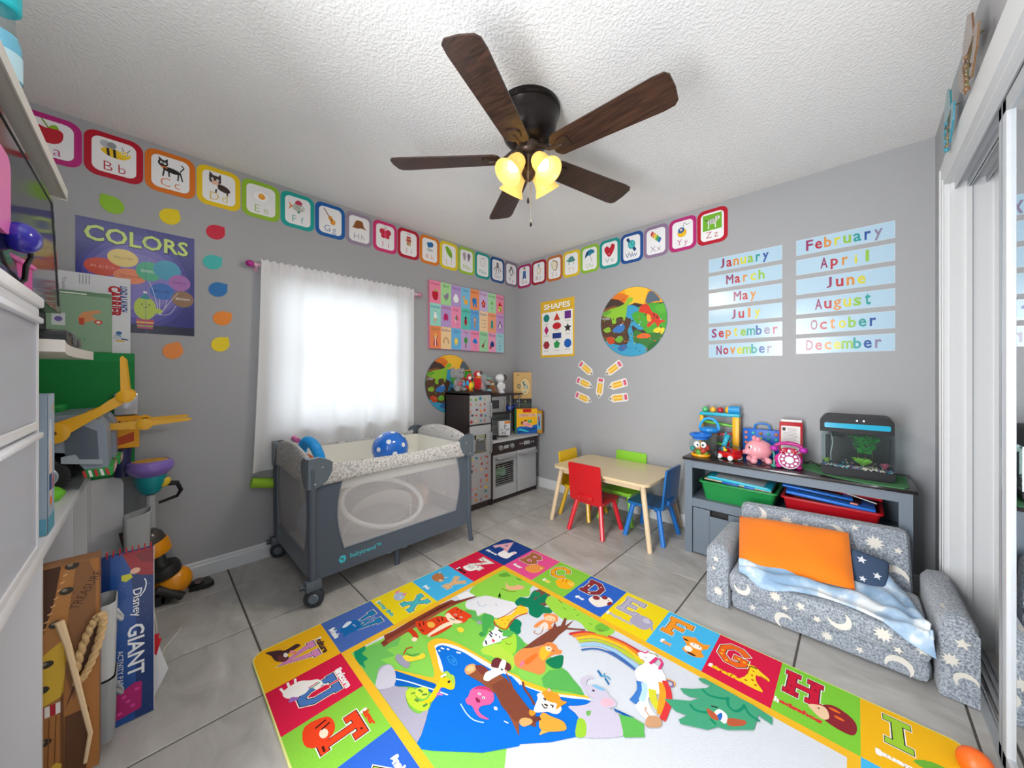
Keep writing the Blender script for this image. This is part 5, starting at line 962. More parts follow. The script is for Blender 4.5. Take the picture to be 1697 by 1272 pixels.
ladybug='e b81a2c 0 -.1 .38 .5;e 1d1d1d 0 .45 .28 .2;e 1d1d1d -.15 -.1 .08 .1;e 1d1d1d .15 -.3 .08 .1;l 1d1d1d .05 0 .4 0 -.55',
monkey='e c98a52 0 .45 .3 .28;e f0cda0 0 .4 .18 .16;e c98a52 0 -.2 .24 .38;l c98a52 .1 -.2 0 -.6 .4;l c98a52 .1 .2 0 .6 .4;l c98a52 .1 -.1 -.5 -.3 -.85;l c98a52 .1 .1 -.5 .3 -.85',
numbers='e 4a6a5a -.5 .5 .07 .1;e a83a3a -.15 .5 .07 .1;e 4a4a9a .2 .5 .07 .1;e a86a3a .5 .5 .07 .1;e 4a9a4a -.5 0 .07 .1;e 8a3a8a -.15 0 .07 .1;e 3a8aa8 .2 0 .07 .1;e a83a3a .5 0 .07 .1;e 4a4a4a -.5 -.5 .07 .1;e c07a2a -.15 -.5 .07 .1;e 4a6a5a .2 -.5 .07 .1;e 7a3a3a .5 -.5 .07 .1',
squid='q 1f9a94 -.3 .6 .3 .6 .35 0 .5 -.7 .2 -.4 0 -.75 -.2 -.4 -.5 -.7 -.35 0',
queen='e f0b83a 0 .65 .3 .2;e e8c0a0 0 .3 .25 .25;p c0303a -.3 0 .3 0 .55 -.8 -.55 -.8;p f0f0f0 -.12 0 .12 0 .15 -.8 -.15 -.8;l a06a3a .12 -.35 .1 -.5 .5;l a06a3a .12 .35 .1 .5 .5',
rainbow='l 4a3a3a .1 -.7 -.4 -.5 .2 0 .45 .5 .2 .7 -.4;l d8745a .1 -.5 -.4 -.35 .1 0 .28 .35 .1 .5 -.4;l f0e0b0 .1 -.35 -.4 -.2 0 0 .12 .2 0 .35 -.4',
sun='p f2cf3a 0 .6 .15 .3 .5 .45 .35 .1 .6 -.05 .3 -.2 .35 -.55 0 -.4 -.35 -.55 -.3 -.2 -.6 -.05 -.35 .1 -.5 .45 -.15 .3;e f7e27a 0 0 .22 .22',
tree='p 8a4a2a -.15 -.8 .15 -.8 .12 0 -.12 0;e 3f9a4a 0 .25 .5 .45',
umb2='q 1f7fd0 -.6 0 -.4 .5 .1 .65 .55 .35 .65 -.05;l 6a3a3a .07 0 0 0 -.7 .15 -.85',
violin='e 8a4a26 -.3 -.4 .3 .25 40;e 8a4a26 -.05 -.15 .2 .2;l 5a2a1a .1 0 -.1 .55 .55',
whale='q 1f3f7a -.6 0 0 .5 .6 .2 .6 -.3 -.4 -.4;p c02a3a -.8 -.3 -.2 -.3 -.2 -.7 -.8 -.7',
zigzag='l b03a6a .12 -.3 .6 0 .2;l 3a6ab0 .12 -.3 -.1 .3 -.1 -.3 -.7 .3 -.7')
CARDS=[('A','a','b8277c','apple','magenta','a red apple'),('B','b','b5122b','bee','red','a striped bee'),('C','c','d9731e','cat','orange','a black cat'),('D','d','e8c417','dog','yellow','a dark puppy'),
('E','e','94bd33','egg','lime green','a fried egg'),('F','f','17a39b','fish','teal','a dotted fish'),('G','g','1c5fa8','guitar','royal blue','a guitar'),('H','h','97889c','hat','mauve','a brown hat'),
('I','i','cf3372','insect','pink','a red winged insect'),('J','j','b31733','jar','crimson','a small jar'),('K','k','dc7a22','kettle','orange','a blue kettle'),('L','l','e3c91e','leaf','yellow','a green leaf'),
('M','m','9bc23b','mitten','light green','a pair of mittens'),('N','n','1f9b94','nest','teal','a pale ring'),('O','o','1b4f8c','octopus','navy','an octopus'),('P','p','84768a','penguin','dark mauve','a penguin'),
('Q','q','a82b63','quilt','magenta','a figure in blue'),('R','r','9c1c30','ring','dark red','a diamond ring'),('S','s','bf6c2f','sandwich','brownish orange','a sandwich'),('T','t','dfc02a','turtle','yellow','a turtle'),
('U','u','8cba38','umbrella','lime','a blue umbrella'),('V','v','1f9690','heart','teal','a red heart'),('W','w','1f4f94','watch','dark blue','a round watch'),('X','x','8f7796','xylo','mauve','a rainbow xylophone'),
('Y','y','b52a74','yoyo','magenta','a toy on a string'),('Z','z','b8172e','zebra','red','a striped zebra')]
LX={k:i for i,k in enumerate('ABCDEFGHIJKLMNOPQRSTUVWXYZ')}
def card(i):
    U_,l_,c,ic,cn,wt=CARDS[i]
    if i<16:
        y=-3.2435+0.2087*i if i<8 else -3.2435+0.2087*i; y=-0.106-(15-i)*0.2088; t=(y+3.25)/3.25
        z0,z1=2.187-0.022*t,2.408+0.024*t; o=(0,y,(z0+z1)/2); u,n=(0,1,0),(1,0,0)
    else:
        x=0.104+0.2082*(i-16); z0,z1=2.150,2.406; o=(x,0,(z0+z1)/2); u,n=(1,0,0),(0,-1,0)
    h=z1-z0; w=0.203; t_=thing('alphabet_card','%s bordered alphabet card showing %s and the letters %s%s'%(cn,wt,U_,l_),'wall card',o,group='alphabet cards along the top of the walls')
    part('card',B().prism(rrect(w,h,0.045,5),o,u,(0,0,1),n,0.0025),M(c,0.3,spec=0.4),t_,smooth=0)
    O=Vector(o)+Vector(n)*0.0026; p=Print(O,u,(0,0,1),n); p.poly(rrect(w-0.050,h-0.050,0.030,5),'eeeef0')
    p.art(ICON[ic],0,h*0.11,w*0.31,h*0.285)
    k=0 if i<9 else 0
    tc_={'yellow':'d8b818'}.get(cn,c)
    a=Print(O,u,(0,0,1),n); 
    p.text(U_,-0.022,-h*0.235,0.045,tc_,bold=-0.012); p.text(l_,0.026,-h*0.235-(0.0 if l_ in 'bdfhkltij' else (0.0075 if l_ not in 'gpqy' else 0.016)),0.045 if l_ in 'bdfhklij' else (0.040 if l_=='t' else (0.042 if l_ in 'gpqy' else 0.030)),tc_,bold=-0.012)
    put('printed_picture',p,PM_GLOSS,t_)
for i in range(26): card(i)
# alphabet canvas
cv=thing('alphabet_canvas','wide canvas with a grid of pastel alphabet picture squares, beside the curtain','wall picture',(0,-0.708,1.725))
part('canvas',B().bb(0.0,0.028,-1.169,-0.247,1.418,2.030,0.002),M('e08aa6',0.7),cv)
p=Print((0.0285,-0.708,1.724),(0,1,0),(0,0,1),(1,0,0)); CW,CH=0.918/8,0.608/3
G=[('Apple','f08aa8','apple'),('Bird','a9dc9c','bird'),('Cloud','b79ad2','cloud'),('Duck','7fbfe2','duck'),('Elephant','f0945c','elephant'),('Flower','c9b4dc','flower'),('Green','a9dcae','frog'),('House','e88aa6','house'),
('Icecream','9adccf','icecream'),('Jellyfish','b79ad2','jelly'),('Kite','ef8fb6','kite'),('Ladybug','5cc4b8','ladybug'),('Monkey','5fa8e0','monkey'),('Number','f2d0a4','numbers'),('Octopus','f0a07c','squid'),('Penguin','c29ad0','penguin'),
('Queen','f08a5a','queen'),('Rainbow','f2cf9c','rainbow'),('Sun','6cb4e4','sun'),('Tree','c4a4d4','tree'),('Umbrella','ef8fb6','umb2'),('Violin','9cd4a8','violin'),('Whale','e8a0c0','whale'),('Yoyo','9ccfd8','zigzag')]
tcs=['a8386a','3f7a3a','6a4a9a','2a6aa8','a8341f']
for k,(w,c,ic) in enumerate(G):
    x=-0.459+CW*(k%8+0.5); y=0.304-CH*(k//8+0.5); p.poly([(x-CW/2,y-CH/2),(x+CW/2,y-CH/2),(x+CW/2,y+CH/2),(x-CW/2,y+CH/2)],c)
    p.art(ICON[ic],x,y-0.022,CW*0.38,CH*0.34); p.text(w,x,y+CH*0.36,0.028,tcs[k%5],w=CW*(0.5 if len(w)<5 else 0.82))
put('printed_picture',p,PM_SATIN,cv)
# drops around the poster
def drop(cx,cz,r,rot,hexc,label):
    P=[(r*0.98*math.cos(t),r*0.88*math.sin(t)) for t in [R(150-300*i/18+0) for i in range(19)]]; P.append((-r*1.25,0))
    ca,sa=math.cos(rot),math.sin(rot); P=[(a*ca-b*sa,a*sa+b*ca) for a,b in P]
    t=solo('wall_drop',B().prism(P,(0,cy_,cz),(0,1,0),(0,0,1),(1,0,0),0.0025),M(hexc,0.35,spec=0.4),label,'wall decoration',(0,cy_,cz),group='coloured paper drops around the balloon poster',smooth=0)
for cy_,cz,rt_,h,lb in ((-3.038,2.052,-50,'8ec02a','lime green paper drop, first of the arc above the poster'),(-2.824,2.060,-125,'e6cc14','yellow paper drop above the poster\'s corner'),(-2.628,2.030,-135,'c9203c','red paper drop beside the poster'),(-2.642,1.848,-140,'3fb6b0','turquoise paper drop beside the poster'),(-2.617,1.690,-138,'1f72b8','blue paper drop beside the poster'),(-2.597,1.520,-142,'ec8a2a','orange paper drop beside the poster\'s lower edge'),(-2.606,1.362,-130,'ead018','yellow paper drop below the orange one beside the poster'),(-2.812,1.312,-115,'e88a3e','shiny orange paper drop under the poster')):
    drop(0,cz,0.047,R(rt_+ (0 if rt_>-100 else 0)),h,lb)
# balloon poster
cp=thing('balloon_poster','dark blue poster headed COLORS with a cactus holding balloons','poster',(0,-2.94,1.682))
part('sheet',B().bb(0,0.0012,-3.157,-2.723,1.401,1.962),M('2d2f86',0.3),cp,smooth=0)
p=Print((0.0014,-2.94,1.6815),(0,1,0),(0,0,1),(1,0,0),[(-0.217,-0.2805),(0.217,-0.2805),(0.217,0.2805),(-0.217,0.2805)])
p.poly([(-0.217,-0.2805),(0.217,-0.2805),(0.217,0.2805),(-0.217,0.2805)],'2f3184'); 
for k,(rx,ry) in enumerate(((0.205,0.25),(0.19,0.22),(0.17,0.19),(0.14,0.15))): p.ell(-0.01,-0.01,rx,ry,['3f3f96','5450a6','6e66b4','8078c0'][k],32)
p.poly([(-0.217,-0.2805),(0.217,-0.2805),(0.217,-0.235),(-0.217,-0.235)],'22233f')
p.text('COLORS',0.0,0.208,0.088,'1d1f5c',bold=0.05,w=0.395); p.text('COLORS',0.0,0.210,0.080,'c3d96a',bold=0.02,w=0.380)
for x,y,rx,ry,c,t,tc_ in ((-0.13,0.045,0.062,0.045,'d4543f','RED','f0a090'),(-0.06,0.105,0.055,0.046,'e9cf7a','YELLOW','8a7a4a'),(-0.035,0.015,0.060,0.040,'e8885a','ORANGE','a04a2a'),(0.035,0.055,0.050,0.052,'4fb38a','GREEN','e0f0e8'),(0.105,0.075,0.055,0.055,'3f9fc0','TEAL','3f9fc0'),(0.155,0.015,0.045,0.045,'a86ab4','PURPLE','6a2f8a'),(0.085,-0.045,0.048,0.045,'2f6fc4','BLUE','14306a'),(0.168,-0.075,0.046,0.046,'8f6a4a','BROWN','f0e8e0')):
    p.ell(x,y,rx,ry,c); 
    if t!='TEAL': p.text(t,x,y,0.013,tc_,w=rx*1.25)
for x,y in ((0.035,0.0),(0.075,-0.09),(0.105,-0.09),(0.15,-0.04),(0.14,-0.115)): p.line([(x,y),(x*0.6+0.03,y-0.05),(0.075,-0.175)],0.0018,'dfe2ee',3)
p.ell(0.02,-0.145,0.042,0.062,'b3c84a'); p.ell(0.062,-0.155,0.025,0.014,'b3c84a'); p.poly([(0.0,-0.095),(0.04,-0.095),(0.02,-0.062)],'2f8f9a'); p.ell(0.02,-0.060,0.008,0.006,'e8ecf0'); p.ell(0.008,-0.125,0.003,0.004,'2a3020'); p.ell(0.036,-0.125,0.003,0.004,'2a3020'); p.line([(0.012,-0.138),(0.02,-0.143),(0.03,-0.138)],0.002,'4a5a2a')
p.poly([(-0.015,-0.205),(0.055,-0.205),(0.048,-0.255),(-0.008,-0.255)],'b5486a'); p.poly([(-0.013,-0.218),(0.053,-0.218),(0.052,-0.226),(-0.012,-0.226)],'e0b24a'); p.poly([(-0.010,-0.238),(0.050,-0.238),(0.049,-0.244),(-0.009,-0.244)],'8fc04a')
p.line([(0.022,0.2805),(0.022,-0.2805)],0.0015,'5a5cae')
put('printed_picture',p,print_mat('coated_poster',0.18,0.6),cp)
# shapes poster
sp_=thing('shapes_poster','yellow bordered poster headed SHAPES with twelve coloured shapes','poster',(0.551,0,1.655))
part('sheet',B().bb(0.337,0.765,-0.0012,0,1.366,1.952),M('e2b52c',0.4),sp_,smooth=0)
p=Print((0.551,-0.0014,1.659),(1,0,0),(0,0,1),(0,-1,0)); p.poly([(-0.214,-0.293),(0.214,-0.293),(0.214,0.293),(-0.214,0.293)],'e0b22a'); p.poly([(-0.195,-0.270),(0.195,-0.270),(0.195,0.175),(-0.195,0.175)],'ecebe6')
p.text('SHAPES',0,0.228,0.062,'8a6a2a',bold=0.03,w=0.345); p.text('SHAPES',-0.002,0.231,0.060,'f6f2e6',bold=0.03,w=0.338)
sh=[(-0.135,0.115,circ(0,0,0.040),'1f7f78','CIRCLE'),(0,0.118,[(-0.042,-0.035),(0.042,-0.035),(0,0.042)],'c4402c','TRIANGLE'),(0.135,0.125,[(-0.038,-0.038),(0.038,-0.038),(0.038,0.038),(-0.038,0.038)],'6a2f84','SQUARE'),
(-0.135,-0.01,[(0,-0.05),(0.030,0),(0,0.05),(-0.030,0)],'b5216a','DIAMOND'),(0,0.025,circ(0,0,0.055,0.034),'c22430','OVAL'),(0.135,-0.005,star(0,0,0.048),'3a2f34','STAR'),(0,-0.075,[(-0.055,-0.028),(0.055,-0.028),(0.055,0.028),(-0.055,0.028)],'233c84','RECTANGLE'),
(-0.135,-0.165,circ(0,0,0.044,n=6),'9a2f38','HEXAGON'),(0,-0.165,circ(0,0,0.042,n=5,a0=PI/2),'2f9a52','PENTAGON'),(0.135,-0.160,circ(0,0,0.046,n=8,a0=PI/8),'1f5fb4','OCTAGON')]
for x,y,P,c,t in sh: p.poly([(x+a,y+b) for a,b in P],c); p.text(t,x,y-0.060 if t not in('OVAL','RECTANGLE') else y-0.045,0.010,'5a5a5a',w=0.06)
put('printed_picture',p,PM_SATIN,sp_)
# months
cols=['8f2f5f','b5202f','d98a2f','d6cf2c','8fbf3a','1f9a94','1f4f9c','8a7f9c','b5265a']
MON=[('January',0,0),('March',0,1),('May',0,2),('July',0,3),('September',0,4),('November',0,5),('February',1,0),('April',1,1),('June',1,2),('August',1,3),('October',1,4),('December',1,5)]
for m_,c,r_ in MON:
    x0,x1=((1.955,2.392),(2.464,2.896))[c]; zt=(2.034,2.040)[c]-r_*0.1258; t=thing('month_strip','pale blue laminated strip reading %s'%m_,'wall strip',((x0+x1)/2,0,zt-0.05),group='month name strips on the back wall')
    part('strip',B().bb(x0,x1,-0.0010,0,zt-0.098,zt),M('c3d6e2',0.15,spec=0.6),t,smooth=0)
    p=Print(((x0+x1)/2,-0.0012,zt-0.049),(1,0,0),(0,0,1),(0,-1,0)); W_=x1-x0; p.poly([(-W_/2+.004,-0.045),(W_/2-.004,-0.045),(W_/2-.004,0.045),(-W_/2+.004,0.045)],'b0cfe3')
    random.seed(r_*2+c)
    for k in range(14): p.ell(random.uniform(-.48,.48)*W_,random.uniform(-.04,.04),0.003,0.003,'c2dcec',6)
    n_=len(m_); adv=0.043 if n_<9 else 0.0455; 
    if n_<=5: adv=0.047
    x=-(n_-1)*adv/2+(0.012 if n_<6 else 0)
    for k,ch in enumerate(m_):
        h=0.066 if (ch.isupper() or ch in 'bltdkh') else (0.063 if ch in 'ygp' else 0.049); dy=0.004 if h>0.05 and ch not in 'ygp' else (-0.0045 if ch not in 'ygp' else -0.0115)
        for ox_ in ((-0.0016,0,0.0016) if ch in 'mMg' else (0,)):
            p.text(ch,x+k*adv+ox_,dy,h,cols[k%9],bold=0.0 if ch in 'mMgW' else 0.022,w={'m':0.046,'M':0.042,'r':0.026,'l':0.014,'i':0.012,'t':0.024,'f':0.024,'J':0.024}.get(ch,0.034))
    put('printed_picture',p,print_mat('laminated_strip_%d'%(c*6+r_),0.22,0.55),t)
# pencils
for k,(x,z,a) in enumerate(((0.901,1.239,-38),(0.881,1.101,-22),(0.868,0.962,-20),(1.178,1.235,35),(1.219,1.095,16),(1.224,0.977,8),(1.044,1.059,82))):
    lb=['upper tilted paper pencil of the inner column by the poster','middle paper pencil of the inner column','lowest paper pencil of the inner column','upper tilted paper pencil of the outer column','middle paper pencil of the outer column','lowest paper pencil of the outer column','upright paper pencil in the middle of the fan'][k]
    fl_=-1 if k<3 else 1
    t=thing('paper_pencil',lb,'wall decoration',(x,0,z),group='yellow paper pencils below the dinosaur puzzle'); r_=R(a); u=Vector((math.cos(r_),0,math.sin(r_))); v_=Vector((-math.sin(r_),0,math.cos(r_)))
    if k<3: u=-u; 
    pts=[(-0.095,0),(-0.05,0.036),(0.085,0.036),(0.097,0.026),(0.097,-0.026),(0.085,-0.036),(-0.05,-0.036)]
    part('cutout',B().prism(pts,(x,0,z),u,v_,(0,-1,0),0.0015),M('ecebe8',0.4),t,smooth=0)
    p=Print((x,-0.0017,z),u,v_,(0,-1,0)); p.poly([(-0.042,0.025),(0.045,0.025),(0.045,-0.025),(-0.042,-0.025)],'ecb63a'); p.poly([(-0.042,0.008),(0.045,0.008),(0.045,-0.008),(-0.042,-0.008)],'f4cf6a'); p.poly([(-0.082,0),(-0.042,0.025),(-0.042,-0.025)],'e9cda0'); p.poly([(-0.088,0),(-0.068,0.010),(-0.068,-0.010)],'3a3434')
    p.poly([(0.045,0.025),(0.062,0.025),(0.062,-0.025),(0.045,-0.025)],'d9d4d2'); p.poly(rrect(0.026,0.050,0.008,3,(0.076,0)),'d9607a'); put('printed_picture',p,PM_SATIN,t)
# ================================================================ white shelf unit and everything on it (near wall)
m_wl=M('dfe0e4',0.35,bump=0.05,scale=30); SF=-3.10; SB=-3.50
su=thing('cubby_shelf','long white cubby shelf unit along the near wall holding toys and boxes','shelf',(0.95,-3.3,0))
part('top',B().bb(0.10,1.78,SB,SF,0.685,0.72,0.002),m_wl,su)
for x in (0.10,0.215,0.66,1.18,1.76): part('divider',B().bb(x,x+0.018,SB,SF-0.002,0.0,0.685),m_wl,su,smooth=0)
part('back',B().bb(0.10,1.78,SB-0.006,SB,0,0.72),m_wl,su,smooth=0)
part('shelf',B().bb(0.118,1.76,SB,SF-0.01,0.03,0.045),m_wl,su,smooth=0)
eu=thing('low_bookcase','low white bookcase end with rounded top corner in the room corner','bookcase',(0.05,-3.25,0))
b=B().prism([(-3.46,0),(-2.995,0),(-2.995,0.63),(-2.998,0.645),(-3.006,0.658),(-3.018,0.665),(-3.032,0.668),(-3.46,0.668)],(0.078,0,0),(0,1,0),(0,0,1),(1,0,0),0.016); part('end_panel',b,m_wl,eu,smooth=0)
part('bookcase_top',B().bb(0.0155,0.078,-3.46,-3.02,0.65,0.667).bb(0.0155,0.078,-3.46,-3.02,0.30,0.315).bb(0.0155,0.03,-3.46,-3.0,0,0.65),m_wl,eu,smooth=0)
# hutch: top board, mid board with curved front, side
hu=thing('desk_hutch','white hutch with an upper board and a curved lower board above the cubby shelf','shelf',(1.2,-3.3,0.72))
m_hu=M('cfccc6',0.45,bump=0.05,scale=40)
part('upper_board',B().bb(0.625,1.80,SB,-3.122,1.834,1.864),m_hu,hu,smooth=0); part('edge_strip',B().bb(0.62,1.80,-3.122,-3.118,1.832,1.868).bb(0.618,0.625,SB,-3.118,1.826,1.868),M('e9e6e0',0.35),hu,smooth=0)
b=B(); P=[]
for i in range(13): t=i/12; P.append((1.23-0.68*t,-3.06-0.02*math.sin(PI*t)))
P+= [(0.55,SB),(1.23,SB)]
b.prism(P,(0,0,1.236),(1,0,0),(0,1,0),(0,0,1),0.032); part('lower_board',b,M('dedad2',0.4),hu,smooth=0)
part('side_panel',B().bb(1.76,1.78,SB,SF-0.02,0.7205,1.834),m_hu,hu,smooth=0); part('back_panel',B().bb(0.60,1.78,SB-0.006,SB,0.7205,1.834),m_hu,hu,smooth=0)
# tv
tv=thing('television','black flat television tilted forward on the hutch, its glass mirroring the room','television',(1.2,-3.2,1.268))
mt=Matrix.Translation((1.20,-3.140,1.575))@euler(R(2.4),0,0)
part('tv_body',B().bb(-0.42,0.42,-0.03,0.012,-0.19,0.19,0.004).xf(mt),M('141518',0.25,coat=0.4),tv)
part('bezel',B().bb(-0.42,-0.405,0.012,0.016,-0.19,0.19).bb(0.405,0.42,0.012,0.016,-0.19,0.19).bb(-0.42,0.42,0.012,0.016,0.177,0.19).bb(-0.42,0.42,0.012,0.016,-0.19,-0.17).xf(mt),M('101114',0.2,coat=0.5),tv,smooth=0)
part('screen',B().bb(-0.405,0.405,0.012,0.0135,-0.17,0.177).xf(mt),M('1e2028',0.10,spec=0.5),tv,smooth=0)
part('stand',B().bb(1.10,1.28,-3.30,-3.12,1.2682,1.28,0.004).bb(1.16,1.22,-3.24,-3.20,1.275,1.42),M('141518',0.3),tv,smooth=0)
cn=thing('game_console','black media box on the curved hutch board under the television','media player',(0.75,-3.2,1.268))
part('console_body',B().bb(0.56,0.90,-3.34,-3.09,1.2685,1.322,0.006),M('161719',0.25,coat=0.3),cn); part('front_port',B().bb(0.60,0.68,-3.09,-3.086,1.28,1.305,0.001).bb(0.72,0.80,-3.09,-3.086,1.28,1.305,0.001),M('5a5c60',0.3,0.4),cn)
# blue bottle rack on top board
for x,y,lb in ((1.27,-3.157,'turquoise and clear toy bottle standing on the upper board\'s front edge'),(1.41,-3.170,'second turquoise toy bottle behind the first on the upper board')):
    t=thing('toy_bottle',lb,'bottle',(x,y,1.865),group='toy bottles on the upper board')
    part('bottle_body',B().lathe([(0,0),(0.034,0),(0.036,0.01),(0.036,0.10),(0.030,0.125)],(x,y,1.868),20,cap=False),M('7fd0ee',0.15,trans=0.3),t); part('clear_neck',B().lathe([(0.030,0.125),(0.026,0.14),(0.026,0.18),(0.03,0.19)],(x,y,1.868),20,cap=False),m_clr,t)
    part('cap',B().lathe([(0.032,0.185),(0.036,0.19),(0.036,0.27),(0.030,0.285),(0,0.29)],(x,y,1.868),20),M('1fc3d0',0.3),t); part('label',B().lathe([(0.0372,0.02),(0.0372,0.08)],(x,y,1.868),20,cap=False),M('bfe2ee',0.4),t)
# plastic drawer tower
m_fro=mesh_mat('frosted_plastic','d9dce6',0.40)
dt=thing('plastic_drawer_tower','white plastic drawer tower with frosted drawers on the cubby shelf','drawer unit',(1.42,-3.28,0.72))
m_pw=M('e6e8ee',0.3)
b=B()
for z in (0.7202,1.035,1.323): b.bb(1.245,1.645,-3.46,-3.10,z,z+0.022,0.003)
for x in (1.245,1.629): b.bb(x,x+0.016,-3.46,-3.455,0.72,1.34).bb(x,x+0.016,-3.115,-3.10,0.72,1.34)
part('frame',b,m_pw,dt,smooth=0); part('lid',B().bb(1.238,1.652,-3.465,-3.092,1.345,1.372,0.006),M('f0f1f4',0.35),dt)
for z0,z1 in ((0.745,1.030),(1.060,1.318)):
    d=part('drawer',B().bb(1.262,1.628,-3.106,-3.102,z0,z1).bb(1.262,1.265,-3.45,-3.106,z0,z1).bb(1.625,1.628,-3.45,-3.106,z0,z1).bb(1.262,1.628,-3.45,-3.106,z0,z0+0.003),m_fro,dt,'frosted see-through drawer',smooth=0)
    part('drawer_lip',B().bb(1.262,1.628,-3.112,-3.090,z1-0.014,z1,0.003),m_pw,d)
for x,z,c,h in ((1.33,0.80,'8fb83a','green'),(1.50,0.79,'d9b53a','mustard'),(1.36,0.94,'6a7a90','slate'),(1.33,1.10,'7f8a9c','grey blue'),(1.45,1.24,'b9a0a8','dusty pink')):
    b=B().ell((x,-3.22,z),(0.05,0.07,0.04),14).ell((x+0.05,-3.25,z-0.005),(0.04,0.06,0.035),14); fuse(b,0.012,M(c,0.7),'drawer_content',loc=(x,-3.22,z-0.04),label='%s toy piece inside a frosted drawer'%h,cat='toy')
t=thing('pink_toy_box','hot pink toy box on top of the plastic drawer tower','toy box',(1.40,-3.22,1.372)); part('box',B().box((1.37,-3.20,1.408),(0.29,0.15,0.070),0.006,(0,0,R(-6))),M('d9489c',0.4),t); part('lid_rim',B().box((1.37,-3.20,1.447),(0.30,0.16,0.012),0.004,(0,0,R(-6))),M('e86ab4',0.4),t)
b=B().prism(rrect(0.13,0.17,0.03,5),(1.478,-3.115,1.560),(1,0,0),(0,0,1),(0,-1,0),0.03); solo('pink_case',b,M('f07fc0',0.3),'light pink rounded plastic case standing on the hot pink box','toy case',(1.48,-3.15,1.46))
t=thing('toy_microphone','violet blue toy microphone with black cord hanging over the pink box','toy microphone',(1.39,-3.12,1.46)); part('head',B().ell((1.385,-3.105,1.485),(0.042,0.030,0.034),18),M('2f2aa8',0.2,coat=0.4),t); part('cord',B().tube([(1.355,-3.10,1.48),(1.33,-3.10,1.455),(1.345,-3.105,1.43),(1.325,-3.11,1.40),(1.35,-3.12,1.38)],0.005,8),m_blk,t)
# boxes by the poster, standing on the green box
gb=boxprint('green_toy_box','large plain green toy box standing on the low bookcase behind the trucks','box',(0.058,-3.185,0.6685),(0.08,0.455,0.618),0,'0f7a3a',lambda p,w,h:(p.poly([(-w/2,0),(w/2,0),(w/2,h),(-w/2,h)],'12803c'),p.poly([(-w/2,h*.93),(w/2,h*.93),(w/2,h),(-w/2,h)],'178a44')))
def f_car(p,w,h):
    p.poly([(-w/2,0),(w/2,0),(w/2,h),(-w/2,h)],'dfe0e6')
    p.text('LOAD & LAUNCH',w*.40,h*.72,0.028,'2a4f94',bold=0.05,rot=-PI/2,w=0.13); p.text('CARRIER',w*.27,h*.68,0.045,'b5232f',bold=0.05,rot=-PI/2,w=0.155)
    p.text('Tracking',-w*.42,h*.82,0.014,'5a5c66',rot=-PI/2,w=0.08)
    for i in range(4): p.poly([(-w*.22+i*.010,h*.86),(-w*.22+i*.010+.004,h*.86),(-w*.22+i*.010+.004,h*.98),(-w*.22+i*.010,h*.98)],'a9abb4')
    p.art('e 3f6fa8 0 .5 .3 .25;p 2a4f84 .2 -.2 .9 -.35 .9 -.5 .2 -.4;e 8fa4bc -.1 0 .35 .3;e e0b04a .1 -.6 .5 .12;e c9ccd4 -.2 -.2 .4 .3',w*.33,h*.22,0.036)
boxprint('toy_carton','tall white toy carton lettered CARRIER leaning over the balloon poster','box',(0.036,-3.09,1.2875),(0.030,0.235,0.385),0,'d3d4dc',f_car)
def f_grn(p,w,h):
    p.poly([(-w/2,0),(w/2,0),(w/2,h),(-w/2,h)],'8fb093'); p.poly([(-w/2,h*.93),(w/2,h*.93),(w/2,h),(-w/2,h)],'6f9474'); p.poly([(-w*.3,h*.945),(w*.1,h*.945),(w*.1,h*.965),(-w*.3,h*.965)],'e8efe8')
    p.poly([(-w*.42,h*.42),(-w*.22,h*.42),(-w*.22,h*.62),(-w*.42,h*.62)],'d9dfe0'); p.ell(-w*.32,h*.52,0.012,0.012,'7a6ab0'); p.art('p dd9a6a -.6 -.2 -.3 .4 .6 .7 .8 .5 .2 .2 .5 -.2 -.2 -.5;e d8523a .6 -.4 .25 .2;e e9ebe6 .6 -.4 .12 .1;p c9543a -.5 -.7 -.2 -.7 -.2 -.1 -.5 -.1',w*.12,h*.58,0.055); p.text('ages 3',-w*.05,h*.2,0.02,'5a8a80')
boxprint('toy_carton','pale green toy carton with hand pictures in front of the white carton','box',(0.073,-3.135,1.2875),(0.028,0.20,0.29),0,'86a88b',f_grn)
def f_pen(p,w,h):
    p.poly([(-w/2,0),(w/2,0),(w/2,h),(-w/2,h)],'9fb0c2'); p.ell(-w*.1,h*.62,w*.24,h*.2,'cdd6e0'); p.ell(-w*.08,h*.45,w*.2,h*.22,'e8c4b0'); p.poly([(-w*.3,h*.3),(w*.1,h*.3),(w*.1,h*.42),(-w*.3,h*.42)],'2f4a78'); p.ell(w*.3,h*.35,w*.1,h*.06,'b8303a'); p.ell(-w*.05,h*.22,w*.16,h*.035,'e8722a'); p.poly([(-w/2,0),(w/2,0),(w/2,h*.12),(-w/2,h*.12)],'5fa0b8'); p.ell(w*.32,h*.9,w*.08,h*.035,'c9a44a')
boxprint('picture_box','tall pale blue picture box beside the plastic drawer tower on the cubby shelf','box',(1.05,-3.19,0.7205),(0.10,0.17,0.40),0,'8fa2b4',[('x+',f_pen),('y+',f_pen)],'x+')
t=thing('lime_toy','small lime green toy wedge on the cubby shelf','toy',(0.66,-3.15,0.72)); b=B().ell((0.66,-3.16,0.742),(0.06,0.04,0.032),16); b.ell((0.61,-3.14,0.735),(0.03,0.02,0.015),12); fuse(b,0.006,M('6cc41f',0.4),'wedge',t)
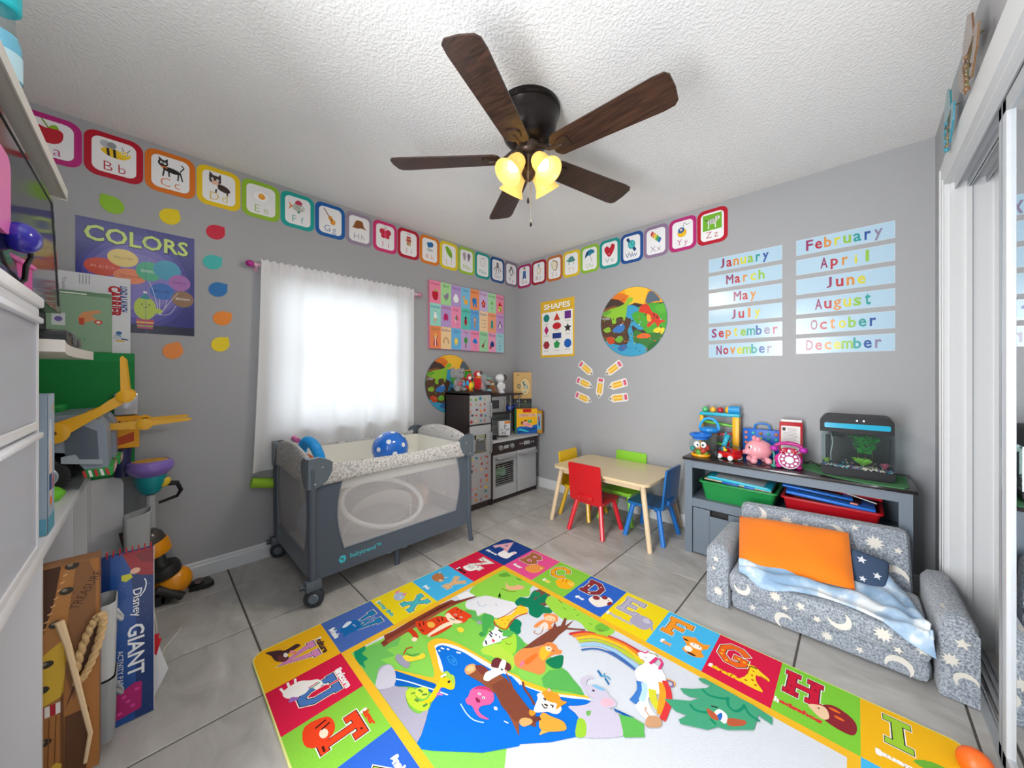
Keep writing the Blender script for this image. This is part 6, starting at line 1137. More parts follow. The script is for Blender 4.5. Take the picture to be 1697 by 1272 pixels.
# toy trucks
m_tg=M('8a95a3',0.35); m_tk=M('3a3f46',0.4); m_ty=M('e3a90c',0.35,coat=0.2); m_tire=M('1d1e20',0.7); m_tgr=M('1f9a44',0.4)
def truck(label):
    t=thing('toy_truck',label,'toy truck',(0,0,0),group='grey toy loader trucks with yellow arms'); W2=0.095
    P=[(-0.30,0.05),(-0.30,0.29),(-0.02,0.30),(0.03,0.275),(0.05,0.24),(0.055,0.07),(0.0,0.07),(-0.03,0.12),(-0.06,0.155),(-0.11,0.165),(-0.16,0.155),(-0.19,0.12),(-0.20,0.07)]
    part('cab',B().prism(P,(-W2,0,0),(0,1,0),(0,0,1),(1,0,0),2*W2),m_tg,t,local=True,smooth=0)
    part('roof_hatch',B().bb(-W2+0.01,W2-0.01,-0.28,-0.10,0.296,0.325,0.004),m_tgr,t,local=True)
    part('side_window',B().prism([(-0.055,0.13),(0.030,0.11),(0.025,0.23),(-0.01,0.255),(-0.055,0.235)],(W2,0,0),(0,1,0),(0,0,1),(1,0,0),0.003),M('59636f',0.15),t,local=True,smooth=0)
    part('window_ledge',B().prism([(-0.065,0.115),(0.040,0.095),(0.040,0.115),(-0.02,0.125),(-0.03,0.145),(-0.065,0.14)],(W2,0,0),(0,1,0),(0,0,1),(1,0,0),0.006),M('a3adb8',0.35),t,local=True,smooth=0)
    part('body_panel',B().bb(W2,W2+0.004,-0.29,-0.16,0.17,0.27,0.002),m_tk,t,local=True)
    part('bumper',B().bb(-W2-0.004,W2+0.004,-0.01,0.068,0.045,0.082,0.006),m_tgr,t,local=True)
    for k in range(5):
        part('bumper_stripe',B().prism([(-0.008+k*0.015,0.050),(0.0+k*0.015,0.050),(-0.006+k*0.015,0.077),(-0.014+k*0.015,0.077)],(W2+0.004,0,0),(0,1,0),(0,0,1),(1,0,0),0.0015),M('c9303a' if k%2==0 else 'f0f0f0',0.4),t,local=True,smooth=0)
        part('bumper_stripe',B().prism([(-0.09+k*0.036,0.050),(-0.07+k*0.036,0.050),(-0.085+k*0.036,0.077),(-0.105+k*0.036,0.077)],(0,0.068,0),(1,0,0),(0,0,1),(0,1,0),0.0015),M('c9303a' if k%2==0 else 'f0f0f0',0.4),t,local=True,smooth=0)
    for x in (-1,1):
        for y in (-0.11,-0.26):
            w=part('wheel',B().lathe([(0,-0.02),(0.058,-0.02),(0.068,-0.012),(0.068,0.012),(0.058,0.02),(0,0.02)],(x*(W2-0.016),y,0.068),26,euler(0,R(90),0)),m_tire,t,local=True)
            part('rim',B().lathe([(0,0.0),(0.040,0.0),(0.036,0.003),(0.012,0.002),(0,0.004)],(x*(W2+0.004),y,0.068),22,euler(0,R(90*x),0)),M('aeb6c0',0.3,0.3),w,local=True)
            for k in range(6): a=k*PI/3; part('rim_hole',B().ell((x*(W2+0.0075),y+0.025*math.cos(a),0.068+0.025*math.sin(a)),(0.001,0.005,0.005),8),m_blk,w,local=True)
    return t
def arm(t,ang,fork):
    for x in (-0.102,0.102):
        m=Matrix.Translation((x,-0.08,0.235))@euler(R(ang),0,0); s=1 if x>0 else -1
        part('lift_arm',B().prism([(-0.02,-0.028),(0.10,-0.020),(0.20,-0.018),(0.235,0.0),(0.235,0.02),(0.18,0.018),(0.13,0.010),(0.0,0.034),(-0.028,0.015)],(0,0,0),(0,1,0),(0,0,1),(s,0,0),0.010).xf(m),m_ty,t,local=True)
        pv=part('arm_pivot',B().lathe([(0,0),(0.040,0),(0.040,0.006),(0.030,0.008),(0,0.008)],(s*0.010,0,0),24,euler(0,R(90*s),0)).xf(m),m_ty,t,local=True); part('pivot_pin',B().lathe([(0,0),(0.008,0),(0.008,0.003),(0,0.003)],(s*0.018,0,0),12,euler(0,R(90*s),0)).xf(m),M('6a3f12',0.4),pv,local=True)
        m2=m@Matrix.Translation((0,0.225,0.004))@euler(R(fork),0,0)
        part('fork',B().prism([(-0.01,-0.012),(0.16,-0.007),(0.168,0.0),(0.16,0.007),(-0.01,0.014)],(0,0,0),(0,1,0),(0,0,1),(s,0,0),0.009).xf(m2),m_ty,t,local=True)
        part('fork_joint',B().lathe([(0,0),(0.027,0),(0.027,0.005),(0.02,0.007),(0,0.007)],(s*0.009,0,0),22,euler(0,R(90*s),0)).xf(m2),m_ty,t,local=True)
    part('cross_bar',B().cyl((-0.10,0.12,0.30),(0.10,0.12,0.30),0.010,seg=10).xf(Matrix.Translation((0,-0.08,0))@Matrix.Identity(4)) if False else B().cyl(tuple(Matrix.Translation((-0.1,-0.08,0.235))@euler(R(ang),0,0)@Vector((0,0.20,0))),tuple(Matrix.Translation((0.1,-0.08,0.235))@euler(R(ang),0,0)@Vector((0,0.20,0))),0.014,seg=12),m_ty,t,local=True)
t1=truck('grey toy loader truck nearer the drawer tower, yellow arms raised'); arm(t1,35,58); t1.location=(0.46,-3.075,0.7203)
t2=truck('grey toy loader truck behind the first, yellow arms stretched level'); arm(t2,-4,8); t2.location=(0.215,-3.065,0.7203)
boxprint('orange_box','small orange carton beside the green toy box','box',(0.115,-2.985,0.812),(0.03,0.09,0.16),0,'e39a1f',lambda p,w,h:(p.poly([(-w/2,0),(w/2,0),(w/2,h),(-w/2,h)],'e8a226'),p.text('irt',-w*.1,h*.78,0.026,'1f1a1a',bold=0.05),p.poly([(-w*.3,h*.1),(w*.3,h*.2),(w*.3,h*.5),(-w*.3,h*.35)],'b5471f')))
solo('navy_tub',B().lathe([(0,0),(0.026,0),(0.036,0.14),(0.03,0.14),(0.0,0.137)],(0.112,-3.0,0.6705),20),M('2a2f5c',0.3),'small navy blue tub under the small orange carton','tub',(0.112,-3.0,0.67))
b=B().box((0.115,-2.985,1.032),(0.035,0.085,0.115),0.012); solo('silver_bag',b,M('b9bcc2',0.25,0.5,bump=0.6,scale=30),'shiny silver bag standing on the small orange carton','bag',(0.115,-2.985,0.973))
# drum stand, grey bin, vacuum by the window wall
dr=thing('toy_drum','purple and teal toy drum with yellow top on a thin grey stand','toy drum',(0.12,-2.925,0))
part('drum_top',B().lathe([(0,0.722),(0.062,0.722),(0.068,0.735),(0.060,0.738),(0,0.730)],(0.13,-2.90,0),28),M('e0a818',0.4),dr); part('drum_rim',B().lathe([(0.055,0.655),(0.085,0.685),(0.092,0.705),(0.086,0.730),(0.070,0.738),(0.066,0.725),(0.075,0.70),(0.055,0.68)],(0.13,-2.90,0),30,cap=False),M('8a6fc4',0.25,coat=0.4),dr)
part('drum_shell',B().lathe([(0,0.57),(0.035,0.57),(0.060,0.62),(0.062,0.66),(0,0.665)],(0.13,-2.90,0),26),M('1a8f96',0.3),dr); part('stand',B().lathe([(0,0.002),(0.055,0.002),(0.05,0.02),(0.022,0.06),(0.020,0.56),(0,0.57)],(0.13,-2.90,0),18),M('a7abae',0.5),dr)
part('star_clip',B().ell((0.16,-2.845,0.62),(0.006,0.018,0.026),10,(R(-35),0,0)),M('e3bd22',0.4),dr); part('carry_loop',B().tube([(0.13,-2.86,0.61),(0.135,-2.80,0.60),(0.135,-2.785,0.56),(0.13,-2.80,0.53),(0.13,-2.87,0.51)],[0.014,0.012,0.010,0.008,0.007],10),m_blk,dr)
b=B(); rings=[]
for z,w,d in ((0.002,0.045,0.035),(0.25,0.05,0.04),(0.50,0.058,0.048),(0.505,0.055,0.045),(0.44,0.05,0.04)): rings.append([(0.235+p[0],-2.945+p[1],z+0.012*(p[1]/0.05 if z>0.4 else 0)) for p in rrect(2*w,2*d,0.02,4)])
t=thing('fabric_bin','tall narrow grey fabric bin beside the toy drum','bin',(0.235,-2.945,0)); part('bin_wall',b.loft(rings,False),M('a9adad',0.9,bump=0.4,scale=20),t); part('contents',B().ell((0.235,-2.945,0.455),(0.042,0.036,0.02),12),M('6a2430',0.8,bump=0.5),t,'dark red cloth inside')
vc=thing('toy_vacuum','orange and black upright toy vacuum with clear cylinder by the window wall','toy vacuum',(0.15,-2.86,0))
vm=Matrix.Translation((0.165,-2.81,0.0))@euler(R(17),R(4),0)@Matrix.Scale(1.22,4)
def vp(n,b,m,l=None): return part(n,b.xf(vm),m,vc,l)
m_vo=M('e89410',0.3,coat=0.3); m_vk=M('2b2b2b',0.35)
vp('lower_body',B().ell((0,0.02,0.075),(0.055,0.062,0.060),20),m_vo); vp('collar',B().lathe([(0,0.12),(0.050,0.12),(0.053,0.13),(0.053,0.155),(0.048,0.165),(0,0.165)],(0,0.01,0),24),m_vk)
vp('clear_cylinder',B().lathe([(0.045,0.16),(0.047,0.24)],(0,0.01,0),24,cap=False),m_clr); vp('inner_core',B().cyl((0,0.01,0.16),(0,0.01,0.235),0.022,seg=14),m_vk); vp('orange_ring',B().lathe([(0,0.228),(0.050,0.228),(0.053,0.236),(0.053,0.275),(0.049,0.285),(0,0.285)],(0,0.01,0),24),m_vo)
vp('clear_dome',B().lathe([(0.048,0.285),(0.044,0.31),(0.03,0.33),(0,0.338)],(0,0.01,0),24,cap=False),M('4a4644',0.2,trans=0.2)); vp('handle_column',B().tube([(0,-0.055,0.05),(0,-0.06,0.20),(0,-0.050,0.30),(0,-0.045,0.37)],[0.022,0.02,0.016,0.012],10),m_vk)
for z,x in ((0.325,0.0),(0.355,0.008)): vp('red_clip',B().box((0.018+x,-0.035,z),(0.02,0.026,0.022),0.005),M('c4202c',0.35))
vp('side_hose',B().cyl((0.045,-0.03,0.10),(0.055,0.03,0.02),0.016,seg=12),m_vk)
part('floor_head',B().prism([(-0.05,-0.03),(0.03,-0.055),(0.05,0.02),(0.03,0.05),(-0.05,0.035)],(0.13,-2.70,0.004),(1,0,0),(0,1,0),(0,0,1),0.022),M('232323',0.3),vc); part('head_roller',B().ell((0.12,-2.715,0.032),(0.032,0.026,0.014),12),M('5a4a48',0.25,coat=0.4),vc); part('head_joint',B().cyl((0.16,-2.80,0.045),(0.125,-2.735,0.03),0.016,0.014,12),m_vk,vc)
for y in (-2.87,-2.84): part('rear_wheel',B().lathe([(0,-0.008),(0.024,-0.008),(0.026,0),(0.024,0.008),(0,0.008)],(0.20,y,0.026),16,euler(0,R(90),0)),m_vk,vc)
# treasure chest carton, pad, fabric bins in the cubbies
def f_chest(p,w,h):
    p.poly([(-w/2,0),(w/2,0),(w/2,h),(-w/2,h)],'a8703c'); p.o=p.o+p.u*(w/2-0.062); w=0.126; p.cv=[(-w/2,0),(w/2-.001,0),(w/2-.001,h),(-w/2,h)]
    p.poly([(-w/2,0),(w/2,0),(w/2,h),(-w/2,h)],'a8703c')
    p.poly([(-w/2,h*.62),(-w*.28,h*.62),(-w*.05,h),(-w/2,h)],'4a2f1f')
    p.poly([(-w*.5,h*.66),(-w*.32,h*.68),(w*.02,h),(w*.16,h),(w*.02,h*.70),(-w*.1,h*.5),(-w*.5,h*.44)],'b07a44')
    for i in range(12): x=-w*.48+i*w*.042; p.line([(x,h*.60+i*h*.032),(x+w*.05,h*.605+i*h*.032)],0.003,'e0b27a')
    p.poly([(w*.02,h*.70),(w*.16,h),(w*.34,h),(w*.44,h*.92),(w*.44,h*.62),(w*.12,h*.36),(0,h*.5)],'8a5f3c'); p.text('TREASURE',w*.30,h*.86,0.018,'4a2f22',rot=R(62),w=0.10)
    p.poly([(-w*.5,h*.58),(-w*.02,h*.66),(0,h*.50),(-w*.06,h*.40),(-w*.5,h*.37)],'d9b23a'); p.poly([(-w*.02,h*.66),(0,h*.50),(-w*.06,h*.40),(-w*.02,h*.42),(w*.03,h*.6)],'b8922a')
    for x,y in ((-.25,.57),(-.31,.46),(-.12,.74),(.02,.88),(.1,.99),(-.28,.22),(-.28,.06)): p.ell(w*x,h*y,0.013,0.010,'3a342c'); p.ell(w*x-0.003,h*y+0.003,0.005,0.004,'8a8270')
    for i in range(6): x=-w*.5+i*w*.075; p.poly([(x,h*.33),(x+w*.075,h*.33),(x+w*.07,h*.38),(x,h*.38)],'b0202c' if i%2==0 else 'e9e4dc')
    for i in range(5): p.line([(-w*.4+i*w*.09,0),(-w*.41+i*w*.09,h*.12),(-w*.39+i*w*.09,h*.32)],0.002,'7a4a26')
    p.poly([(-w*.06,h*.40),(-w*.02,h*.42),(w*.0,0),(-w*.06,0)],'6f4527'); p.poly([(0,h*.33),(w*.46,h*.60),(w*.46,h*.72),(w*.2,h*.5)],'5a3a26'); p.poly([(w*.0,0),(w*.3,0),(w*.34,h*.3),(w*.0,h*.3)],'5f3d26')
    p.poly([(-w*.5,0),(-w*.1,0),(-w*.04,h*.09),(-w*.12,h*.11),(-w*.5,h*.03)],'d0aa38')
tc_=boxprint('treasure_chest_box','tall carton printed as a wooden treasure chest standing in the cubby beside the white divider','box',(1.135,-3.155,0.046),(0.06,0.30,0.60),0,'8a5f3c',f_chest)
rp=thing('rope_loop','thick tan twisted rope loop hanging on the treasure chest carton','rope',(1.175,-3.03,0.45)); P=[]
for i in range(61):
    t=i/60; P.append((1.180,-3.022-0.028*math.cos(2*PI*t*0.9+0.4)*0.9,0.40+0.085*math.cos(2*PI*t*0.9+2.9)))
m_rope=M('c9a878',0.9,bump=0.6,scale=80)
for q in (0,PI): part('strand',B().tube([(p[0]+0.005*math.cos(i*1.1+q),p[1]+0.004*math.sin(i*1.1+q),p[2]+0.003*math.cos(i*1.1+q)) for i,p in enumerate(P)],0.0065,8),m_rope,rp)
part('ribbon',B().tube([(1.18,-3.075,0.50),(1.185,-3.06,0.43),(1.19,-3.04,0.30),(1.185,-3.02,0.16),(1.18,-3.03,0.08)],[0.009,0.007,0.006,0.005,0.004],6),M('dfc39c',0.7),rp,'pale ribbon')
for z0,z1,c,lb in ((0.046,0.235,'8d9093','grey fabric storage bin, lower of the two beside the drawing pad'),(0.24,0.47,'b4b7b8','pale grey fabric storage bin with handle, upper of the two beside the drawing pad')):
    rings=[[(1.045+p[0],-3.13+p[1],z) for p in rrect(0.10+2*e,0.30+2*e,0.02,4)] for z,e in ((z0,0),(z1-0.004,0.005),(z1,0.003),(z0+0.02,-0.006))]
    t=thing('storage_bin',lb,'bin',(1.045,-3.13,z0),group='grey fabric bins in the cubby'); part('bin_wall',B().loft(rings,False).add(rings[0],[tuple(range(len(rings[0])))]),M(c,0.9,bump=0.4,scale=25),t); part('bin_handle',B().tube([(1.03,-2.978,z1-0.05),(1.04,-2.965,z1-0.075),(1.06,-2.965,z1-0.075),(1.07,-2.978,z1-0.05)],0.005,6),M(c,0.9),t)
    part('folded_cloth',B().ell((1.045,-3.13,z1-0.03),(0.035,0.12,0.025),12),M('5a6070' if z0>0.1 else '4a4e55',0.9),t,'dark folded cloth')
pd=thing('drawing_pad','giant blue spiral drawing pad lettered GIANT standing on the floor','drawing pad',(0.955,-3.03,0.0)); PX_=0.975
part('pad_body',B().bb(PX_-0.014,PX_,-3.30,-2.893,0.002,0.575,0.001),M('1d3f86',0.35),pd,smooth=0); part('page_edge',B().bb(PX_-0.013,PX_-0.001,-2.893,-2.8915,0.004,0.573),M('eceae6',0.8),pd,smooth=0)
p=Print((PX_+0.0006,-2.893,0.002),(0,1,0),(0,0,1),(1,0,0),[(-0.40,0),(0,0),(0,0.573),(-0.40,0.573)])
p.poly([(-0.40,0),(0,0),(0,0.573),(-0.40,0.573)],'16356f'); p.poly([(-0.1,0),(-0.045,0),(-0.04,0.30),(-0.06,0.573),(-0.1,0.573)],'1c4f98'); p.poly([(-0.075,0.573),(-0.001,0.573),(-0.001,0.475),(-0.03,0.485),(-0.05,0.50),(-0.06,0.53)],'9a1f2a'); p.poly([(-0.045,0.56),(-0.001,0.57),(-0.001,0.52),(-0.03,0.53)],'7a1a22')
p.poly([(-0.076,0.50),(-0.055,0.50),(-0.050,0.485),(-0.065,0.475),(-0.076,0.482)],'c9cc2a'); p.ell(-0.044,0.505,0.012,0.010,'e8b49a')
for i in range(40): random.seed(i); p.ell(random.uniform(-.1,-.005),random.uniform(.02,.47),0.0009,0.0009,'9ac0ea',6)
p.text('Disney',-0.042,0.395,0.028,'f0f2f6',rot=-PI/2,w=0.095,bold=0.01); p.line([(-0.022,0.47),(-0.018,0.455),(-0.022,0.43),(-0.033,0.415)],0.003,'f0f2f6',3)
p.text('GIANT',-0.042,0.235,0.040,'eef0f4',rot=-PI/2,w=0.175,bold=0.02); p.text('ACTIVITY PAD',-0.078,0.19,0.013,'eef0f4',rot=-PI/2,w=0.12)
p.poly([(-0.10,0.02),(-0.03,0.03),(-0.028,0.12),(-0.045,0.125),(-0.10,0.10)],'b01a6a')
for x,y in ((-.05,.05),(-.07,.09),(-.04,.1),(-.08,.04),(-.06,.07)): p.ell(x,y,0.006,0.005,'d8459a')
put('printed_cover',p,PM_GLOSS,pd)
for i in range(14): y=-2.90-i*0.0145; part('spiral_ring',B().tube([(PX_-0.007+0.011*math.cos(a),y,0.578+0.011*math.sin(a)) for a in [2*PI*j/10 for j in range(10)]],0.0018,6,closed=True),M('b5202c',0.3),pd)
b=B().prism([(-3.2,0.003),(-2.90,0.003),(-2.855,0.10),(-2.895,0.26),(-3.2,0.26)],(0.93,0,0),(0,1,0),(0,0,1),(1,0,0),0.004); cc=thing('white_card','white card with a red arrow tip behind the drawing pad','card',(0.93,-2.98,0)); part('card',b,M('d6d6da',0.6),cc,smooth=0)
p=Print((0.9345,0,0),(0,1,0),(0,0,1),(1,0,0)); p.poly([(-2.898,0.245),(-2.878,0.243),(-2.880,0.225),(-2.872,0.222),(-2.886,0.165),(-2.898,0.185)],'c01a28'); put('red_arrow',p,PM_SATIN,cc)
solo('white_string',B().tube([(0.90,-2.89,0.30),(0.85,-2.885,0.22),(0.75,-2.875,0.03),(0.62,-2.86,0.004),(0.50,-2.80,0.004)],0.0018,6),M('e9e6de',0.6),'thin white cord trailing from the drawing pad onto the floor','string',(0.7,-2.87,0))
solo('orange_ball',B().ell((2.990,-1.215,0.038),0.038,22),M('e8641c',0.4),'orange ball on the floor beside the mirrored closet door','ball',(2.990,-1.215,0))
# glass and metal wall ornaments above the closet
def ornament(label,y,z,ch,c2,s):
    t=thing('wall_ornament',label,'wall ornament',(XR,y,z),group='glass and metal ornaments above the closet'); g=M(ch,0.2,trans=0.3,coat=0.5); me=M('8a7f5f',0.3,0.8); X=XR-0.03
    part('glass_panel',B().prism([(-0.05*s,0.0),(0.05*s,-0.005),(0.045*s,0.07),(0.0,0.125),(-0.035*s,0.09)],(X,y,z),(0,1,0),(0,0,1),(-1,0,0),0.005),g,t,smooth=0)
    for k in (-1,1): part('wing',B().prism([(k*0.055*s,0.02),(k*0.09*s,0.0),(k*0.075*s,-0.06),(k*0.03*s,-0.115),(k*0.035*s,-0.05)],(X,y,z),(0,1,0),(0,0,1),(-1,0,0),0.005),M(c2,0.25,coat=0.4),t,smooth=0)
    for k,(dy,dz,r) in enumerate(((0,-0.015,0.008),(0.01,-0.035,0.006),(-0.008,-0.05,0.009),(0.004,-0.07,0.006),(0,-0.088,0.008),(0.003,-0.105,0.006),(0,-0.122,0.009))): part('bead',B().ell((X-0.006,y+dy,z+dz),r,10),me if k%2 else M(c2,0.2,coat=0.5),t)
    part('wire_frame',B().tube([(X-0.004,y-0.05*s,z),(X-0.006,y-0.02,z-0.05),(X-0.004,y,z-0.13)],0.0025,6),me,t); part('hanger',B().cyl((XR-0.001,y,z+0.05),(X-0.002,y,z+0.05),0.003,seg=6),me,t)
ornament('teal glass and metal butterfly ornament above the closet nearer the corner',-0.635,2.215,'1f8f9a','3a8aa0',1.5)
ornament('brown and gold metal butterfly ornament above the closet farther from the corner',-1.0,2.25,'8a5f44','7a5a3c',1.6)
# ================================================================ soft toys on the kitchen
ZK=1.0355
def plush(name,label,cat,loc,lumps,hexc,vox=0.006,extra=()):
    t=thing(name,label,cat,loc,group='soft toys on top of the toy kitchen'); b=B()
    for c,r in lumps: b.ell((loc[0]+c[0],loc[1]+c[1],loc[2]+c[2]),r,14)
    fuse(b,vox,M(hexc,0.95,bump=0.5,scale=220,sheen=0.4,var=0.10),'body',t)
    for nm,c,r,h in extra: part(nm,B().ell((loc[0]+c[0],loc[1]+c[1],loc[2]+c[2]),r,12),M(h,0.7,bump=0.2),t)
plush('plush_elephant','grey plush elephant sitting with a striped shirt on the toy fridge','soft toy',(0.20,-0.985,ZK),[((0,0,0.055),(0.045,0.042,0.058)),((0.01,0.005,0.155),(0.046,0.05,0.05)),((0,-0.055,0.165),(0.014,0.03,0.052)),((0,0.052,0.175),(0.014,0.024,0.036)),((0.045,0.0,0.13),(0.018,0.02,0.02)),((0.04,-0.035,0.018),(0.035,0.018,0.018)),((0.04,0.035,0.018),(0.035,0.018,0.018)),((0.02,-0.045,0.075),(0.02,0.014,0.035)),((0.02,0.045,0.075),(0.02,0.014,0.035))],'8b8b8d',extra=(('shirt',(0.012,0.004,0.065),(0.044,0.044,0.030),'a8606a'),('eye',(0.052,-0.018,0.168),(0.005,0.005,0.006),'1a1a1c'),('eye',(0.052,0.020,0.168),(0.005,0.005,0.006),'1a1a1c'),('scarf',(0.042,0.03,0.062),(0.018,0.02,0.022),'4aa0cc')))
plush('plush_parrot','small plush parrot with red head and yellow belly on the toy fridge','soft toy',(0.235,-0.885,ZK),[((0,0,0.05),(0.034,0.034,0.050)),((0,0,0.115),(0.030,0.033,0.032)),((0.0,-0.038,0.05),(0.014,0.014,0.034)),((0.0,0.038,0.05),(0.014,0.014,0.034)),((0.0,0,0.145),(0.012,0.014,0.018))],'c4202a',extra=(('belly',(0.014,0,0.045),(0.027,0.027,0.040),'edc11e'),('face_patch',(0.018,-0.01,0.118),(0.016,0.018,0.016),'eceae8'),('beak',(0.034,0.002,0.108),(0.012,0.008,0.010),'2a2626'),('wing',(0.006,0.036,0.055),(0.016,0.012,0.034),'8fbf3a'),('wing',(0.012,-0.032,0.072),(0.018,0.014,0.026),'3a9fd0'),('foot',(0.028,-0.012,0.006),(0.014,0.010,0.006),'e8902a'),('foot',(0.028,0.012,0.006),(0.014,0.010,0.006),'e8902a')))
plush('plush_parrot','larger red plush parrot with a white face on the toy fridge','soft toy',(0.235,-0.79,ZK),[((0,0,0.068),(0.040,0.040,0.070)),((0,0,0.150),(0.034,0.038,0.036)),((0.0,-0.038,0.07),(0.014,0.012,0.048)),((0.0,0.040,0.07),(0.014,0.012,0.048))],'c01622',extra=(('face_patch',(0.020,0,0.152),(0.022,0.028,0.022),'ece6e0'),('collar',(0.012,0,0.122),(0.030,0.033,0.010),'e8962a'),('beak',(0.040,0.008,0.165),(0.016,0.014,0.018),'4a4444'),('foot',(0.03,-0.016,0.006),(0.016,0.012,0.006),'5a4a4a'),('foot',(0.03,0.016,0.006),(0.016,0.012,0.006),'5a4a4a'),('wing_tip',(0.012,0.044,0.045),(0.012,0.010,0.030),'e8a8a0')))
ZH=0.9905
plush('plush_elephant','pale grey plush elephant slumped on the hutch shelf beside the red parrot','soft toy',(0.12,-0.645,ZH),[((0,0,0.055),(0.045,0.05,0.055)),((0.01,0.0,0.135),(0.048,0.055,0.055)),((0.0,-0.06,0.14),(0.014,0.036,0.05)),((0.03,0.05,0.11),(0.022,0.040,0.022)),((0.03,0.085,0.10),(0.016,0.022,0.014))],'a5a5ac',extra=(('hat_trim',(0.0,0.045,0.175),(0.02,0.03,0.02),'8fb8b8'),('foot_pad',(0.045,0.06,0.03),(0.028,0.032,0.028),'7fb8c8'),('eye',(0.055,0.018,0.145),(0.004,0.004,0.006),'1a1a1c')))
plush('plush_dog','brown and tan plush dog leaning beside the slumped grey elephant','soft toy',(0.12,-0.505,ZH),[((0,0,0.05),(0.038,0.05,0.05)),((0.005,-0.03,0.105),(0.034,0.042,0.034)),((0.01,-0.055,0.13),(0.026,0.03,0.024)),((0.01,0.045,0.018),(0.03,0.03,0.016))],'8a5a38',extra=(('cap',(0.004,-0.05,0.155),(0.03,0.036,0.018),'8fbcb4'),('muzzle',(0.028,-0.02,0.10),(0.016,0.026,0.014),'d9c4a0')))
plush('plush_astronaut','white plush astronaut with a dark visor on the end of the hutch shelf','soft toy',(0.12,-0.385,ZH),[((0,0,0.055),(0.030,0.032,0.050)),((0.005,-0.01,0.160),(0.044,0.055,0.044)),((0,0.0,0.105),(0.028,0.028,0.03)),((0.01,-0.04,0.075),(0.016,0.016,0.035)),((0.01,0.038,0.075),(0.016,0.016,0.035)),((0.02,0.012,0.014),(0.026,0.018,0.014)),((0.02,-0.018,0.014),(0.026,0.018,0.014))],'e6e6ea',extra=(('visor',(0.022,0.03,0.165),(0.030,0.030,0.032),'4a4444'),))
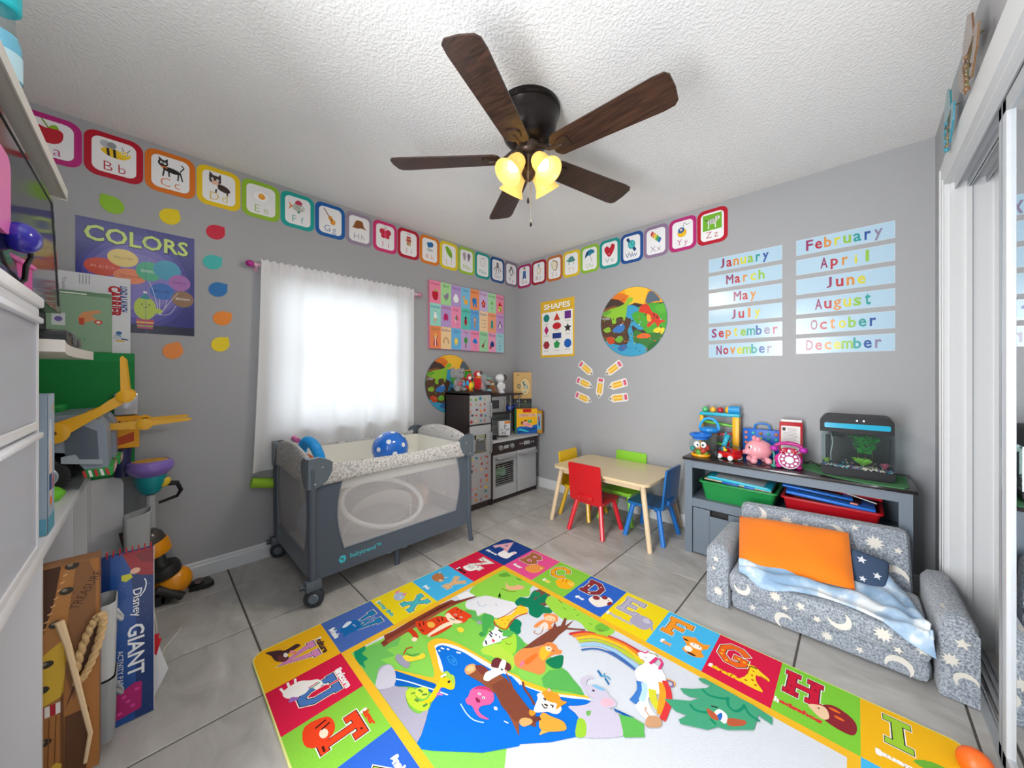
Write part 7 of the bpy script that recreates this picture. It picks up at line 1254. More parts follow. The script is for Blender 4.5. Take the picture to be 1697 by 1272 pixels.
# ================================================================ dinosaur puzzles
ART_RUG='d3d8e0:1233,-1763,1246,-1686,1269,-1333,1522,-1602,1485,-1849;sd0d5de:1276,-1850,1290,-1506,1462,-1338,2561,-1360,2600,-1698,2248,-2042,1923,-1792,1702,-1795,1391,-1770;86cc55:1228,-2295,1247,-2113,1279,-1815,1289,-1757,1356,-1779,1493,-1702,1598,-1744,1703,-1761,1811,-1745,1861,-1740,1908,-1756,1944,-1769,1968,-1772,2003,-1788,2037,-1800,2093,-1832,1938,-1920,1827,-1960,2048,-2236,1661,-2614,1213,-2362;6cb85a:1228,-2295,1261,-2177,1281,-2116,1325,-2154,1310,-2201,1368,-2190,1344,-2244,1393,-2229,1387,-2276,1440,-2301,1425,-2352;s168a62:1197,-2297,1209,-2256,1247,-2262,1259,-2282,1302,-2276,1307,-2297,1343,-2303,1308,-2312,1347,-2324,1318,-2336,1372,-2330;7fc850:1242,-2044,1279,-1943,1374,-1933,1402,-1814,1581,-1824,1742,-1838,1817,-1918,1615,-1962,1453,-1989,1412,-2059;sb2d64a:1597,-1909,1639,-1837,1728,-1852,1766,-1907,1669,-1909,1620,-1929;7e3b2c:1256,-2200,1251,-2179,1224,-2170,1229,-2127,1217,-1934,1234,-1811,1257,-1801,1302,-1696,1238,-1687,1266,-1666,1311,-1700,1282,-1813,1276,-1942,1280,-2133,1289,-2202;9a5038:1264,-2175,1261,-2048,1261,-1902,1270,-1824,1276,-1842,1281,-2049,1285,-2181;6e3326:1249,-2173,1248,-2041,1240,-1894,1252,-1824,1245,-1839,1252,-2049,1251,-2179;s8fcf4a:1238,-1687,1218,-1602,1211,-1472,1218,-1408,1340,-1408,1487,-1565,1448,-1633,1385,-1665,1321,-1690,1286,-1711;s8fcf4a:1210,-1572,1203,-1470,1217,-1405,1301,-1401,1373,-1413,1452,-1413,1464,-1451,1504,-1504,1470,-1549,1486,-1587,1437,-1641,1362,-1665,1353,-1697;65a83a:1241,-1475,1258,-1429,1306,-1438,1282,-1476,1255,-1488;65a83a:1333,-1426,1365,-1421,1386,-1427,1360,-1439;65a83a:1392,-1625,1400,-1606,1369,-1590,1423,-1628,1403,-1636;se8b088:1325,-1499,1360,-1516,1385,-1497,1391,-1472,1426,-1463,1438,-1476,1421,-1511,1384,-1540,1357,-1531;~5_8a3a26:1352,-1559,1400,-1549,1426,-1524;e8eaee:1227,-1769,1236,-1708,1298,-1700,1270,-1777;sdfe0e6:1304,-1768,1322,-1726,1334,-1664,1433,-1618,1508,-1593,1555,-1638,1535,-1690,1501,-1743,1436,-1754,1427,-1794,1390,-1776,1347,-1796;~3_9aa8c8:1340,-1720,1370,-1739,1392,-1729,1391,-1707;~3_3a3a44:1426,-1673,1434,-1676;s5fae5a:1349,-1811,1393,-1779,1433,-1799,1449,-1751,1501,-1764,1555,-1800,1474,-1821,1404,-1828;s6f5045:1497,-1442,1525,-1403,1587,-1424,1618,-1480,1603,-1537,1568,-1570,1539,-1558,1529,-1503;s0f7a58:1483,-1591,1477,-1542,1511,-1520,1493,-1469,1497,-1442,1543,-1511,1545,-1476,1557,-1419,1595,-1482,1584,-1514,1660,-1511,1667,-1543,1643,-1557,1645,-1602,1598,-1610,1562,-1577,1529,-1598,1511,-1606;s187f55:1493,-1469,1523,-1441,1544,-1466,1527,-1493;s187f55:1614,-1536,1637,-1503,1669,-1522,1647,-1553;s12805a:1572,-1728,1566,-1697,1578,-1677,1612,-1680,1634,-1711,1651,-1728,1650,-1753,1627,-1760,1597,-1747;sf0c430:1497,-1756,1518,-1745,1516,-1718,1535,-1672,1521,-1616,1518,-1599,1543,-1584,1576,-1593,1581,-1627,1560,-1657,1570,-1721,1589,-1764,1549,-1768;~7_b8441c:1497,-1756,1532,-1776,1561,-1774,1589,-1764,1585,-1742,1568,-1686,1573,-1644,1587,-1612;~5_b8441c:1511,-1738,1521,-1704,1522,-1645,1521,-1616;~5_9a5a20:1519,-1587,1536,-1591;~5_c07a20:1531,-1732,1536,-1731;~5_c07a20:1550,-1713,1556,-1712;~5_c07a20:1559,-1741,1564,-1740;s49a850:1441,-1773,1455,-1749,1490,-1744,1516,-1774,1528,-1814,1549,-1844,1545,-1864;s58b355:1584,-1777,1629,-1749,1715,-1768,1720,-1815,1701,-1842,1646,-1843;se6e8ec:1568,-1873,1549,-1827,1553,-1807,1541,-1785,1555,-1780,1571,-1789,1592,-1785,1609,-1802,1631,-1788,1625,-1818,1624,-1834,1607,-1874,1594,-1901,1579,-1893;~7_3a4048:1546,-1822,1567,-1826;~7_3a4048:1558,-1835,1578,-1840;~7_3a4048:1571,-1789,1589,-1788;~7_3a4048:1576,-1874,1593,-1884;~6_20262c:1580,-1816,1585,-1819;~6_20262c:1602,-1814,1606,-1816;sd24a5a:1587,-1847,1605,-1845,1607,-1858;sa5d840:1630,-1836,1634,-1785,1640,-1755,1685,-1790,1713,-1831,1690,-1853;~3_7a5a2a:1622,-1821,1639,-1772;~3_6a5a2a:1646,-1821,1663,-1820,1668,-1807;s9ad246:1579,-1431,1618,-1416,1665,-1414,1735,-1398,1823,-1400,1896,-1403,1950,-1420,1952,-1459,1937,-1490,1909,-1509,1853,-1506,1817,-1489,1777,-1492,1744,-1524,1683,-1518,1637,-1503,1595,-1482;~4_4f9a30:1688,-1454,1703,-1459;~4_4f9a30:1734,-1429,1742,-1429;~4_4f9a30:1771,-1460,1772,-1441;~4_4f9a30:1786,-1408,1795,-1410;~4_4f9a30:1842,-1464,1855,-1460;s6fb840:1875,-1468,1884,-1415,1931,-1430,1906,-1479;~4_8a3a22:1895,-1469,1915,-1462;~4_8a3a22:1634,-1422,1664,-1430;7c4536:1721,-1816,1727,-1713,1734,-1641,1734,-1599,1721,-1568,1747,-1587,1756,-1569,1738,-1515,1746,-1507,1771,-1554,1778,-1494,1785,-1558,1850,-1508,1855,-1516,1789,-1571,1786,-1624,1792,-1673,1764,-1731,1737,-1780;sef8f4f:1649,-1564,1665,-1539,1700,-1524,1727,-1553,1719,-1579,1724,-1600,1738,-1604,1727,-1632,1710,-1631,1691,-1615,1682,-1659,1667,-1656,1666,-1613,1674,-1587;sf4c8a0:1667,-1575,1673,-1550,1701,-1541,1717,-1562,1698,-1581,1681,-1589;se8d8cc:1686,-1637,1689,-1599,1715,-1609,1725,-1629,1708,-1650;~3_2a2020:1682,-1568,1685,-1568;~3_2a2020:1702,-1561,1706,-1562;~3_c07040:1703,-1630,1720,-1664,1715,-1685,1695,-1688,1692,-1674;sec8c4c:1728,-1852,1720,-1803,1735,-1778,1758,-1748,1772,-1715,1780,-1685,1811,-1678,1835,-1691,1849,-1685,1856,-1706,1841,-1724,1832,-1751,1833,-1777,1862,-1813,1859,-1844,1830,-1857,1795,-1873,1763,-1878;sf4b830:1784,-1755,1776,-1726,1797,-1720,1819,-1721,1823,-1752,1827,-1782,1804,-1778;sf2d8c0:1785,-1718,1795,-1704,1812,-1706,1816,-1724,1801,-1731;~4_3a2a26:1785,-1703,1790,-1702;~4_3a2a26:1821,-1712,1826,-1711;~4_3a2a26:1800,-1717,1806,-1715;se87a90:1770,-1865,1764,-1844,1775,-1834,1782,-1853,1782,-1869;se8742c:1772,-1836,1779,-1774,1795,-1786,1793,-1842;s147a52:1834,-1776,1843,-1740,1865,-1704,1885,-1726,1899,-1758,1883,-1780,1859,-1785;5aae55:1908,-1756,1932,-1758,1967,-1771,2004,-1782,2036,-1800,1992,-1820,1940,-1855,1903,-1875,1874,-1851,1873,-1803;secba2f:1643,-1949,1667,-1939,1753,-1932,1827,-1908,1905,-1878,1948,-1864,2035,-1798,2045,-1807,1967,-1867,1895,-1910,1813,-1940,1719,-1966,1671,-1974;se8ecf0:1664,-1968,1717,-1954,1807,-1934,1890,-1904,1940,-1877,2042,-1804,2056,-1806,1996,-1849,1923,-1899,1818,-1946,1725,-1971,1682,-1983;s0f6ed2:1671,-1974,1698,-1967,1774,-1948,1844,-1926,1920,-1896,1996,-1849,2049,-1808,2076,-1807,2065,-1833,2041,-1856,2098,-1941,1880,-2154;secba2f:1414,-2065,1406,-2026,1450,-1987,1547,-1958,1650,-1941,1746,-1926,1806,-1905,1834,-1936,1739,-1970,1656,-1976,1523,-2010,1474,-2043,1530,-2072,1588,-2093,1616,-2131,1614,-2150,1547,-2187,1444,-2233,1431,-2227,1537,-2164,1571,-2134,1480,-2093;se4e8ee:1442,-2045,1454,-2014,1503,-1985,1585,-1963,1688,-1944,1814,-1915,1831,-1933,1707,-1977,1581,-1995,1497,-2020,1477,-2040,1554,-2075,1582,-2099,1556,-2099,1471,-2060;s0f6ed2:1454,-2048,1463,-2021,1510,-2000,1568,-1980,1648,-1970,1714,-1957,1829,-1930,1983,-2094,1716,-2355,1702,-2272,1679,-2229,1655,-2197,1645,-2175,1617,-2148,1590,-2104,1528,-2074,1474,-2057;sd8401f:1255,-2031,1256,-2012,1282,-1987,1284,-1957,1293,-1930,1324,-1909,1371,-1909,1388,-1910,1378,-1946,1366,-2000,1360,-2031,1346,-2046,1303,-2045;se8b04a:1296,-1991,1307,-1972,1333,-1973,1342,-1990,1324,-2003;sefdcc0:1359,-2003,1355,-1951,1365,-1915,1390,-1910,1390,-1965,1383,-2021,1373,-2039,1361,-2026;sd8401f:1377,-2027,1379,-1988,1386,-1925,1397,-1928,1398,-1986,1388,-2024;~22_c8381c:1278,-2074,1308,-2070,1339,-2077;sefdcc0:1333,-2093,1337,-2079,1356,-2079,1360,-2093,1348,-2100;~5_5a1a14:1268,-2019,1295,-2028;~5_5a1a14:1276,-2001,1295,-2010;~5_5a1a14:1301,-1941,1331,-1948;~5_5a1a14:1311,-1921,1337,-1933;~5_5a1a14:1312,-2036,1332,-2033;sdf4420:1306,-1898,1294,-1856,1303,-1831,1351,-1820,1390,-1816,1412,-1842,1418,-1872,1395,-1899,1358,-1913;sdf4420:1296,-1849,1297,-1830,1315,-1825,1325,-1841,1314,-1854;sdf4420:1384,-1823,1401,-1813,1415,-1825,1406,-1838;sefdcc0:1313,-1901,1309,-1881,1342,-1882,1374,-1884,1398,-1874,1412,-1874,1397,-1901,1362,-1913,1333,-1909;~8_f4f4f2:1341,-1867,1348,-1864;~8_f4f4f2:1376,-1858,1384,-1856;~5_22181a:1343,-1867,1347,-1866;~5_22181a:1379,-1858,1383,-1858;~10_8a2a2a:1363,-1876,1376,-1873;~4_22181a:1349,-1899,1373,-1891;~4_5a1a14:1316,-1829,1328,-1843;~4_5a1a14:1344,-1827,1352,-1839;sead23a:1426,-1917,1431,-1899,1454,-1898,1464,-1914,1449,-1924;s3f9a4a:1525,-1870,1523,-1852,1542,-1854,1545,-1871;s9aa0a8:1456,-1826,1462,-1811,1482,-1814,1480,-1829;0d5fb8:1440,-2228,1554,-2174,1602,-2151,1623,-2153,1640,-2180,1592,-2189,1536,-2232,1497,-2270,1476,-2250;~5_d8e8f4:1474,-2247,1520,-2219,1579,-2190,1626,-2167,1675,-2146;~3_3aa0e8:1531,-2044,1541,-2027,1582,-2034,1588,-2048,1556,-2053,1531,-2044;~3_3aa0e8:1549,-2043,1560,-2036,1576,-2041,1559,-2043;~7_e8f2f8:1472,-2034,1484,-2030;~7_e8f2f8:1495,-2019,1503,-2018;~7_e8f2f8:1539,-2002,1553,-1995;~6_e8f2f8:1476,-2049,1483,-2049;s9a98ac:1377,-2195,1371,-2179,1402,-2170,1445,-2168,1465,-2188,1426,-2200,1398,-2201;sa6a2b4:1455,-2311,1384,-2267,1396,-2229,1446,-2231,1499,-2262,1540,-2234,1550,-2236,1573,-2256,1622,-2269,1665,-2257,1665,-2227,1679,-2229,1750,-2321,1695,-2375,1502,-2315;sc4c2d0:1395,-2268,1396,-2229,1446,-2231,1499,-2262,1479,-2304,1452,-2314;se8d23c:1399,-2173,1401,-2157,1430,-2143,1440,-2122,1440,-2104,1462,-2104,1467,-2121,1453,-2147,1435,-2171;~6_c0502c:1388,-2162,1369,-2139,1381,-2119;~4_3f9a4a:1392,-2152,1418,-2144,1431,-2117;sb9d83a:1553,-2243,1556,-2224,1573,-2218,1591,-2228,1624,-2232,1651,-2211,1669,-2218,1672,-2235,1656,-2251,1621,-2261,1582,-2258;sc9de46:1573,-2218,1578,-2197,1599,-2182,1625,-2194,1629,-2212,1608,-2227,1587,-2226;secc81e:1632,-2230,1638,-2203,1620,-2167,1610,-2143,1587,-2106,1589,-2086,1608,-2086,1634,-2084,1668,-2109,1666,-2127,1634,-2143,1648,-2173,1658,-2199,1650,-2218;sa8cc4a:1583,-2104,1589,-2086,1608,-2086,1631,-2082,1667,-2111,1629,-2101,1603,-2109;s2a3030:1594,-2111,1598,-2105,1605,-2110,1601,-2115;s2a3030:1628,-2111,1633,-2103,1640,-2111,1635,-2116;~9_e8ecf0:1595,-2117,1597,-2100;~6_5f8a3a:1577,-2236,1583,-2225;~8_5f8a3a:1583,-2208,1599,-2204;~8_5f8a3a:1611,-2209,1619,-2198;~8_5f8a3a:1608,-2238,1621,-2235;~10_5f8a3a:1652,-2230,1653,-2220;~4_a05ac8:1634,-2147,1644,-2160,1654,-2177;~6_e878b8:1644,-2171,1661,-2160;8c5036:1650,-2044,1648,-1990,1689,-1975,1760,-1950,1810,-1959,1874,-1978,1963,-2073,1898,-2048,1803,-2021,1722,-2028;7c4432:1760,-2008,1774,-1948,1832,-1960,1920,-1979,1957,-1982,1982,-2012,1915,-2046,1848,-2039;sd8a06a:1634,-2036,1624,-2014,1637,-1991,1660,-1997,1667,-2015,1659,-2042;se8c08a:1638,-2032,1632,-2015,1642,-1999,1657,-2004,1658,-2022;s7c3c34:1649,-1995,1665,-1974,1701,-1971,1712,-1990,1693,-2003;sece8e6:1720,-2012,1703,-1987,1709,-1963,1706,-1940,1720,-1932,1743,-1923,1758,-1927,1749,-1954,1741,-1992,1739,-2005;s6a2f34:1695,-1950,1676,-1923,1683,-1903,1710,-1896,1743,-1891,1762,-1905,1757,-1921,1734,-1925,1718,-1941;sece4e2:1704,-1896,1722,-1892,1743,-1923,1735,-1937,1720,-1932;~6_20262c:1734,-1931,1741,-1931;sf0a8a8:1746,-1926,1756,-1920,1761,-1930;se0609a:1735,-2098,1721,-2074,1729,-2044,1755,-2024,1788,-2025,1810,-2041,1814,-2063,1797,-2089,1801,-2105,1821,-2109,1852,-2102,1831,-2118,1805,-2120,1774,-2112,1756,-2119,1737,-2112;sc23a6a:1726,-2069,1729,-2044,1755,-2024,1788,-2025,1759,-2037,1736,-2054;s8a2a4a:1756,-2082,1773,-2077,1783,-2083,1774,-2091;~8_f4f4f6:1753,-2064,1759,-2062;~8_f4f4f6:1776,-2063,1781,-2061;~4_222222:1755,-2064,1757,-2063;~4_222222:1778,-2063,1780,-2062;~4_b8dcf4:1739,-2135,1781,-2143,1818,-2140,1847,-2123;se8eef4:1831,-2061,1838,-2054,1848,-2059,1841,-2066;~4_d8eaf6:1894,-2071,1907,-2067;e8b15a:2007,-2026,1991,-1963,2023,-1936,2045,-1950;sec9f3c:1969,-1956,1996,-1948,2027,-1936,2046,-1936,2057,-1956,2003,-2008,1970,-1978;sf0ece6:1932,-1958,1920,-1928,1908,-1919,1915,-1901,1949,-1900,1968,-1891,2003,-1898,2008,-1922,1994,-1936,1976,-1944,1959,-1965,1943,-1976;sea962c:1915,-1901,1923,-1877,1923,-1866,1940,-1871,1965,-1864,1985,-1875,2004,-1867,1998,-1893,1993,-1918,1982,-1898,1963,-1907,1942,-1912,1927,-1905;sf2b0a0:1923,-1877,1923,-1866,1935,-1871,1930,-1881;~5_3a2a22:1935,-1914,1942,-1912,1943,-1916;~5_3a2a22:1969,-1916,1977,-1913,1979,-1919;~7_3a2a22:1953,-1929,1962,-1926;~4_3a2a22:1945,-1935,1960,-1940,1967,-1933;6a3a2c:1952,-1996,1968,-1975,1981,-1981,1967,-2004;sd9a86a:1928,-2032,1934,-2015,1954,-2003,1965,-2011,1955,-2038,1938,-2042;se9962c:1929,-1980,1950,-1974,1949,-1993,1936,-1993;~8_7a4030:1836,-1917,1860,-1933,1895,-1942,1925,-1955;~5_8a4a36:1765,-1933,1811,-1953,1843,-1971;sc6c0d4:1992,-1764,1986,-1741,2000,-1716,2022,-1712,2006,-1733,2015,-1760,2027,-1753,2045,-1736,2074,-1725,2102,-1740,2126,-1743,2137,-1758,2125,-1784,2153,-1781,2182,-1804,2201,-1841,2098,-1941,2065,-1886,2017,-1879,2039,-1853,2059,-1824,2064,-1788,2041,-1789;s80b8dc:2031,-1747,2043,-1733,2076,-1728,2068,-1741;sf2b4c4:2089,-1784,2093,-1759,2119,-1745,2128,-1761,2117,-1782,2101,-1792;~7_26303c:2045,-1762,2049,-1761;~5_f0b8c8:2053,-1783,2059,-1782;s70b060:2072,-1850,2082,-1836,2089,-1853,2082,-1860;s98c83a:2073,-1910,2067,-1889,2080,-1880,2096,-1888,2116,-1924,2094,-1946;~8_1f6aa8:2013,-1672,2034,-1683;~5_3a9ac8:2032,-1687,2052,-1671,2067,-1674;~7_1f6aa8:2051,-1684,2074,-1697;~4_3a9ac8:2038,-1666,2043,-1680;5fb455:2168,-1776,2190,-1759,2234,-1753,2251,-1792,2203,-1839;0f5aa8:2133,-1773,2165,-1764,2203,-1755,2173,-1772,2142,-1778;5fb455:2159,-1781,2188,-1763,2229,-1758,2255,-1793,2208,-1840;~14_c8383c:1819,-1584,1855,-1532,1898,-1506;~14_c8383c:1953,-1477,2014,-1465,2088,-1466;~16_e8842c:1838,-1582,1874,-1530,1946,-1491,2019,-1475,2095,-1480;~18_efc42a:1859,-1584,1898,-1530,1961,-1501,2035,-1489,2106,-1504;~14_b8cc3a:1875,-1592,1918,-1539,1975,-1518,2044,-1508,2114,-1522;~16_9cc8e8:1893,-1605,1931,-1561,1986,-1537,2051,-1537,2121,-1548;~9_3f68b0:1909,-1626,1935,-1590,1971,-1566,2015,-1558,2062,-1560,2113,-1566;~12_c8383c:2082,-1468,2087,-1469;~12_efc42a:2029,-1484,2070,-1492,2122,-1509;~14_b8cc3a:2009,-1511,2068,-1517,2122,-1517;~8_3f68b0:1977,-1567,2014,-1547,2063,-1552,2113,-1564;sf4f2f6:2086,-1477,2096,-1459,2115,-1432,2139,-1425,2156,-1446,2142,-1475,2193,-1496,2221,-1529,2213,-1568,2227,-1603,2206,-1635,2211,-1665,2240,-1691,2267,-1705,2237,-1735,2182,-1710,2180,-1655,2153,-1614,2116,-1571,2128,-1503,2104,-1497;~7_d83a7a:2091,-1459,2108,-1455,2114,-1438;~12_d83a7a:2146,-1493,2150,-1474,2153,-1449;~6_7a9a6a:2120,-1443,2142,-1433,2151,-1439;~9_d83a7a:2164,-1445,2180,-1459,2182,-1496;~4_b08ab0:2115,-1478,2123,-1475;~26_3f7ac8:2156,-1611,2173,-1644,2172,-1697;~20_b8dcf4:2169,-1605,2184,-1633,2191,-1673;~26_d4d43a:2204,-1613,2221,-1644,2243,-1661;~24_efa02c:2217,-1558,2235,-1595,2248,-1639,2259,-1677;~20_d83a3c:2222,-1541,2247,-1572,2263,-1614,2269,-1657,2272,-1691;~6_8a6a9a:2224,-1526,2242,-1521,2250,-1539,2240,-1548;~4_efb03a:2222,-1521,2247,-1516,2254,-1535;46a07a:2306,-1432,2334,-1412,2370,-1402,2402,-1408,2438,-1421,2475,-1418,2536,-1428,2541,-1459,2506,-1453,2501,-1446,2500,-1522,2436,-1584,2414,-1592,2392,-1627,2321,-1668,2311,-1658,2326,-1622,2293,-1634,2246,-1614,2279,-1587,2316,-1557,2336,-1523,2310,-1540,2290,-1542,2272,-1529,2305,-1500,2340,-1463,2351,-1437,2328,-1444,2312,-1440;~9_1a8a68:2333,-1475,2353,-1486,2381,-1476,2407,-1457,2410,-1448;~9_1a8a68:2409,-1454,2419,-1484,2440,-1491,2454,-1467,2458,-1441;~9_1a8a68:2459,-1445,2478,-1469,2506,-1473;~9_1a8a68:2322,-1573,2340,-1582,2364,-1570,2374,-1560;~9_1a8a68:2389,-1581,2404,-1588;sf0eff2:2390,-1549,2399,-1520,2422,-1524,2430,-1546,2426,-1566,2409,-1562;s2a6ac0:2400,-1550,2408,-1530,2414,-1542,2413,-1563,2405,-1561;sb85a3c:2367,-1546,2397,-1549,2408,-1568,2391,-1575,2375,-1564;sb85a3c:2429,-1538,2452,-1518,2476,-1506,2472,-1530,2438,-1564;~5_20262c:2377,-1526,2392,-1518;sc89a74:2234,-1743,2233,-1718,2250,-1699,2268,-1699,2278,-1724,2246,-1756;~4_c89a74:2235,-1714,2216,-1703,2215,-1691'
ART_DINO='f4a820:-331,382,324,263,324,-32,-331,38;f7c23a:-77,317,151,277,102,135,-24,141;e07a2c:-243,236,-104,265,-24,227,-77,161,-243,171;4a3a34:-316,182,-214,232,-117,204,-37,143,27,158,102,135,163,139,335,125,335,-328,-331,-305;s5b6a78:121,145,151,235,198,216,245,150,198,145;8a5a34:-316,129,-158,160,-64,109,-104,52,-257,30;s4fa83a:65,117,198,134,290,86,301,-30,279,-131,198,-148,102,-80,27,0,-11,53;s5fb43a:198,98,279,122,296,51,245,46;s3f9cc4:-50,145,27,134,65,92,2,64,27,0,102,-68,65,-77,2,-34,27,-134,102,-200,151,-262,127,-303,-172,-291,-257,-204,-301,-135,-243,-153,-104,-187,-24,-155,-37,-68,-11,4,-64,59,-90,88;s5a4032:-294,61,-158,45,-11,28,-24,-44,-50,-104,-24,-155,-64,-202,-158,-184,-243,-153,-294,-110;s3f7a3a:27,-73,102,-104,222,-114,279,-142,256,-210,175,-252,90,-199,15,-170;s2f6a34:151,-203,245,-186,210,-254,139,-274;s8fc43a:-272,84,-214,129,-131,143,-64,165,-37,205,2,209,8,179,-37,143,-50,70,-70,10,-88,50,-145,44,-147,0,-183,3,-193,49,-243,70;s6aa83a:-301,101,-243,120,-186,112,-243,81;sd8402a:65,92,90,131,145,124,175,66,222,37,245,-1,285,-28,250,-36,222,-68,198,-25,151,-61,133,-47,151,10,121,55,71,73;sf2a83a:133,48,163,32,169,-16,139,-12;~8_3a1f1a:187,47,198,22;~8_3a1f1a:216,26,222,2;s3f7ac0:-179,-55,-131,-21,-77,-14,-64,-53,-104,-87,-172,-74;~6_dfe8f2:-104,-24,-84,-7;se8d23a:187,-88,233,-69,279,-85,256,-123,198,-107;se86a2c:40,-135,90,-109,151,-120,163,-145,90,-151;sc84a2c:-243,-127,-186,-118,-158,-171,-214,-180;s6fb03a:-158,-146,-104,-112,-77,-151,-117,-174;s3a6aa8:-131,-223,-77,-189,-37,-216,-90,-251;s9a9a92:-286,60,-214,64,-214,39,-272,45;~6_c83a2c:-104,190,-64,209;~5_5a7a2a:256,-117,279,-154;s8ab83a:-272,-46,-214,-26,-200,-66,-243,-75'

for nm,lb,c,u,n in (('round_puzzle','round dinosaur picture puzzle on the back wall beside the shapes poster',(1.355,0,1.640),(1,0,0),(0,-1,0)),('round_puzzle','round dinosaur picture puzzle partly behind the soft toys',(0,-0.925,1.10),(0,1,0),(1,0,0))):
    t=thing(nm,lb,'puzzle',c,group='round dinosaur puzzles on the walls'); RR=0.300 if n[1] else 0.275; k=RR/0.300
    part('puzzle_board',B().prism(circ(0,0,RR,RR,64),c,u,(0,0,1),n,0.003),M('3f7a8a',0.4),t,smooth=0)
    p=Print(Vector(c)+Vector(n)*0.0032,u,(0,0,1),n,circ(0,0,RR-0.003,RR-0.003,48)); p.pic(ART_DINO,0,0,0.001*k)
    random.seed(5)
    for i in range(90):
        x,y=random.uniform(-.27,.27),random.uniform(-.27,.05); p.ell(x,y,random.uniform(.004,.010),random.uniform(.003,.007),random.choice(['2f5a34','6a4a34','7fb04a','c85a34','3a7a94','a8703c','4a3a30','d9b04a','8fc0d0']),7)
    put('printed_picture',p,PM_SATIN,t)
# ================================================================ alphabet rug
RX0,RX1,RY0,RY1=0.938,3.003,-2.612,-1.108; RZ=0.010
rg=thing('alphabet_rug','large colourful children\'s rug with alphabet squares around a jungle scene','rug',(1.97,-1.86,0))
part('pile',B().prism(rrect(RX1-RX0,RY1-RY0,0.055,8,((RX0+RX1)/2,(RY0+RY1)/2)),(0,0,0.0005),(1,0,0),(0,1,0),(0,0,1),RZ-0.0005),M('dfe08a',1.0,bump=0.8,scale=300),rg,smooth=0)
p=Print((0,0,RZ+0.0001),(1,0,0),(0,1,0),(0,0,1),rrect(RX1-RX0-0.008,RY1-RY0-0.008,0.052,8,((RX0+RX1)/2,(RY0+RY1)/2)),dz=0.00002)
# rows and columns of squares
xs_=[RX0,1.192,1.415,1.638,1.857,2.080,2.303,2.526,2.750,RX1]; ys_=[RY1,-1.387,-1.624,-1.868,-2.106,-2.343,RY0]
L_=dict(A=('1f3f86','e8a8ba'),B=('e0508f','a8663a'),C=('84c440','eba51f'),D=('2f62c4','8a2f3a'),E=('ead21c','b3aec4'),F=('45b4e8','f0952a'),G=('d11f45','e8641f'),H=('7cc63c','c81f3c'),I=('edb51e','9cc83a'),J=('45b4e8','c8508a'),K=('d11f45','a8743a'),L=('84c440','eba51f'),M_=('ead21c','8a5a3a'),N=('2f62c4','5a8ac4'),
 O=('45b4e8','e8641f'),P=('e0508f','3a3a4a'),Q=('edb51e','8a5ab0'),R=('d11f45','b8b0a8'),S=('2f62c4','9cc83a'),T=('84c440','e0411f'),U=('d11f45','4a76b8'),V=('edb51e','d98ac0'),W=('4a6ab4','1f7ab0'),X=('ead21c','4ab8c0'),Y=('45b4e8','e0b484'),Z=('d11f45','ece6e0'))
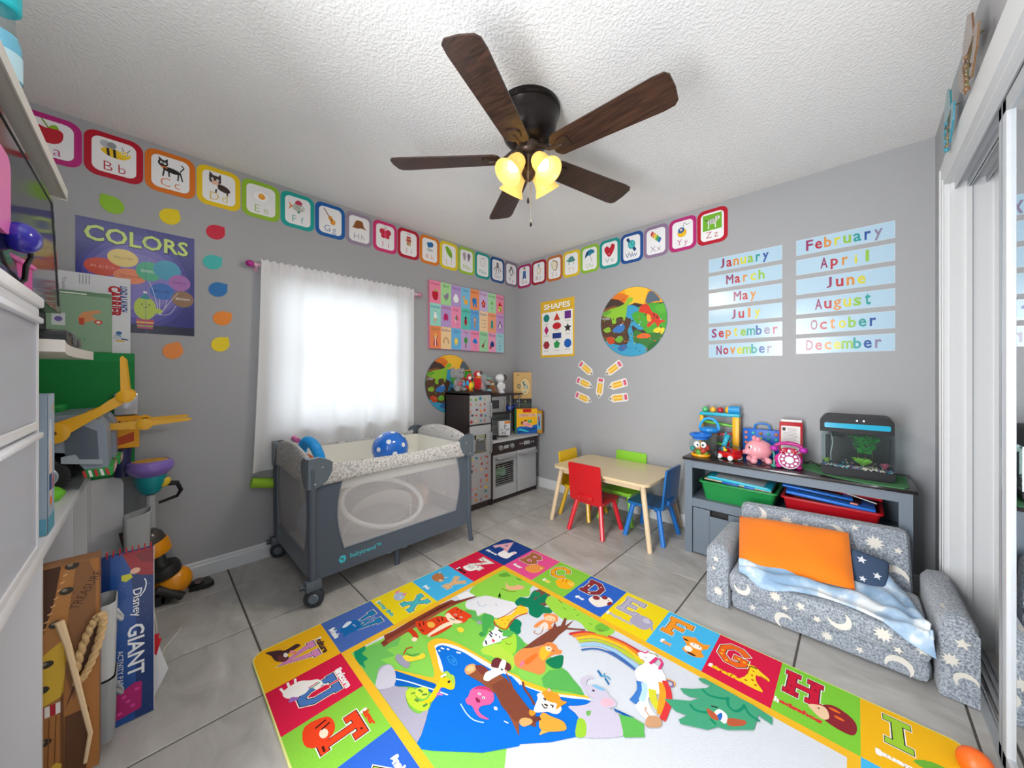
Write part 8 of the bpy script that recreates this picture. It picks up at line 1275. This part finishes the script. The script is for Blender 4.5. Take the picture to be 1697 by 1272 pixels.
ST=dict(A=[[(0,0),(.5,1),(1,0)],[(.2,.35),(.8,.35)]],B=[[(.2,0),(.2,1)],[(.05,1),(.65,1),(.88,.78),(.62,.53),(.2,.53)],[(.62,.53),(.95,.28),(.7,0),(.05,0)]],C=[[(.92,.75),(.7,.97),(.35,.97),(.08,.7),(.08,.3),(.35,.03),(.7,.03),(.92,.25)]],
D=[[(.2,0),(.2,1)],[(.05,1),(.6,1),(.95,.7),(.95,.3),(.6,0),(.05,0)]],E=[[(.2,0),(.2,1)],[(.05,1),(.9,1),(.9,.85)],[(.2,.52),(.7,.52)],[(.05,0),(.92,0),(.92,.16)]],F=[[(.2,0),(.2,1)],[(.05,1),(.92,1),(.92,.84)],[(.2,.52),(.7,.52)],[(.02,0),(.4,0)]],G=[[(.92,.78),(.7,.97),(.35,.97),(.08,.7),(.08,.3),(.35,.03),(.72,.03),(.92,.2),(.92,.42),(.6,.42)]],
H=[[(.15,0),(.15,1)],[(.85,0),(.85,1)],[(.15,.5),(.85,.5)],[(0,1),(.32,1)],[(.68,1),(1,1)],[(0,0),(.32,0)],[(.68,0),(1,0)]],I=[[(.5,0),(.5,1)],[(.25,1),(.75,1)],[(.25,0),(.75,0)]],J=[[(.7,1),(.7,.25),(.45,0),(.2,.2)],[(.45,1),(.95,1)]],K=[[(.2,0),(.2,1)],[(.9,1),(.2,.45),(.95,0)]],L=[[(.2,1),(.2,0),(.9,0),(.9,.2)]],M_=[[(.1,0),(.1,1),(.5,.4),(.9,1),(.9,0)]],N=[[(.15,0),(.15,1),(.85,0),(.85,1)]],
O=[[(.5,1),(.1,.75),(.1,.25),(.5,0),(.9,.25),(.9,.75),(.5,1)]],P=[[(.2,0),(.2,1),(.8,1),(.8,.5),(.2,.5)]],Q=[[(.5,1),(.1,.75),(.1,.25),(.5,0),(.9,.25),(.9,.75),(.5,1)],[(.6,.3),(.95,-.05)]],R=[[(.2,0),(.2,1),(.8,1),(.8,.5),(.2,.5),(.9,0)]],S=[[(.9,.85),(.5,1),(.1,.78),(.5,.5),(.9,.25),(.5,0),(.1,.15)]],
T=[[(.5,0),(.5,1)],[(.05,.8),(.05,1),(.95,1),(.95,.8)],[(.3,0),(.7,0)]],U=[[(.15,1),(.15,.3),(.35,.03),(.65,.03),(.85,.3),(.85,1)],[(0,1),(.33,1)],[(.67,1),(1,1)]],V=[[(.1,1),(.5,0),(.9,1)],[(-.05,1),(.27,1)],[(.73,1),(1.05,1)]],W=[[(.05,1),(.25,0),(.5,.7),(.75,0),(.95,1)],[(-.08,1),(.2,1)],[(.8,1),(1.08,1)]],X=[[(.1,0),(.9,1)],[(.1,1),(.9,0)],[(0,0),(.25,0)],[(.75,0),(1,0)],[(0,1),(.25,1)],[(.75,1),(1,1)]],
Y=[[(.1,1),(.5,.5),(.9,1)],[(.5,.5),(.5,0)],[(.3,0),(.7,0)]],Z=[[(.1,.82),(.1,1),(.9,1),(.1,0),(.9,0),(.9,.18)]])
AN=dict(A='q f4f0f2 -.8 -.4 -.7 .3 0 .3 .2 .9 .6 .9 .6 .2 .7 -.5 .4 -.8 -.5 -.8;e e8b8c0 .45 .6 .2 .15',B='q e8944a -.7 -.5 -.6 .3 0 .7 .6 .5 .8 -.1 .5 -.8 -.3 -.9;e d9803a .5 .5 .3 .3;e f0c890 .5 .4 .16 .12',C='q f2b01f -.8 -.3 -.5 .5 .2 .7 .8 .4 .8 -.5 0 -.9;e f7cf5a .5 .3 .3 .25;l c8641f .08 -.4 .4 -.3 0;l c8641f .08 -.1 .5 0 .1;e 3a2a1a .4 .35 .05 .06;e 3a2a1a .65 .35 .05 .06',
D='q ece4dc -.8 -.4 -.6 .4 0 .5 .4 .9 .9 .5 .7 -.3 .3 -.9 -.4 -.8;e 8a2f34 -.4 .1 .3 .3;e 8a2f34 .1 .6 .25 .25;e 8a2f34 .8 .2 .18 .3;e 2a1a1a .55 .45 .06 .06',E='q a9a4bc -.7 -.5 -.6 .4 0 .7 .7 .5 .8 -.2 .5 -.8 -.3 -.8;e c4bfd4 .3 .3 .3 .3;l a9a4bc .15 .7 .2 1 -.4;e 3a3a4a .5 .5 .05 .06',
F='q f0952a -.8 .5 -.3 .9 .2 .8 .9 .6 .6 0 .9 -.5 .3 -.9 -.4 -.7 -.3 -.1;e f4ece4 .2 .2 .4 .25;e f4ece4 -.1 -.4 .25 .3;p f0952a .5 .7 .9 1.0 .85 .5;p f0952a -.1 .8 -.2 1.1 .2 .85;e 3a2a22 -.5 .35 .2 .08;e 3a2a22 .2 -.75 .3 .1;e 3a2a22 .05 .3 .05 .05;e 3a2a22 .4 .3 .05 .05',
G='q f2cf2a -.6 -.9 -.4 -.3 -.3 .5 -.5 .9 -.1 1 .2 .8 .7 .5 .7 .25 .1 .3 .2 -.3 .6 -.9;e c8641f -.1 .5 .06 .06;e c8641f -.1 .1 .07 .07;e c8641f 0 -.3 .08 .08;e c8641f -.3 -.6 .08 .08;e c8641f .2 -.6 .08 .08;l c8641f .1 .3 .35 .65 .3;l b8441c .08 -.35 .8 -.35 0;l 4a2a1a .1 -.3 .85 0 .9',
H='q 8a2a34 -.5 -.3 -.4 .5 .1 .9 .8 .6 1 0 .8 -.7 0 -.7;q ecc8a4 -1 0 -.5 .4 -.2 .3 -.1 -.3 -.4 -.6 -.8 -.3;e e8702a .1 .55 .25 .1;e e8702a .3 .1 .22 .1;e 2a1a1a -.55 .1 .05 .05',I='q 6cae3a -.9 -.3 -.2 .3 .8 .2 .9 0 0 -.4',
Z='q f2f0ee -.8 -.5 -.5 .3 .2 .4 .5 .9 .9 .6 .8 0 .5 -.7 -.4 -.8;l 3a3a40 .08 -.4 .2 -.3 -.3;l 3a3a40 .08 -.1 .3 0 -.3;l 3a3a40 .08 .2 .3 .3 -.3;l 3a3a40 .08 .5 .7 .6 .4;e 2a2a2a .6 .5 .05 .06',Y='q b5764a -.9 .2 -.5 .7 .2 .6 .8 .2 .8 -.3 .3 -.6 -.5 -.5;l e9dccc .08 .5 .5 .7 .8;l e9dccc .08 -.6 .6 -.9 .9;e 3a2a1a .5 .1 .05 .05;q e9b48c .4 0 .8 .1 .9 -.2 .5 -.3',
X='e a9bcd4 0 0 .7 .55 -20;p e88aa8 -.6 .2 -1 .7 -.9 -.2;p e88aa8 -.2 .4 0 .9 .3 .4;e f0f4f8 .3 .05 .14 .14;e 2a3a5a .33 .05 .06 .06',W='q 1a6ab0 -.9 .1 -.6 .8 .2 .9 .8 .4 .7 -.4 .9 -.9 .4 -.7 -.2 -.8 -.7 -.4;q dce8f4 -.9 .1 -.6 .4 -.3 -.2 -.5 -.5;e f4f8fc -.1 .35 .06 .06;e f4f8fc .15 .4 .06 .06;l dce8f4 .05 -.3 .9 -.4 1.1',
V='q 4a2f34 -.9 -.9 -.5 -.2 -.2 .1 -.3 .8 .1 .9 .3 .1 .7 .1 .9 -.2 .4 -.6 -.3 -.7;q 6a3a3c .0 -.3 .6 0 .9 -.2 .5 -.5;e e8909a .35 .4 .25 .15 20;e ece4e0 .3 .0 .25 .12;e e8902a .6 .5 .12 .08;l e0a83a .1 -.5 .2 -.7 -.4',
U='q f0eeea -.5 -.8 -.6 0 -.2 .5 .1 .9 .6 1 .8 .6 .4 .4 .6 0 .4 -.6 0 -.9;l f0eeea .13 -.4 -.2 -.95 -.1;l f0eeea .13 -.3 -.5 -.95 -.5;l f0eeea .13 -.2 -.8 -.8 -.9;l f0eeea .08 .6 .9 .9 1.2;l 4a9a6a .08 .4 .9 .5 .4;l c83a6a .08 .3 .8 .35 .3;q 9a6ab8 .3 -.6 .7 -.3 .6 -.8',
T='q e0411f -.8 -.6 -.6 .4 .1 .6 .7 .3 .8 -.5 .2 -.9;e f0d8c0 .3 0 .3 .2;l 4a1a14 .1 -.4 .3 -.3 -.2;l 4a1a14 .1 -.1 .4 0 0')
WD=dict(A='alpaca',B='bear',C='cat',D='dog',E='elephant',F='fox',G='giraffe',H='hedgehog',I='iguana',J='jellyfish',K='koala',L='lion',M_='monkey',N='narwhal',O='octopus',P='penguin',Q='quail',R='rabbit',S='snake',T='tiger',U='unicorn',V='vulture',W='whale',X='x-ray fish',Y='yak',Z='zebra')
WC=dict(G='f4c81f',H='d8343a',T='e0411f',V='4a3434',Z='2a2024',A='eef0f4',D='eef0f4',C='f0dc6a',E='b8b4c8',X='4ab8c0',F='f0a04a')
def cell(Lt,i0,j0):
    x0,x1,y1,y0=xs_[i0],xs_[i0+1],ys_[j0],ys_[j0+1]; bgc,lc=L_[Lt]; p.k=2
    p.poly([(x0,y0),(x1,y0),(x1,y1),(x0,y1)],bgc); cx,cy=(x0+x1)/2,(y0+y1)/2; w,h=x1-x0,y1-y0; left=i0==0 and 0<j0<5; bot=j0==5
    if left: lx,ly,lw,lh,ax,ay,a_s=cx+0.012,cy+0.035,0.085,0.095,cx+0.0,cy-0.032,0.052; tx,ty=cx-0.015,cy-0.095
    elif bot: lx,ly,lw,lh,ax,ay,a_s=cx+0.018,cy+0.008,0.085,0.11,cx-0.045,cy-0.03,0.062; tx,ty=cx+0.02,cy+0.095
    else: lx,ly,lw,lh,ax,ay,a_s=cx-0.040,cy+0.042,0.095,0.105,cx+0.042,cy-0.028,0.062; tx,ty=cx-0.045,cy-0.082
    if Lt in('X','Y'): lx+=0.045; ax-=0.05; ay+=0.035
    for wd,c in ((0.036,'f2eee4'),(0.030,'33262a'),(0.024,lc)):
        for s in ST[Lt]:
            q=[(lx-lw/2+a*lw,ly-lh/2+b_*lh) for a,b_ in s]; p.line(q,wd,c)
    random.seed(ord(Lt[0]))
    for k in range(5):
        s=random.choice(ST[Lt]); q=random.randrange(len(s)-1); t=random.random(); x=lx-lw/2+(s[q][0]*(1-t)+s[q+1][0]*t)*lw; y=ly-lh/2+(s[q][1]*(1-t)+s[q+1][1]*t)*lh
        p.ell(x,y,0.005,0.004,{'G':'f2cf3a','T':'4a1a14','Z':'5a4a4a','C':'a85a1a','D':'efe6de','H':'8a1a34'}.get(Lt,lc),8)
    if Lt in AN: p.art(AN[Lt],ax,ay,a_s)
    wd=WD[Lt]; wc=WC.get(Lt,'eef0f2'); wl=len(wd)*0.0165; p.text(wd,tx,ty,0.026,wc,w=wl,bold=0.06); p.text(wd[0],tx-wl/2+0.008,ty,0.0265,'f4f4f4',w=0.014,bold=0.06)
p.poly([(xs_[1]-0.004,RY0+0.24),(xs_[8]+0.004,RY0+0.24),(xs_[8]+0.004,ys_[1]+0.004),(xs_[1]-0.004,ys_[1]+0.004)],'eab52c')
for i,Lt in enumerate('ABCDEFGHI'): cell(Lt,i,0)
for j,Lt in enumerate('ZYXW'): cell(Lt,0,j+1)
for j,Lt in enumerate(('J','K','L','M_')): cell(Lt,8,j+1)
for i,Lt in enumerate('VUTSRQPON'): cell(Lt,i,5)
IN=[(1.224,-2.313),(2.720,-2.313),(2.720,-1.419),(1.224,-1.419)]
p.k=3; p.poly([(1.192,-2.343),(2.750,-2.343),(2.750,-1.387),(1.192,-1.387)],'eab52c')
cv0=p.cv; p.cv=IN; p.poly(IN,'d0d5dd'); p.pic(ART_RUG)
random.seed(9)
for k in range(150):
    x,y=random.uniform(1.25,1.9),random.uniform(-2.25,-1.5)
p.cv=cv0
part('printed_top',p,PM_CLOTH,rg,'alphabet squares and jungle picture',smooth=0)
